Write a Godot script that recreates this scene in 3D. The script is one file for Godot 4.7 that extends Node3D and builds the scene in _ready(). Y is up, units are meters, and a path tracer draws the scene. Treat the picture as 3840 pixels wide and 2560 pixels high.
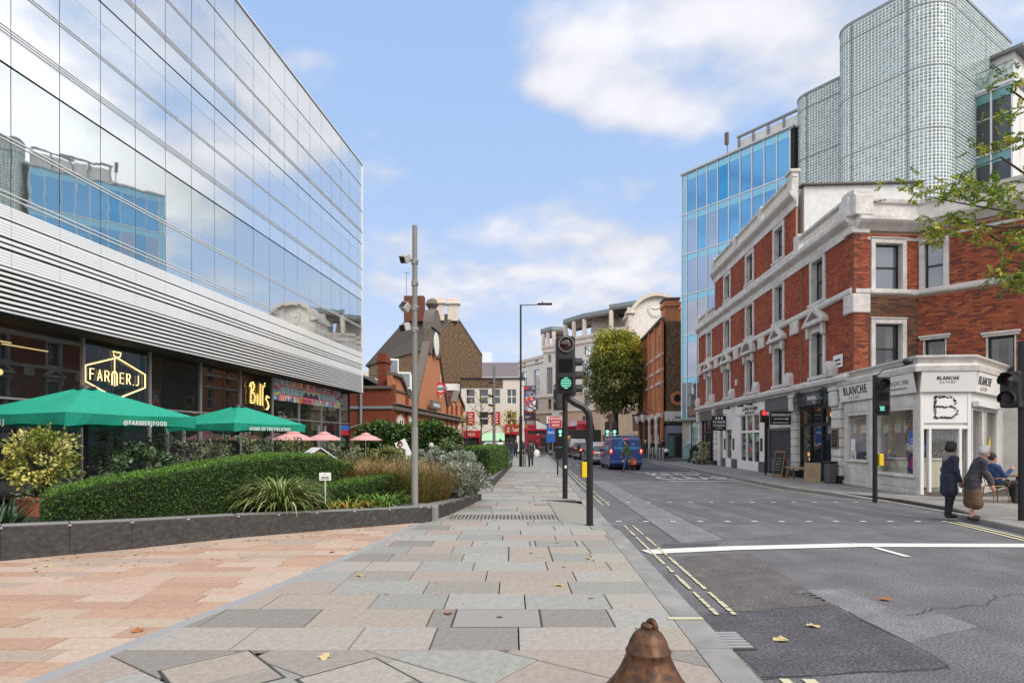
extends Node3D

var M := {}
var T := {}
var rng := RandomNumberGenerator.new()

class Shape:
	var v := PackedVector3Array()
	var n := PackedVector3Array()
	var t := PackedVector2Array()
	var c := PackedColorArray()
	var tint := Color.WHITE

	func put(a: Vector3,na: Vector3,ta: Vector2) -> void:
		v.append(a)
		n.append(na)
		t.append(ta)
		c.append(tint)

	func tri(a: Vector3,b: Vector3,d: Vector3,ta := Vector2(0,1),tb := Vector2(1,1),td := Vector2(1,0)) -> void:
		var k := (b - a).cross(d - a).normalized()
		put(a,k,ta)
		put(d,k,td)
		put(b,k,tb)

	func quad(a: Vector3,b: Vector3,d: Vector3,e: Vector3) -> void:  # counter-clockwise seen from outside
		tri(a,b,d)
		tri(a,d,e,Vector2(0,1),Vector2(1,0),Vector2(0,0))

	func face(a: Vector3,b: Vector3,d: Vector3,e: Vector3,out: Vector3) -> void:
		if (b - a).cross(d - a).dot(out) < 0.0:
			quad(b,a,e,d)
		else:
			quad(a,b,d,e)

	func tri_out(a: Vector3,b: Vector3,d: Vector3,out: Vector3) -> void:
		if (b - a).cross(d - a).dot(out) < 0.0:
			tri(a,d,b)
		else:
			tri(a,b,d)

	func smooth(a: Vector3,b: Vector3,d: Vector3,e: Vector3,na: Vector3,nb: Vector3,nd: Vector3,ne: Vector3) -> void:
		for k in [[a,na,d,nd,b,nb],[a,na,e,ne,d,nd]]:
			if (k[4] - k[0]).cross(k[2] - k[0]).dot(k[1] + k[3] + k[5]) < 0.0:
				put(k[0],k[1],Vector2.ZERO)
				put(k[4],k[5],Vector2.ZERO)
				put(k[2],k[3],Vector2.ZERO)
			else:
				put(k[0],k[1],Vector2.ZERO)
				put(k[2],k[3],Vector2.ZERO)
				put(k[4],k[5],Vector2.ZERO)

	# a box,its edges cut by r where r > 0
	func box(ctr: Vector3,size: Vector3,r := 0.0,bs := Basis()) -> void:
		var h := size * 0.5
		for i in 3:
			var j := (i + 1) % 3
			var k := (i + 2) % 3
			for s in [-1.0,1.0]:
				var q := []
				for w in [[-1,-1],[1,-1],[1,1],[-1,1]]:
					var p := Vector3()
					p[i] = s * h[i]
					p[j] = w[0] * (h[j] - r)
					p[k] = w[1] * (h[k] - r)
					q.append(ctr + bs * p)
				if s > 0:
					quad(q[0],q[1],q[2],q[3])
				else:
					quad(q[1],q[0],q[3],q[2])
			if r > 0.0:
				for s in [-1.0,1.0]:
					for w in [-1.0,1.0]:
						var o := Vector3()
						o[j] = s
						o[k] = w
						var q := []
						for e in [[-1,0],[1,0],[1,1],[-1,1]]:
							var p := Vector3()
							p[i] = e[0] * (h[i] - r)
							p[j] = s * (h[j] - (r if e[1] == 0 else 0.0))
							p[k] = w * (h[k] - (0.0 if e[1] == 0 else r))
							q.append(ctr + bs * p)
						face(q[0],q[1],q[2],q[3],bs * o)
		if r > 0.0:
			for sx in [-1.0,1.0]:
				for sy in [-1.0,1.0]:
					for sz in [-1.0,1.0]:
						var s := Vector3(sx,sy,sz)
						var q := []
						for i in 3:
							var p := s * (h - Vector3(r,r,r))
							p[i] = s[i] * h[i]
							q.append(ctr + bs * p)
						tri_out(q[0],q[1],q[2],bs * s)

	func mm(a: Vector3,b: Vector3,r := 0.0) -> void:  # a box from corner to corner
		box((a + b) * 0.5,(b - a).abs(),r)

	func tube(pts: Array,rad,sides := 8,caps := true) -> void:
		var m := pts.size()
		var rings := []
		var dirs := []
		var up := Vector3.UP
		for i in m:
			var d: Vector3 = (pts[mini(i + 1,m - 1)] - pts[maxi(i - 1,0)]).normalized()
			if i == 0:
				up = d.cross(Vector3(0.31,0.17,0.93)).normalized()
			up = (up - d * up.dot(d)).normalized()
			var sd := d.cross(up)
			var r: float = rad[i] if rad is Array else rad
			var ring := []
			for k in sides:
				var a := TAU * k / sides
				ring.append([pts[i] + (up * cos(a) + sd * sin(a)) * r,up * cos(a) + sd * sin(a)])
			rings.append(ring)
			dirs.append(d)
		for i in m - 1:
			for k in sides:
				var a = rings[i][k]
				var b = rings[i][(k + 1) % sides]
				var d = rings[i + 1][(k + 1) % sides]
				var e = rings[i + 1][k]
				smooth(a[0],b[0],d[0],e[0],a[1],b[1],d[1],e[1])
		if caps:
			for k in sides:
				tri_out(pts[0],rings[0][k][0],rings[0][(k + 1) % sides][0],-dirs[0])
				tri_out(pts[m - 1],rings[m - 1][k][0],rings[m - 1][(k + 1) % sides][0],dirs[m - 1])

	# profile: Vector2(radius,height),from the bottom up
	func lathe(ctr: Vector3,prof: Array,sides := 16,bs := Basis()) -> void:
		var m := prof.size()
		var nr := []
		for i in m - 1:
			var e: Vector2 = prof[i + 1] - prof[i]
			nr.append(Vector2(e.y,-e.x).normalized())
		for i in m - 1:
			var n0: Vector2 = nr[i]
			var n1: Vector2 = nr[i]
			if i > 0 and nr[i - 1].dot(nr[i]) > 0.6:
				n0 = (nr[i] + nr[i - 1]).normalized()
			if i < m - 2 and nr[i + 1].dot(nr[i]) > 0.6:
				n1 = (nr[i] + nr[i + 1]).normalized()
			for k in sides:
				var a := TAU * k / sides
				var b := TAU * (k + 1) / sides
				var q := []
				for w in [[a,i,n0],[b,i,n0],[b,i + 1,n1],[a,i + 1,n1]]:
					var p: Vector2 = prof[w[1]]
					q.append(ctr + bs * Vector3(p.x * cos(w[0]),p.y,p.x * sin(w[0])))
					q.append(bs * Vector3(w[2].x * cos(w[0]),w[2].y,w[2].x * sin(w[0])))
				smooth(q[0],q[2],q[4],q[6],q[1],q[3],q[5],q[7])

	func ball(ctr: Vector3,r: Vector3,sides := 12,rows := 8,bs := Basis()) -> void:
		for i in rows:
			for k in sides:
				var q := []
				for w in [[i,k],[i,k + 1],[i + 1,k + 1],[i + 1,k]]:
					var la: float = -PI / 2 + PI * w[0] / rows
					var lo: float = TAU * w[1] / sides
					var d := Vector3(cos(la) * cos(lo),sin(la),cos(la) * sin(lo))
					q.append(ctr + bs * (d * r))
					q.append(bs * (d / r).normalized())
				smooth(q[0],q[2],q[4],q[6],q[1],q[3],q[5],q[7])

	# a flat outline in the plane of fr.x and fr.y,pushed out along fr.z; the front edge is cut by bevel
	func prism(poly: PackedVector2Array,fr: Transform3D,depth: float,bevel := 0.0,back := false) -> void:
		if Geometry2D.is_polygon_clockwise(poly):
			poly.reverse()
		var front := poly
		var fz := depth
		var m := poly.size()
		if bevel > 0.0:
			front = PackedVector2Array()
			for i in m:
				var e0 := (poly[i] - poly[(i + m - 1) % m]).normalized()
				var e1 := (poly[(i + 1) % m] - poly[i]).normalized()
				var n0 := Vector2(-e0.y,e0.x)
				var n1 := Vector2(-e1.y,e1.x)
				var s := n0 + n1
				front.append(poly[i] + s * (bevel / maxf(0.3,1.0 + n0.dot(n1))))
			for i in m:
				var j := (i + 1) % m
				quad(fr * Vector3(poly[i].x,poly[i].y,depth - bevel),fr * Vector3(poly[j].x,poly[j].y,depth - bevel),fr * Vector3(front[j].x,front[j].y,depth),fr * Vector3(front[i].x,front[i].y,depth))
			fz = depth - bevel
		if fz != 0.0:
			for i in m:
				var j := (i + 1) % m
				quad(fr * Vector3(poly[i].x,poly[i].y,0),fr * Vector3(poly[j].x,poly[j].y,0),fr * Vector3(poly[j].x,poly[j].y,fz),fr * Vector3(poly[i].x,poly[i].y,fz))
		var ix := Geometry2D.triangulate_polygon(front)
		for i in range(0,ix.size(),3):
			tri_out(fr * Vector3(front[ix[i]].x,front[ix[i]].y,depth),fr * Vector3(front[ix[i + 1]].x,front[ix[i + 1]].y,depth),fr * Vector3(front[ix[i + 2]].x,front[ix[i + 2]].y,depth),fr.basis.z)
			if back:
				tri_out(fr * Vector3(poly[ix[i]].x,poly[ix[i]].y,0),fr * Vector3(poly[ix[i + 1]].x,poly[ix[i + 1]].y,0),fr * Vector3(poly[ix[i + 2]].x,poly[ix[i + 2]].y,0),-fr.basis.z)

	# the same flat cross-section (out,up) swept along a line of points,mitred at the corners; the wall is on the left
	func cornice(path: Array,prof: Array) -> void:
		var m := path.size()
		var rows := []
		for i in m:
			var d0: Vector3 = (path[i] - path[maxi(i - 1,0)]).normalized() if i > 0 else (path[1] - path[0]).normalized()
			var d1: Vector3 = (path[mini(i + 1,m - 1)] - path[i]).normalized() if i < m - 1 else d0
			var n0 := Vector3(-d0.z,0,d0.x)
			var n1 := Vector3(-d1.z,0,d1.x)
			var s := (n0 + n1) / maxf(0.4,1.0 + n0.dot(n1))
			var row := []
			for p in prof:
				row.append(path[i] + s * p.x + Vector3(0,p.y,0))
			rows.append(row)
		for i in m - 1:
			for k in prof.size() - 1:
				quad(rows[i][k],rows[i + 1][k],rows[i + 1][k + 1],rows[i][k + 1])
		for i in [0,m - 1]:
			var d: Vector3 = (path[0] - path[1]) if i == 0 else (path[m - 1] - path[m - 2])
			for k in range(1,prof.size() - 1):
				tri_out(rows[i][0],rows[i][k],rows[i][k + 1],d)

	func mesh() -> ArrayMesh:
		var a := []
		a.resize(Mesh.ARRAY_MAX)
		a[Mesh.ARRAY_VERTEX] = v
		a[Mesh.ARRAY_NORMAL] = n
		a[Mesh.ARRAY_TEX_UV] = t
		a[Mesh.ARRAY_COLOR] = c
		var m := ArrayMesh.new()
		m.add_surface_from_arrays(Mesh.PRIMITIVE_TRIANGLES,a)
		return m

func sh() -> Shape:
	return Shape.new()

func P(x: float,y: float,d: float) -> Vector3:  # d metres ahead of the camera
	return Vector3(x,y,-d)

func yaw(a: Vector3,b: Vector3) -> float:
	return atan2(-(b.z - a.z),b.x - a.x)

func node(called: String,s,m,parent: Node3D = self,at := Vector3.ZERO,turn := 0.0) -> MeshInstance3D:
	var o := MeshInstance3D.new()
	o.name = called
	o.mesh = s.mesh() if s is Shape else s
	o.material_override = M[m] if m is String else m
	o.position = at
	o.rotation.y = turn
	parent.add_child(o,true)
	return o

func tag(o: Node3D,label: String,category: String,group := "") -> Node3D:
	o.set_meta("label",label)
	o.set_meta("category",category)
	o.set_meta("kind","thing")
	if group:
		o.set_meta("group",group)
	return o

func thing(called: String,label: String,category: String,at := Vector3.ZERO,turn := 0.0,group := "") -> Node3D:
	var o := Node3D.new()
	o.name = called
	o.position = at
	o.rotation.y = turn
	add_child(o,true)
	return tag(o,label,category,group)

func struct(called: String,s,m) -> MeshInstance3D:
	var o := node(called,s,m)
	o.set_meta("kind","structure")
	return o

func dup(root: Node3D,at: Vector3,turn: float,label: String) -> Node3D:
	var o: Node3D = root.duplicate()
	o.name = String(root.name)
	add_child(o,true)
	o.position = at
	o.rotation.y = turn
	o.set_meta("label",label)
	return o

func scatter(called: String,m: Mesh,where: Array,tints,mm,parent: Node3D = self,kind := "stuff") -> MultiMeshInstance3D:
	var k := MultiMesh.new()
	k.transform_format = MultiMesh.TRANSFORM_3D
	k.use_colors = true
	k.mesh = m
	k.instance_count = where.size()
	for i in where.size():
		k.set_instance_transform(i,where[i])
		k.set_instance_color(i,tints[i] if tints is Array else tints)
	var o := MultiMeshInstance3D.new()
	o.name = called
	o.multimesh = k
	o.material_override = M[mm] if mm is String else mm
	if kind:
		o.set_meta("kind",kind)
	parent.add_child(o,true)
	return o

func lin(r: float,g: float,b: float) -> Color:
	return Color(r,g,b).linear_to_srgb()

func mat(key: String,c: Color,rough := 0.8,o := {}) -> StandardMaterial3D:  # c in linear base colour
	var m := StandardMaterial3D.new()
	m.resource_name = key
	m.albedo_color = c.linear_to_srgb()
	m.roughness = rough
	m.metallic = o.get("metal",0.0)
	if o.has("spec"):
		m.metallic_specular = o.spec
	if o.has("tex"):
		m.albedo_texture = o.tex
		m.uv1_triplanar = not o.get("uv",false)
		m.uv1_world_triplanar = not o.get("uv",false) and not o.get("local",false)
		m.uv1_scale = Vector3.ONE * o.get("scale",1.0)
	if o.has("bump"):
		m.heightmap_enabled = true
		m.heightmap_texture = o.bump
		m.heightmap_scale = o.get("bump_cm",0.5)
		m.uv1_triplanar = true
		m.uv1_world_triplanar = true
		m.uv1_scale = Vector3.ONE * o.get("scale",1.0)
	if o.has("stain"):
		m.detail_enabled = true
		m.detail_blend_mode = BaseMaterial3D.BLEND_MODE_MUL
		m.detail_albedo = o.stain
		m.detail_uv_layer = BaseMaterial3D.DETAIL_UV_2
		m.uv2_triplanar = true
		m.uv2_world_triplanar = true
		m.uv2_scale = Vector3.ONE * o.get("stain_scale",0.25)
	if o.has("glow"):
		m.emission_enabled = true
		m.emission = o.glow.linear_to_srgb() if o.get("glow_lin",true) else o.glow
		m.emission_energy_multiplier = o.get("energy",1.0)
	if o.has("alpha"):
		m.transparency = BaseMaterial3D.TRANSPARENCY_ALPHA
		m.albedo_color.a = o.alpha
	if o.has("coat"):
		m.clearcoat_enabled = true
		m.clearcoat = o.coat
		m.clearcoat_roughness = 0.08
	if o.has("back"):
		m.backlight_enabled = true
		m.backlight = o.back.linear_to_srgb()
	if o.has("rim"):
		m.rim_enabled = true
		m.rim = o.rim
		m.rim_tint = 0.6
	m.vertex_color_use_as_albedo = o.get("vc",false)
	M[key] = m
	return m

func noise(key: String,freq: float,lo: Color,hi: Color,sd := 1,oct := 5,size := 512,kind := FastNoiseLite.TYPE_SIMPLEX_SMOOTH) -> NoiseTexture2D:
	var f := FastNoiseLite.new()
	f.noise_type = kind
	f.seed = sd
	f.frequency = freq
	f.fractal_octaves = oct
	f.fractal_gain = 0.6
	var g := Gradient.new()
	g.set_color(0,lo)
	g.set_color(1,hi)
	g.set_offset(0,0.15)
	g.set_offset(1,0.85)
	var t := NoiseTexture2D.new()
	t.width = size
	t.height = size
	t.seamless = true
	t.noise = f
	t.color_ramp = g
	T[key] = t
	return t

func text(called: String,s: String,size: float,m,parent: Node3D,at: Vector3,turn := Vector3.ZERO,bold := true,stretch := Vector3.ONE,font := "Droid Sans") -> MeshInstance3D:
	var f := SystemFont.new()
	f.font_names = PackedStringArray([font])
	f.font_weight = 700 if bold else 400
	var tm := TextMesh.new()
	tm.font = f
	tm.text = s
	tm.font_size = 48
	tm.pixel_size = size / 34.0  # size is the height of a capital
	tm.depth = 0.008
	tm.curve_step = 2.0
	var o := node(called,tm,m,parent,at)
	o.rotation = turn
	o.scale = stretch
	return o

func r(a: float,b: float) -> float:
	return rng.randf_range(a,b)

func arc(cx: float,cy: float,rad: float,a0: float,a1: float,k: int) -> Array:
	var q := []
	for i in k + 1:
		var a := lerpf(a0,a1,float(i) / k)
		q.append(Vector2(cx + rad * cos(a),cy + rad * sin(a)))
	return q

func rect(x0: float,y0: float,x1: float,y1: float) -> PackedVector2Array:
	return PackedVector2Array([Vector2(x0,y0),Vector2(x1,y0),Vector2(x1,y1),Vector2(x0,y1)])

# a wall in the plane z = 0 with holes [x0,x1,y0,y1] whose sides run back by deep
func holed(s: Shape,x0: float,x1: float,y0: float,y1: float,holes: Array,deep := 0.25,z := 0.0) -> void:
	var xs := [x0,x1]
	var ys := [y0,y1]
	for h in holes:
		for i in 2:
			if h[i] > x0 and h[i] < x1 and not xs.has(h[i]):
				xs.append(h[i])
			if h[i + 2] > y0 and h[i + 2] < y1 and not ys.has(h[i + 2]):
				ys.append(h[i + 2])
	xs.sort()
	ys.sort()
	for i in xs.size() - 1:
		for j in ys.size() - 1:
			var mx: float = (xs[i] + xs[i + 1]) * 0.5
			var my: float = (ys[j] + ys[j + 1]) * 0.5
			var free := true
			for h in holes:
				if mx > h[0] and mx < h[1] and my > h[2] and my < h[3]:
					free = false
			if free:
				s.quad(Vector3(xs[i],ys[j],z),Vector3(xs[i + 1],ys[j],z),Vector3(xs[i + 1],ys[j + 1],z),Vector3(xs[i],ys[j + 1],z))
	for h in holes:
		var a := Vector3(h[0],h[2],z)
		var b := Vector3(h[1],h[2],z)
		var d := Vector3(h[1],h[3],z)
		var e := Vector3(h[0],h[3],z)
		var k := Vector3(0,0,-deep)
		s.face(a,e,e + k,a + k,Vector3.RIGHT)
		s.face(b,d,d + k,b + k,Vector3.LEFT)
		s.face(a,b,b + k,a + k,Vector3.UP)
		s.face(e,d,d + k,e + k,Vector3.DOWN)

# bricks laid in courses over x0..x1,y0..y1 of a thing's own plane z,left out at the holes
func lay_bricks(parent: Node3D,x0: float,x1: float,y0: float,y1: float,holes: Array,z: float,tones: Array,m: String,singly := 0) -> void:
	var b := sh()
	b.box(Vector3(0,0,0),Vector3(0.213,0.061,0.03),0.003)
	var bm := b.mesh()
	var where := []
	var tint := []
	var row := 0
	var y := y0 + 0.0375
	while y < y1 - 0.02:
		var x := x0 - (0.1125 if row % 2 else 0.0)
		while x < x1:
			var a := maxf(x,x0)
			var e := minf(x + 0.215,x1)
			for h in holes:
				if y > h[2] - 0.03 and y < h[3] + 0.03:
					if a < h[1] and e > h[0]:
						if a < h[0]:
							e = h[0]
						elif e > h[1]:
							a = h[1]
						else:
							e = a
			if e - a > 0.03:
				where.append(Transform3D(Basis.from_scale(Vector3((e - a) / 0.215,1,1)),Vector3((a + e) / 2,y,z + r(-0.003,0.002) - 0.008)))
				var c: Color = tones[rng.randi() % tones.size()]
				tint.append(c * r(0.88,1.12))
			x += 0.225
		y += 0.075
		row += 1
	if singly:
		for i in mini(singly,where.size()):
			var o := node("brick",bm,M[m + str(rng.randi() % 4)],parent)
			o.transform = where[i]
		where = where.slice(singly)
		tint = tint.slice(singly)
	if where.size():
		scatter("brickwork",bm,where,tint,m,parent)

func make_sky() -> ImageTexture:
	var W := 2048
	var H := 1024
	var f := FastNoiseLite.new()
	f.noise_type = FastNoiseLite.TYPE_SIMPLEX_SMOOTH
	f.seed = 11
	f.frequency = 1.0
	f.fractal_octaves = 6
	f.fractal_gain = 0.55
	var g := FastNoiseLite.new()
	g.noise_type = FastNoiseLite.TYPE_SIMPLEX_SMOOTH
	g.seed = 5
	g.frequency = 0.45
	g.fractal_octaves = 3
	var blobs := [[0.95,0.85,0.42,0.6,0.85],[0.27,0.67,0.36,0.13,0.95],[0.13,0.55,0.11,0.045,0.6],[0.05,0.585,0.07,0.03,0.5],[0.02,0.25,0.5,0.075,0.75],[0.12,0.335,0.2,0.06,0.75],[0.22,0.53,0.08,0.05,0.55],[0.5,0.72,0.25,0.12,0.4],[-0.33,0.62,0.06,0.025,0.35],[-0.25,0.46,0.1,0.04,0.3]]
	var im := Image.create_empty(W,H,false,Image.FORMAT_RGBAF)
	im.fill(Color(0.42,0.42,0.42))
	for j in H / 2 + 8:
		var th := PI * (j + 0.5) / H
		var y := cos(th)
		var s := sin(th)
		var yy := maxf(y,0.0)
		var clear := Color(0.31,0.48,0.80).lerp(Color(0.60,0.73,0.97),pow(1.0 - yy,2.6))
		clear = clear.lerp(Color(0.79,0.83,0.95),pow(1.0 - yy,11.0))
		for i in W:
			var ph := TAU * (i + 0.5) / W
			var x := s * sin(ph)
			var d := s * cos(ph)  # ahead
			var k := 1.0 / (yy + 0.16)
			var dens := f.get_noise_3d(x * k * 1.25,d * k * 1.25,3.0) * 0.9 + g.get_noise_3d(x * k,d * k,8.0) * 0.55 + f.get_noise_3d(x * k * 3.1,d * k * 3.1,12.0) * 0.5
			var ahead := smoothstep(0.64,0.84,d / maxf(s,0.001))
			var bias := 0.7
			if ahead > 0.0 and d > 0.05:
				var u := x / d
				var w := y / d
				var b := -0.34
				for q in blobs:
					var e := pow((u - q[0]) / q[2],2) + pow((w - q[1]) / q[3],2)
					if e < 6.0:
						b += q[4] * exp(-e)
				bias = lerpf(bias,b,ahead)
			dens += bias
			var a := smoothstep(-0.14,0.62,dens)
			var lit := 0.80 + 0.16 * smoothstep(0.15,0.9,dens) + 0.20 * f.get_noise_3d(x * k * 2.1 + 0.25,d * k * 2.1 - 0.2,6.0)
			lit *= lerpf(1.4,0.93,ahead)  # clouds outside the view made brighter, added light for the ground
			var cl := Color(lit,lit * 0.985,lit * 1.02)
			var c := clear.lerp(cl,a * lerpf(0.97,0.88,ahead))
			c.a = 1.0
			im.set_pixel(i,j,c)
	return ImageTexture.create_from_image(im)

func materials() -> void:
	var w := Color.WHITE
	noise("grain",0.02,Color(0.86,0.86,0.86),w,1,6)
	noise("fine",0.09,Color(0.80,0.80,0.80),w,2,5)
	noise("stone",0.02,Color(0.90,0.89,0.88),w,3,7)
	noise("asphalt",0.16,Color(0.60,0.60,0.61),w,4,4)
	noise("tarpatch",0.006,Color(0.82,0.82,0.84),w,5,5)
	noise("streak",0.03,Color(0.55,0.55,0.55),w,6,5)
	noise("wear",0.03,Color(0.93,0.925,0.915),w,7,6)
	noise("rust",0.012,Color(0.42,0.42,0.46),Color(1.0,0.84,0.66),8,6)
	noise("height",0.2,Color.BLACK,w,9,4)
	noise("wave",0.008,Color.BLACK,w,41,2,256)
	noise("fold",0.03,Color.BLACK,w,42,3,256)
	noise("grime",0.006,Color(0.83,0.825,0.82),w,43,6)
	noise("soot",0.010,Color(0.86,0.845,0.83),w,44,6)
	var gum := noise("gum",0.022,Color(0.72,0.71,0.70),w,45,1,512,FastNoiseLite.TYPE_CELLULAR)
	gum.noise.cellular_return_type = FastNoiseLite.RETURN_DISTANCE
	gum.noise.fractal_type = FastNoiseLite.FRACTAL_NONE
	gum.normalize = true
	gum.color_ramp.set_offset(0,0.012)
	gum.color_ramp.set_offset(1,0.03)
	# ground
	mat("asphalt",Color(0.25,0.248,0.257),0.9,{"tex": T.asphalt,"scale": 0.36,"bump": T.height,"bump_cm": 0.9,"stain": T.grime,"stain_scale": 0.22})
	mat("asphalt_band",Color(0.165,0.163,0.177),0.88,{"tex": T.asphalt,"scale": 0.36})
	mat("asphalt_dark",Color(0.15,0.148,0.163),0.88,{"tex": T.asphalt,"scale": 0.26,"bump": T.height,"bump_cm": 1.2,"stain": T.grime,"stain_scale": 0.5})
	mat("asphalt_brown",Color(0.20,0.19,0.175),0.9,{"tex": T.asphalt,"scale": 0.3,"stain": T.grime,"stain_scale": 0.6})
	mat("asphalt_pale",Color(0.34,0.338,0.345),0.9,{"tex": T.asphalt,"scale": 0.36,"stain": T.grime,"stain_scale": 0.4})
	mat("asphalt_worn",Color(0.19,0.188,0.2),0.9,{"tex": T.asphalt,"scale": 0.36,"stain": T.grime,"stain_scale": 0.16})
	mat("crack",Color(0.02,0.02,0.02),0.95)
	mat("mortar",Color(0.075,0.07,0.06),0.95,{"tex": T.fine,"scale": 1.3})
	mat("paint_white",Color(0.72,0.72,0.70),0.7,{"tex": T.wear,"scale": 1.6})
	mat("paint_yellow",Color(0.58,0.55,0.37),0.8,{"tex": T.wear,"scale": 2.2})
	var i := 0
	for c in [Color(0.32,0.325,0.305),Color(0.35,0.35,0.325),Color(0.30,0.28,0.25),Color(0.36,0.32,0.27),Color(0.355,0.305,0.27),Color(0.25,0.235,0.215),Color(0.37,0.35,0.315),Color(0.29,0.295,0.275)]:
		mat("slab" + str(i),c,0.78,{"tex": T.stone,"scale": 1.0 + 0.07 * i,"stain": T.gum,"stain_scale": 0.31})
		i += 1
	i = 0
	for c in [Color(0.46,0.31,0.225),Color(0.50,0.365,0.285),Color(0.43,0.28,0.205),Color(0.51,0.40,0.325),Color(0.41,0.325,0.265),Color(0.47,0.37,0.285)]:
		mat("pink" + str(i),c,0.78,{"tex": T.stone,"scale": 1.1 + 0.08 * i,"stain": T.gum,"stain_scale": 0.27})
		i += 1
	i = 0
	for c in [Color(0.25,0.24,0.225),Color(0.28,0.265,0.245),Color(0.23,0.22,0.21),Color(0.30,0.285,0.265)]:
		mat("rslab" + str(i),c,0.8,{"tex": T.stone,"scale": 0.6 + 0.1 * i})
		i += 1
	mat("granite",Color(0.38,0.375,0.36),0.8,{"tex": T.fine,"scale": 1.2,"stain": T.grime,"stain_scale": 0.3})
	mat("granite_strip",Color(0.36,0.37,0.38),0.8,{"tex": T.fine,"scale": 1.6})
	mat("tactile",Color(0.29,0.275,0.25),0.8,{"tex": T.stone,"scale": 0.8})
	mat("cover",Color(0.35,0.325,0.305),0.75,{"tex": T.fine,"scale": 2.5})
	mat("iron",Color(0.06,0.055,0.05),0.7,{"tex": T.fine,"scale": 2.0})
	mat("soil",Color(0.035,0.026,0.02),0.95,{"tex": T.fine,"scale": 1.0})
	mat("dark_stone",Color(0.088,0.085,0.083),0.55,{"tex": T.streak,"scale": 0.7,"stain": T.soot,"stain_scale": 0.6})
	mat("dark_stone_top",Color(0.26,0.255,0.25),0.5,{"tex": T.wear,"scale": 0.9})
	# glass and metal
	mat("mirror",Color(0.80,0.83,0.835),0.02,{"metal": 0.92,"bump": T.wave,"bump_cm": 0.05,"scale": 0.45})
	mat("mirror_pale",Color(0.80,0.835,0.835),0.06,{"metal": 0.85})
	mat("mirror_deep",Color(0.66,0.71,0.70),0.02,{"metal": 0.93,"bump": T.wave,"bump_cm": 0.05,"scale": 0.45})
	mat("slat_white",Color(0.86,0.885,0.885),0.16,{"spec": 0.7,"coat": 0.6})
	mat("rail_white",Color(0.72,0.73,0.73),0.4)
	mat("black_gap",Color(0.012,0.012,0.013),0.5)
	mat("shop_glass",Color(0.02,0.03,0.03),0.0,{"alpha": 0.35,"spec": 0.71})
	mat("clear_glass",Color(0.8,0.85,0.84),0.0,{"alpha": 0.03,"spec": 0.6})
	mat("window_glass",Color(0.19,0.21,0.235),0.03,{"metal": 0.55,"spec": 0.7})
	mat("window_dark",Color(0.05,0.055,0.06),0.04,{"metal": 0.25,"spec": 0.7})
	mat("alu",Color(0.42,0.43,0.44),0.4,{"metal": 0.6})
	mat("alu_white",Color(0.66,0.68,0.70),0.4)
	mat("steel",Color(0.5,0.5,0.49),0.3,{"metal": 0.85})
	mat("grey_paint",Color(0.205,0.20,0.19),0.42,{"metal": 0.2})
	mat("grey_light",Color(0.40,0.40,0.385),0.5)
	mat("black_paint",Color(0.014,0.014,0.016),0.42,{"tex": T.grain,"scale": 2.0})
	mat("black_plastic",Color(0.022,0.022,0.026),0.5)
	mat("rubber",Color(0.015,0.015,0.015),0.85)
	mat("dark",Color(0.02,0.02,0.021),0.8)
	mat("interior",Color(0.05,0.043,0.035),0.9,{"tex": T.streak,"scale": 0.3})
	mat("interior_warm",Color(0.22,0.15,0.09),0.9,{"tex": T.streak,"scale": 0.4})
	# walls
	mat("red_mortar",Color(0.42,0.25,0.18),0.95,{"tex": T.fine,"scale": 1.5})
	mat("brick",w,0.85,{"vc": true,"tex": T.fine,"scale": 1.3,"stain": T.soot,"stain_scale": 0.12})
	i = 0
	for c in [Color(0.42,0.095,0.042),Color(0.49,0.125,0.05),Color(0.33,0.07,0.04),Color(0.52,0.15,0.06)]:
		mat("brick" + str(i),c,0.85,{"tex": T.fine,"scale": 1.3})
		i += 1
	mat("white_render",Color(0.72,0.715,0.70),0.75,{"tex": T.wear,"scale": 0.16})
	mat("white_trim",Color(0.74,0.735,0.72),0.7,{"tex": T.stone,"scale": 0.5,"stain": T.soot,"stain_scale": 0.2})
	mat("white_clean",Color(0.76,0.755,0.74),0.5)
	mat("white_shop",Color(0.78,0.77,0.745),0.5,{"tex": T.wear,"scale": 0.3,"stain": T.grime,"stain_scale": 0.2})
	mat("grey_front",Color(0.085,0.088,0.098),0.5)
	mat("stone_buff",Color(0.72,0.65,0.57),0.85,{"tex": T.stone,"scale": 0.2})
	mat("stone_sand",Color(0.67,0.54,0.40),0.85,{"tex": T.stone,"scale": 0.2})
	mat("stone_pale",Color(0.82,0.79,0.745),0.85,{"tex": T.stone,"scale": 0.2})
	mat("render_beige",Color(0.70,0.66,0.60),0.85,{"tex": T.wear,"scale": 0.15})
	mat("lead",Color(0.22,0.27,0.29),0.6)
	mat("slate",Color(0.055,0.051,0.048),0.8,{"tex": T.wear,"scale": 0.35})
	mat("ledge",Color(0.17,0.145,0.125),0.85,{"tex": T.fine,"scale": 0.5})
	# colours of things
	mat("umbrella_green",Color(0.012,0.40,0.265),0.75,{"tex": T.grain,"scale": 0.7,"back": Color(0.01,0.20,0.13)})
	mat("umbrella_pink",Color(0.74,0.40,0.40),0.8,{"back": Color(0.3,0.12,0.12)})
	mat("terracotta",Color(0.40,0.13,0.065),0.8,{"tex": T.grain,"scale": 1.5})
	mat("wood",Color(0.36,0.21,0.11),0.6,{"tex": T.streak,"scale": 2.0})
	mat("wood_pale",Color(0.50,0.35,0.20),0.6,{"tex": T.streak,"scale": 2.0})
	mat("bark",Color(0.075,0.055,0.042),0.9,{"tex": T.fine,"scale": 3.0})
	mat("red",Color(0.50,0.014,0.022),0.4)
	mat("bus_red",Color(0.55,0.012,0.03),0.2,{"coat": 0.8})
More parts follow.
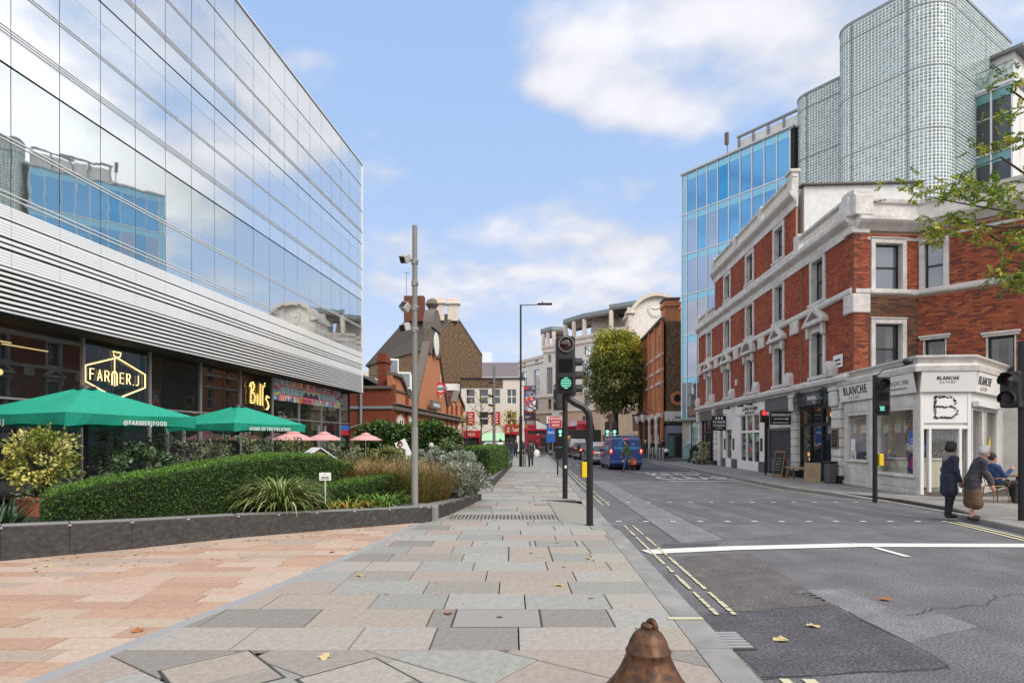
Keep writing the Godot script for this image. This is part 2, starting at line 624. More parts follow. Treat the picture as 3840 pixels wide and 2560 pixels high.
	mat("sign_red",Color(0.46,0.01,0.025),0.45)
	mat("sign_blue",Color(0.02,0.13,0.46),0.45)
	mat("navy",Color(0.008,0.018,0.12),0.45)
	mat("yellow",Color(0.75,0.52,0.015),0.45)
	mat("sign_white",Color(0.75,0.75,0.74),0.5)
	mat("ink",Color(0.012,0.012,0.013),0.6)
	mat("ink_soft",Color(0.16,0.16,0.17),0.6)
	mat("gold",Color(0.62,0.43,0.12),0.4)
	mat("van_blue",Color(0.022,0.05,0.20),0.28,{"coat": 0.8})
	mat("van_print",Color(0.06,0.42,0.75),0.4)
	mat("car_silver",Color(0.36,0.37,0.385),0.25,{"metal": 0.5,"coat": 0.9})
	mat("car_black",Color(0.012,0.012,0.014),0.18,{"coat": 1.0})
	mat("car_white",Color(0.68,0.69,0.70),0.25,{"coat": 0.9})
	mat("plate_yellow",Color(0.62,0.42,0.03),0.5)
	mat("tail_lamp",Color(0.5,0.01,0.01),0.2,{"glow": Color(1.0,0.05,0.03),"energy": 0.9})
	mat("tail_off",Color(0.30,0.008,0.01),0.15,{"coat": 1.0})
	mat("tail_hot",Color(0.9,0.2,0.1),0.2,{"glow": Color(1.0,0.45,0.25),"energy": 2.0})
	mat("green_lamp",Color(0.2,0.8,0.6),0.3,{"glow": Color(0.30,1.0,0.72),"energy": 0.95})
	mat("green_dim",Color(0.0,0.22,0.14),0.3,{"glow": Color(0.0,0.30,0.19),"energy": 0.25})
	mat("red_lens",Color(0.035,0.006,0.008),0.12,{"coat": 1.0})
	mat("red_lamp",Color(0.8,0.03,0.02),0.3,{"glow": Color(1.0,0.03,0.03),"energy": 1.6})
	mat("neon",Color(0.9,0.75,0.4),0.4,{"glow": Color(1.0,0.74,0.32),"energy": 1.5})
	mat("bulb",Color(0.9,0.7,0.3),0.4,{"glow": Color(1.0,0.66,0.2),"energy": 2.6})
	mat("mint_wall",Color(0.27,0.38,0.16),0.7)
	i = 0
	for c in [Color(0.30,0.33,0.40),Color(0.22,0.30,0.44),Color(0.10,0.28,0.50),Color(0.04,0.25,0.50)]:
		mat("blue_glass" + str(i),c,0.03,{"metal": 0.8})
		i += 1
	mat("cyan_glass",Color(0.20,0.46,0.62),0.1,{"metal": 0.45})
	mat("pale_glass",Color(0.45,0.62,0.66),0.05,{"metal": 0.6})
	mat("sky_glass",Color(0.62,0.69,0.74),0.05,{"metal": 0.7})
	mat("teal_glass",Color(0.16,0.32,0.33),0.12,{"metal": 0.3})
	mat("balcony_glass",Color(0.5,0.7,0.65),0.0,{"alpha": 0.2,"spec": 0.6})
	mat("grout",Color(0.78,0.82,0.81),0.4)
	mat("block_glass",Color(0.25,0.33,0.33),0.1,{"metal": 0.5})
	mat("block_glass_any",w,0.1,{"metal": 0.5,"vc": true})
	noise("courses",0.05,Color(0.55,0.53,0.50),w,31,5)
	mat("orange_brick",Color(0.84,0.35,0.175),0.85,{"tex": T.courses,"scale": 0.35})
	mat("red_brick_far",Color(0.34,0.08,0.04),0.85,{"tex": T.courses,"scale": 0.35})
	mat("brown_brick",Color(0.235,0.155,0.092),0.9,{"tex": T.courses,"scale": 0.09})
	mat("brown_red",Color(0.24,0.09,0.06),0.9,{"tex": T.courses,"scale": 0.09})
	mat("far_grey",Color(0.22,0.20,0.22),0.8)
	mat("lavender",Color(0.27,0.26,0.36),0.6)
	mat("roundel_red",Color(0.62,0.015,0.02),0.4)
	mat("awning_print",Color(0.35,0.62,0.40),0.7)
	mat("grey_paint_mid",Color(0.27,0.262,0.25),0.4,{"metal": 0.2})
	mat("rusty_iron",Color(0.21,0.125,0.08),0.5,{"tex": T.rust,"scale": 2.6,"metal": 0.35})
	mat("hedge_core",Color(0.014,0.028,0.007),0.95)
	mat("litter0",Color(0.42,0.28,0.14),0.8)
	mat("litter1",Color(0.52,0.40,0.20),0.8)
	mat("litter2",Color(0.36,0.12,0.04),0.8)
	mat("win_clear",Color(0.03,0.035,0.04),0.0,{"alpha": 0.3,"spec": 0.71})
	mat("curtain",Color(0.42,0.41,0.39),0.9)
	mat("maroon",Color(0.26,0.012,0.03),0.35)
	mat("truck_black",Color(0.03,0.028,0.028),0.5)
	mat("bag_red",Color(0.45,0.05,0.04),0.7)
	mat("bag_orange",Color(0.55,0.25,0.08),0.7)
	mat("bag_grey",Color(0.30,0.29,0.27),0.8)
	mat("mouth",Color(0.25,0.07,0.06),0.6)
	mat("cream",Color(0.60,0.57,0.44),0.5)
	mat("mint_floor",Color(0.34,0.38,0.31),0.4)
	mat("interior_pale",Color(0.70,0.67,0.6),0.8,{"tex": T.wear,"scale": 0.3})
	mat("leafprint",Color(0.5,0.5,0.5),0.7,{"tex": noise("leafprint",0.05,Color(0.03,0.03,0.03),w,21,3,256,FastNoiseLite.TYPE_CELLULAR),"scale": 1.3})
	mat("clock_face",Color(0.74,0.73,0.68),0.5)
	mat("skin",Color(0.50,0.26,0.18),0.6)
	mat("skin_dark",Color(0.24,0.115,0.07),0.6)
	mat("hair_dark",Color(0.014,0.011,0.009),0.7)
	mat("hair_grey",Color(0.45,0.45,0.46),0.75)
	# leaves: colours come with each leaf
	mat("leaf",w,0.55,{"vc": true,"back": Color(0.10,0.14,0.03)})
	mat("leaf_gloss",w,0.32,{"vc": true,"back": Color(0.03,0.05,0.01)})
	mat("paint_any",w,0.5,{"vc": true})

func _ready() -> void:
	rng.seed = 20240
	# camera,sky,sun,exposure
	var cam := Camera3D.new()
	cam.name = "camera"
	cam.position = Vector3(0,1.68,0)
	cam.projection = Camera3D.PROJECTION_FRUSTUM
	cam.near = 0.1
	cam.far = 900.0
	cam.size = 0.11113
	cam.frustum_offset = Vector2(0,0.01609)
	cam.current = true
	add_child(cam)
	var env := Environment.new()
	env.background_mode = Environment.BG_SKY
	var sky := Sky.new()
	var pano := PanoramaSkyMaterial.new()
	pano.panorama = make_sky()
	sky.sky_material = pano
	env.sky = sky
	env.background_energy_multiplier = 1.0
	env.tonemap_mode = Environment.TONE_MAPPER_LINEAR
	env.tonemap_exposure = 1.1
	env.sdfgi_enabled = true
	env.ssao_enabled = true
	env.ssil_enabled = true
	var we := WorldEnvironment.new()
	we.name = "world"
	we.environment = env
	add_child(we)
	var sun := DirectionalLight3D.new()
	sun.name = "sun"
	sun.light_energy = 0.85
	sun.light_color = Color(1.0,0.96,0.9)
	sun.light_angular_distance = 30.0
	sun.shadow_enabled = true
	sun.rotation_degrees = Vector3(-46,42,0)
	add_child(sun)
	materials()
	build_all()

const FLOOR := Basis(Vector3(1,0,0),Vector3(0,0,-1),Vector3(0,1,0))  # outlines on the ground are written as (x,metres ahead)

func flat(y: float) -> Transform3D:
	return Transform3D(FLOOR,Vector3(0,y,0))

func poly(a: Array) -> PackedVector2Array:
	var q := PackedVector2Array()
	for i in range(0,a.size(),2):
		q.append(Vector2(a[i],a[i + 1]))
	return q

func clipped(p: PackedVector2Array,zone: PackedVector2Array,cuts: Array) -> Array:
	var got := Geometry2D.intersect_polygons(p,zone)
	for c in cuts:
		var rest := []
		for g in got:
			for q in Geometry2D.clip_polygons(g,c):
				if not Geometry2D.is_polygon_clockwise(q):
					rest.append(q)
		got.assign(rest)
	var out := []
	for g in got:
		var area := 0.0
		for i in g.size():
			area += g[i].cross(g[(i + 1) % g.size()])
		if absf(area) > 0.02:
			out.append(g)
	return out

# slabs in rows across the view; turn slews the bond about the point pin
func lay_slabs(parent: Node3D,zone: PackedVector2Array,cuts: Array,d0: float,d1: float,x0: float,x1: float,deep: float,w0: float,w1: float,mats: String,count: int,limit: int,top := 0.0,turn := 0.0,pin := Vector2.ZERO) -> void:
	var rest := sh()
	var made := 0
	var d := d0
	while d < d1:
		var x := x0 - r(0.0,w1)
		while x < x1:
			var w := r(w0,w1)
			var q := rect(x + 0.006,d + 0.0075,x + w - 0.006,d + deep - 0.0075)
			if turn != 0.0:
				for i in 4:
					q[i] = pin + (q[i] - pin).rotated(turn)
			for g in clipped(q,zone,cuts):
				var y := top + r(-0.002,0.002)
				var m := mats + str(rng.randi() % count)
				if made < limit:
					var s := sh()
					s.prism(g,flat(y - 0.03),0.03,0.005)
					node("paving_slab",s,m,parent)
					made += 1
				else:
					rest.prism(g,flat(y - 0.03),0.03,0.005)
			x += w
		d += deep
	if rest.v.size():
		node("paving_slabs",rest,mats + "0",parent).set_meta("kind","stuff")

func strip(pts: Array,width: float,y: float,s: Shape) -> void:  # a painted line along (x,ahead) points
	for i in pts.size() - 1:
		var a: Vector2 = pts[i]
		var b: Vector2 = pts[i + 1]
		var k := (b - a).normalized().orthogonal() * width * 0.5
		s.face(P(a.x + k.x,y,a.y + k.y),P(b.x + k.x,y,b.y + k.y),P(b.x - k.x,y,b.y - k.y),P(a.x - k.x,y,a.y - k.y),Vector3.UP)

func worn(pts: Array,width: float,y: float,s: Shape) -> void:
	for i in pts.size() - 1:
		var n := int(pts[i].distance_to(pts[i + 1]) / 0.14) + 1
		for k in n:
			if rng.randf() > 0.1:
				strip([pts[i].lerp(pts[i + 1],k / float(n)),pts[i].lerp(pts[i + 1],(k + r(0.75,1.0)) / n)],width * r(0.6,1.1),y,s)

func kerb_x(d: float) -> float:
	return 1.60 + 0.0375 * d

const ROAD := -0.12

func kerb_run(parent: Node3D,pts: Array,width: float,heights: Array) -> void:  # stones along the outer edge; the pavement lies to the left of the run
	for i in pts.size() - 1:
		var a: Vector2 = pts[i]
		var b: Vector2 = pts[i + 1]
		var nn := maxi(1,roundi(a.distance_to(b) / 0.9))
		for k in nn:
			var p := a.lerp(b,(k + 0.006) / nn)
			var q := a.lerp(b,(k + 0.994) / nn)
			var w := (b - a).normalized().orthogonal() * -width
			var h0 := lerpf(heights[i],heights[i + 1],float(k) / nn)
			var h1 := lerpf(heights[i],heights[i + 1],float(k + 1) / nn)
			var s := sh()
			var u := [P(p.x,h0,p.y),P(q.x,h1,q.y),P(q.x + w.x,h1 + 0.003,q.y + w.y),P(p.x + w.x,h0 + 0.003,p.y + w.y)]
			var c := 0.02
			var e := [P(p.x,h0 - c,p.y),P(q.x,h1 - c,q.y)]
			var w2 := w.normalized() * c
			var f := [P(p.x + w2.x,h0,p.y + w2.y),P(q.x + w2.x,h1,q.y + w2.y)]
			var out := P(-w.x,0,-w.y)
			s.face(f[0],f[1],u[2],u[3],Vector3.UP)
			s.face(e[0],e[1],f[1],f[0],out + Vector3.UP)
			s.face(P(p.x,-0.2,p.y),P(q.x,-0.2,q.y),e[1],e[0],out)
			s.face(P(p.x,-0.2,p.y),P(p.x + w.x,-0.2,p.y + w.y),u[3],u[0],P(p.x - q.x,0,p.y - q.y))
			s.face(P(q.x,-0.2,q.y),P(q.x + w.x,-0.2,q.y + w.y),u[2],u[1],P(q.x - p.x,0,q.y - p.y))
			node("kerb_stone",s,"granite",parent)

func build_ground() -> void:
	var s := sh()
	s.quad(P(-300,ROAD,-120),P(300,ROAD,-120),P(300,ROAD,420),P(-300,ROAD,420))
	var road := struct("road",s,"asphalt")
	# the left pavement
	s = sh()
	var base := poly([-70,-20,1.35,-20,1.35 - 0.0,0,4.1,74,4.1,92,-70,92])
	s.prism(base,flat(-0.15),0.05)
	var pave := struct("pavement",s,"mortar")
	var bound := [Vector2(-4.1,2.4),Vector2(-3.41,4.256),Vector2(-2.86,6.7),Vector2(-2.33,9.6),Vector2(-1.95,12.5)]
	var grey := PackedVector2Array()
	for p in bound:
		grey.append(p + Vector2(0.15,0))
	grey.append_array(poly([-1.75,12.7,-1.5,14.0,-0.95,17.4,-2.6,18.2,-3.2,21.4,-0.72,22.0,0.03,41,-1.0,41.5,-4,60,-4,75,4.1,75,1.30 + 0.0375 * 30,30,1.30 + 0.0375 * 17.2,17.2,0.98,17.2,0.98,13.85,-1.4,13.85,-1.4,13.05,0.98,13.05,0.98,12.75,1.30 + 0.0375 * 12.75,12.75,1.30 + 0.0375 * 2.4,2.4]))
	var zone := Geometry2D.intersect_polygons(grey,rect(-8,4.93,6,80))
	var cov := [rect(-0.56,5.53,0.28,6.13),rect(-0.06,8.53,0.58,9.73),rect(0.37,9.73,1.06,10.33)]
	lay_slabs(pave,zone[0],cov,4.93,33.0,-4.6,3.4,0.6,0.62,1.12,"slab",8,290)
	lay_slabs(pave,zone[0],cov,33.1,74.0,-4.6,4.2,0.6,0.62,1.12,"slab",8,0)
	# slewed bond round the two recessed covers near the camera
	var near := Geometry2D.intersect_polygons(grey,rect(-8,2.4,6,4.92))
	var tray := [poly([-2.60,4.49,-2.11,4.94,-1.60,4.36,-2.10,3.92]),poly([-1.54,4.33,-1.06,4.77,-0.45,4.08,-0.93,3.66])]
	lay_slabs(pave,near[0],tray,1.0,8.0,-5.5,4.0,0.62,0.62,1.0,"slab",8,60,0.0,-0.62,Vector2(-1.0,4.4))
	for k in 2:
		var c := sh()
		var ring: PackedVector2Array = tray[k]
		c.prism(ring,flat(-0.03),0.028,0.004)
		var t := node("recessed_cover",c,"iron",pave)
		var ctr := (ring[0] + ring[2]) * 0.5
		for part in 2:
			var g := PackedVector2Array()
			for q in ring:
				g.append(ctr + (q - ctr) * 0.93)
			var half := []
			var mid := PackedVector2Array([g[0].lerp(g[3],0.34),g[1].lerp(g[2],0.34)])
			if part == 0:
				half = [g[0],g[1],mid[1],mid[0]]
			else:
				half = [mid[0] + (g[3] - g[0]) * 0.012,mid[1] + (g[3] - g[0]) * 0.012,g[2],g[3]]
			var i := sh()
			i.prism(PackedVector2Array(half),flat(-0.025),0.025 + 0.003,0.004)
			node("stone_inlay",i,"slab" + str([2,3,5,6][k * 2 + part]),t)
	for k in 3:
		var q: PackedVector2Array = cov[k]
		var c := sh()
		c.prism(q,flat(-0.03),0.024)
		var t := node("access_cover",c,"iron",pave)
		var i := sh()
		i.prism(rect(q[0].x + 0.02,q[0].y + 0.02,q[2].x - 0.02,q[2].y - 0.02),flat(-0.025),0.026,0.004)
		var lid := node("lid",i,["cover","slab3","tactile"][k],t)
		var h := sh()
		h.box(P((q[0].x + q[2].x) / 2 + 0.02,0.002,(q[0].y + q[2].y) / 2),Vector3(0.05,0.004,0.05))
		node("key_hole",h,"iron",t)
	# ribbed warning paving
	s = sh()
	s.prism(rect(-1.39,13.06,0.97,13.84),flat(-0.03),0.03,0.004)
	var tac := node("tactile_paving",s,"tactile",pave)
	s = sh()
	var x := -1.32
	while x < 0.95:
		s.box(P(x,0.002,13.45),Vector3(0.034,0.008,0.72),0.003)
		x += 0.082
	node("rib",s,"iron",tac).set_meta("kind","stuff")
	s = sh()
	s.face(P(0.99,0.0,12.75),P((kerb_x(12.75) - 0.3),-0.085,12.75),P((kerb_x(17.1) - 0.3),-0.085,17.1),P(0.99,0.0,17.1),Vector3.UP)
	var ramp := node("dropped_crossing",s,"tactile",pave)
	s = sh()
	var row := 0
	var d := 12.85
	while d < 17.0:
		var u := 1.04
		while u < kerb_x(d) - 0.34:
			var h := -0.085 * (u - 0.99) / ((kerb_x(d) - 0.3) - 0.99)
			s.lathe(P(u,h - 0.002,d),[Vector2(0.018,0),Vector2(0.012,0.007),Vector2(0.0,0.008)],6)
			u += 0.067
		d += 0.067
	node("blister",s,"tactile",ramp).set_meta("kind","stuff")
	# stone edging beside the crossing and the kerb
	s = sh()
	s.box(P(1.3,-0.06,17.2),Vector3(1.0,0.125,0.16),0.01)
	node("edging_stone",s,"iron",pave)
	var kerbs := struct("kerb",sh_box(P(1.6,-0.3,0.2),Vector3(0.2,0.1,0.2)),"granite")
	kerb_run(kerbs,[Vector2(kerb_x(2.2),2.2),Vector2(kerb_x(11.4),11.4),Vector2(kerb_x(12.6),12.6),Vector2(kerb_x(16.6),16.6),Vector2(kerb_x(17.4),17.4),Vector2(kerb_x(74),74)],0.3,[0.0,0.0,-0.085,-0.085,0.0,0.0])
	# the band of setts and the pink square
	for i in bound.size() - 1:
		var a: Vector2 = bound[i]
		var b: Vector2 = bound[i + 1]
		var nn := roundi(a.distance_to(b) / 0.62)
		for k in nn:
			var p := a.lerp(b,(k + 0.005) / nn)
			var q := a.lerp(b,(k + 0.995) / nn)
			s = sh()
			s.prism(PackedVector2Array([p + Vector2(0.004,0),p + Vector2(0.142,0),q + Vector2(0.142,0),q + Vector2(0.004,0)]),flat(-0.03),0.03,0.004)
			node("edging_sett",s,"granite_strip",pave)
	var pink := PackedVector2Array()
	for p in bound:
		pink.append(p)
	pink.append_array(poly([-2.38,12.3,-3.55,11.5,-4.66,10.7,-5.82,9.6,-7.1,8.66,-8.6,7.6,-8.6,2.4]))
	lay_slabs(pave,pink,[],3.2,13.0,-9.0,-1.9,0.292,0.5,0.98,"pink",6,298)
	# the right pavement
	var rk := [Vector2(9.2,7.0),Vector2(9.83,11.8),Vector2(10.15,13.7),Vector2(10.75,15.4),Vector2(10.85,17.6),Vector2(10.35,20.0),Vector2(10.0,22.2),Vector2(10.25,27.3),Vector2(11.3,45),Vector2(11.75,52),Vector2(11.2,66),Vector2(10.9,82)]
	var rz := PackedVector2Array()
	for p in rk:
		rz.append(p + Vector2(0.2,0))
	rz.append_array(poly([60,82,60,7]))
	s = sh()
	s.prism(rz,flat(-0.15),0.14)
	var rp := struct("pavement",s,"mortar")
	rz = PackedVector2Array()
	for p in rk:
		rz.append(p + Vector2(0.3,0))
	rz.append_array(poly([14.6,82,16.2,52,14.3,46,12.6,23,12.6,18.4,15.5,18.4,24,17,24,7]))
	lay_slabs(rp,rz,[],10.5,48.0,9.0,21.0,0.6,0.6,0.95,"rslab",4,290)
	kerb_run(rp,reversed(rk),0.28,[0.0,0.0,0.0,0.0,0.0,0.0,0.0,-0.09,-0.09,0.0,0.0,0.0])
	build_road(road,rk)

func ragged(a: Array) -> PackedVector2Array:
	var p := poly(a)
	var q := PackedVector2Array()
	for i in p.size():
		var b := p[(i + 1) % p.size()]
		var n := clampi(int(p[i].distance_to(b) / 0.22),1,24)
		for k in n:
			q.append(p[i].lerp(b,k / float(n)) + Vector2(r(-0.013,0.013),r(-0.013,0.013)))
	return q

func reversed(a: Array) -> Array:
	var b := a.duplicate()
	b.reverse()
	return b

func sh_box(c: Vector3,z: Vector3,e := 0.0,bs := Basis()) -> Shape:
	var s := sh()
	s.box(c,z,e,bs)
	return s

func build_road(road: Node3D,rk: Array) -> void:
	var y := ROAD + 0.004
	for q in [["asphalt_dark",[1.95,6.33,3.54,6.67,3.48,4.86,1.9,4.62]],["asphalt_brown",[2.5,9.5,3.78,9.79,3.5,6.72,2.3,6.42]],["asphalt_pale",[3.52,6.7,3.36,7.35,4.02,7.46,4.06,6.29,4.46,6.33,4.49,5.92,3.53,5.44]],
			["asphalt_pale",[3.5,27.4,4.15,27.4,3.85,11.1,2.97,10.75]],["asphalt_dark",[2.55,10.35,3.5,10.45,3.6,10.72,2.6,10.68]],["asphalt_worn",[2.75,27.6,3.3,80,10.9,80,11.2,45,10.1,27.6]]]:
		var s := sh()
		s.prism(ragged(q[1]),flat(y),0.0)
		node("patch",s,q[0],road)
	for k in 6:
		var s := sh()
		var a := 4.3 + k * 1.05
		s.prism(poly([a + 0.3,13.2,a + 0.86,13.2,a + 0.35,17.6,a - 0.1,17.6]),flat(y),0.0)
		node("patch",s,"asphalt_band",road)
	y += 0.004
	var c := sh()
	for path in [[[1.9,4.62],[3.48,4.86],[3.54,6.67]],[[1.95,6.4],[2.6,6.45],[3.5,6.7]],[[4.06,6.29],[4.5,6.55],[5.2,6.7],[5.6,7.1],[6.6,7.3]],[[2.3,10.9],[4.1,11.0],[5.4,11.7],[8.5,11.8]],[[6.2,6.1],[6.7,6.8],[7.3,6.9]],[[3.9,11.1],[4.2,27.0]],[[2.95,10.8],[3.45,27]]]:
		var pts := []
		for i in path.size() - 1:
			for k in 9:
				pts.append(Vector2(path[i][0],path[i][1]).lerp(Vector2(path[i + 1][0],path[i + 1][1]),k / 9.0) + Vector2(r(-0.035,0.035),r(-0.035,0.035)))
		strip(pts,0.008,y,c)
	node("crack",c,"crack",road)
	y += 0.004
	var s := sh()
	strip([Vector2(2.15,9.85),Vector2(3.6,10.2),Vector2(5.87,10.5),Vector2(8.72,10.46),Vector2(13,10.3)],0.36,y,s)
	node("stop_line",s,"paint_white",road)
	s = sh()
	strip([Vector2(6.07,10.28),Vector2(6.1,9.45)],0.11,y,s)
	node("centre_dash",s,"paint_white",road)
	for o in [0.27,0.45]:
		s = sh()
		worn([Vector2(kerb_x(6.3) + o,6.3),Vector2(kerb_x(9.0) + o,9.0),Vector2(kerb_x(12.9) + o,12.9)],0.05,y + 0.004,s)
		node("yellow_line",s,"paint_yellow",road)
		s = sh()
		worn([Vector2(kerb_x(16.9) + o,16.9),Vector2(kerb_x(38.0) + o,38.0)],0.05,y,s)
		node("yellow_line",s,"paint_yellow",road)
		s = sh()
		worn([Vector2(kerb_x(4.0) + o,4.0),Vector2(kerb_x(4.62) + o,4.62)],0.1,y,s)
		node("yellow_line",s,"paint_yellow",road)
		s = sh()
		var pts := []
		for p in rk:
			if p.y > 18.5 and p.y < 70:
				pts.append(p - Vector2(o - 0.05,0))
		worn(pts,0.08,y,s)
		node("yellow_line",s,"paint_yellow",road)
		s = sh()
		strip([Vector2(8.9 - o,7.0),Vector2(9.75 - o,11.8),Vector2(10.05 - o,13.5)],0.08,y,s)
		node("yellow_line",s,"paint_yellow",road)
	for row in [[13.5,2.3,10.4],[17.7,2.7,10.9]]:
		var x: float = row[1]
		while x < row[2]:
			s = sh()
			s.face(P(x,y,row[0]),P(x + 0.12,y,row[0]),P(x + 0.12,y,row[0] + 0.12),P(x,y,row[0] + 0.12),Vector3.UP)
			node("crossing_stud",s,"paint_white",road)
			x += 0.6
	# words between two bars
	for d in [34.2,27.0]:
		s = sh()
		strip([Vector2(6.9,d),Vector2(10.15 if d < 30 else 10.45,d)],0.22,y,s)
		node("road_bar",s,"paint_white",road)
	for w in [["KEEP",32.2,1.0],["CLEAR",29.0,0.92]]:
		var o := text("road_word",w[0],0.86,"paint_white",road,P(8.55,y + 0.004,w[1]),Vector3(-PI / 2,0,0),false,Vector3(w[2] * 1.1,2.55,1))
		o.mesh.depth = 0.004
	for k in 7:
		s = sh()
		strip([Vector2(3.6 + k * 0.5,44 + k % 2),Vector2(3.8 + k * 0.5,44 + k % 2)],0.5,y,s)
		node("crossing_stud",s,"paint_white",road)
	for p in [[4.0,18.9,4.02,21.0],[4.7,22,4.75,24.5],[3.55,16.4,3.9,16.4]]:
		s = sh()
		strip([Vector2(p[0],p[1]),Vector2(p[2],p[3])],0.06,y,s)
		node("survey_mark",s,"asphalt_pale",road)
	s = sh()
	strip([Vector2(1.47,5.78),Vector2(1.8,5.78)],0.07,0.007,s)
	node("kerb_mark",s,"paint_yellow",road)
	# gully grate at the kerb
	s = sh()
	s.mm(P(1.79,ROAD,5.25),P(2.1,ROAD + 0.016,5.72))
	var g := node("gully_grate",s,"iron",road)
	for k in 6:
		node("slat",sh_box(P(1.945,ROAD + 0.02,5.3 + 0.075 * k),Vector3(0.27,0.014,0.04),0.003),"granite_strip",g)

func pane(parent: Node3D,called: String,x0: float,x1: float,y0: float,y1: float,z: float,m,thick := 0.02,tilt := 0.0,at := Vector3.ZERO,turn := 0.0) -> MeshInstance3D:
	var w := x1 - x0
	var h := y1 - y0
	var key := "pane%.3f_%.3f_%.3f" % [w,h,thick]
	if not T.has(key):
		T[key] = sh_box(Vector3.ZERO,Vector3(w,h,thick)).mesh()
	var o := node(called,T[key],m,parent)
	var loc := Transform3D(Basis.from_euler(Vector3(r(-tilt,tilt),r(-tilt,tilt),0)),Vector3((x0 + x1) / 2,(y0 + y1) / 2,z))
	o.transform = Transform3D(Basis(Vector3.UP,turn),at) * loc
	return o

func build_glass_office() -> void:
	var a := P(-13.934 + 0.0992 * 1.53 * 0,0,8.49)
	var b := P(-10.51,0,43.0)
	var o := thing("glass_office","glass office block with mirror panes and white slats above a recessed restaurant front","office building",a,yaw(a,b))
	var L := a.distance_to(b)
	var mod := 1.5375
	var s := sh()
	s.mm(Vector3(0,5.02,-16),Vector3(L,20.95,-0.09))
	node("wall",s,"black_gap",o)
	s = sh()
	s.mm(Vector3(-0.02,20.95,-16),Vector3(L + 0.03,21.02,0.06))
	node("roof",s,"alu_white",o)
	node("soffit",sh_box(Vector3(L / 2,4.985,-0.55),Vector3(L,0.06,0.98)),"dark",o)
	node("corner_trim",sh_box(Vector3(L + 0.02,12.95,-0.02),Vector3(0.05,15.96,0.16)),"alu_white",o)
	var rows := [[7.80,11.44],[11.50,15.36],[15.42,19.40],[19.46,20.94]]
	var n := int(L / mod) + 1
	for k in range(0,n):
		var x0 := k * mod + 0.012
		var x1 := minf((k + 1) * mod - 0.012,L)
		for i in 4:
			var y0: float = rows[i][0]
			var y1: float = rows[i][1]
			if i > 0 and i < 3:
				pane(o,"spandrel",x0,x1,y0,y0 + 0.72,-0.02,"mirror_pale",0.03,0.002)
				pane(o,"pane",x0,x1,y0 + 0.73,y1 - 0.62,-0.02,"mirror",0.03,0.004)
				pane(o,"spandrel",x0,x1,y1 - 0.61,y1,-0.02,"mirror_pale",0.03,0.002)
			elif i == 3:
				pane(o,"spandrel",x0,x1,y0,y1,-0.02,"mirror_pale",0.03,0.003)
			else:
				pane(o,"pane",x0,x1,y0,y1,-0.02,"mirror_deep",0.03,0.003)
		if k >= 3:
			for q in [[7.45,7.79],[6.98,7.40],[6.83,6.915],[6.69,6.775],[6.22,6.62]]:
				pane(o,"slat",x0,x1,q[0],q[1],-0.01,"slat_white",0.05)
			for j in 8:
				pane(o,"slat",x0,x1,6.105 - j * 0.14,6.17 - j * 0.14,0.0,"slat_white",0.07)
	for k in n:  # thin dark joints between the white boards
		pass
	var wires := sh()
	for q in [7.52,7.59,7.66,7.73,7.06,7.14,7.22,7.30,6.30,6.38,6.46,6.54]:
		wires.box(Vector3(L / 2,q,0.016),Vector3(L,0.006,0.004))
	node("dark_joint",wires,"ink_soft",o).set_meta("kind","stuff")  # thin dark lines along the white slats
	for q in [8.02,8.14,9.5,9.6,12.28,12.36,12.44,13.62,13.70,16.2,16.28,16.36,17.66,17.74]:
		node("rail",sh_box(Vector3(L / 2,q,0.012),Vector3(L,0.014 if q > 10 else 0.028,0.02)),"rail_white" if q < 10 else "alu_white",o)
	node("drip_edge",sh_box(Vector3(L / 2,5.03,0.02),Vector3(L,0.05,0.1)),"alu_white",o)
	# restaurant front,set back under the slats
	var z := -0.92
	var xs := []
	for k in range(-3,8):
		xs.append((19.56 + 3.1 * k - 8.49) * 1.0049)
	xs.append(L - 0.1)
	for i in xs.size():
		node("mullion",sh_box(Vector3(xs[i],2.5,z),Vector3(0.05,4.95,0.14)),"alu" if i < 11 else "black_paint",o)
	for i in xs.size() - 1:
		for q in [[0.12,2.8],[2.9,4.93]]:
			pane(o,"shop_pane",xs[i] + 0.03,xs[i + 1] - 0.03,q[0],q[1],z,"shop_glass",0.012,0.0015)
		node("transom",sh_box(Vector3((xs[i] + xs[i + 1]) / 2,2.85,z),Vector3(xs[i + 1] - xs[i] - 0.05,0.06,0.1)),"alu",o)
	for q in [[15.2,0],[16.2,1],[17.3,0],[29.4,1],[30.4,0]]:
		node("door_frame",sh_box(Vector3(q[0],1.3,z + 0.05),Vector3(0.08,2.6,0.1)),"alu",o)
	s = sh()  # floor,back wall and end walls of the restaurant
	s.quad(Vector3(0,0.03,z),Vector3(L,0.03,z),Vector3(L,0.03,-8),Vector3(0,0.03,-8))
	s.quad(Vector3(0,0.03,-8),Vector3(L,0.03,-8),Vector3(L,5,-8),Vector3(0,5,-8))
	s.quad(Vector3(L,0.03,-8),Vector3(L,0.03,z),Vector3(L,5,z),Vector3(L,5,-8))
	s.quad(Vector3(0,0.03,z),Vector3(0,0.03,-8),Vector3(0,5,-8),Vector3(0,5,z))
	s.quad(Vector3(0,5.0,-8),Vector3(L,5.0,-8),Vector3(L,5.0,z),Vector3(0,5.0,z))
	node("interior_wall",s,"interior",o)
	for q in [[24.0,3.4],[27.4,3.6],[30.4,3.8]]:
		node("interior_column",sh_box(Vector3(q[0],2.4,-1.9),Vector3(0.35,4.8,0.35)),"mint_wall",o)
	node("interior_beam",sh_box(Vector3(28.5,3.72,-1.6),Vector3(9.5,0.3,0.3)),"mint_wall",o)
	for q in [[6.5,1.1,3.0],[11.0,1.0,2.4],[19.5,1.05,3.4]]:
		node("counter",sh_box(Vector3(q[0],0.55,-4.2),Vector3(q[2],1.1,0.7),0.02),"interior_warm",o)
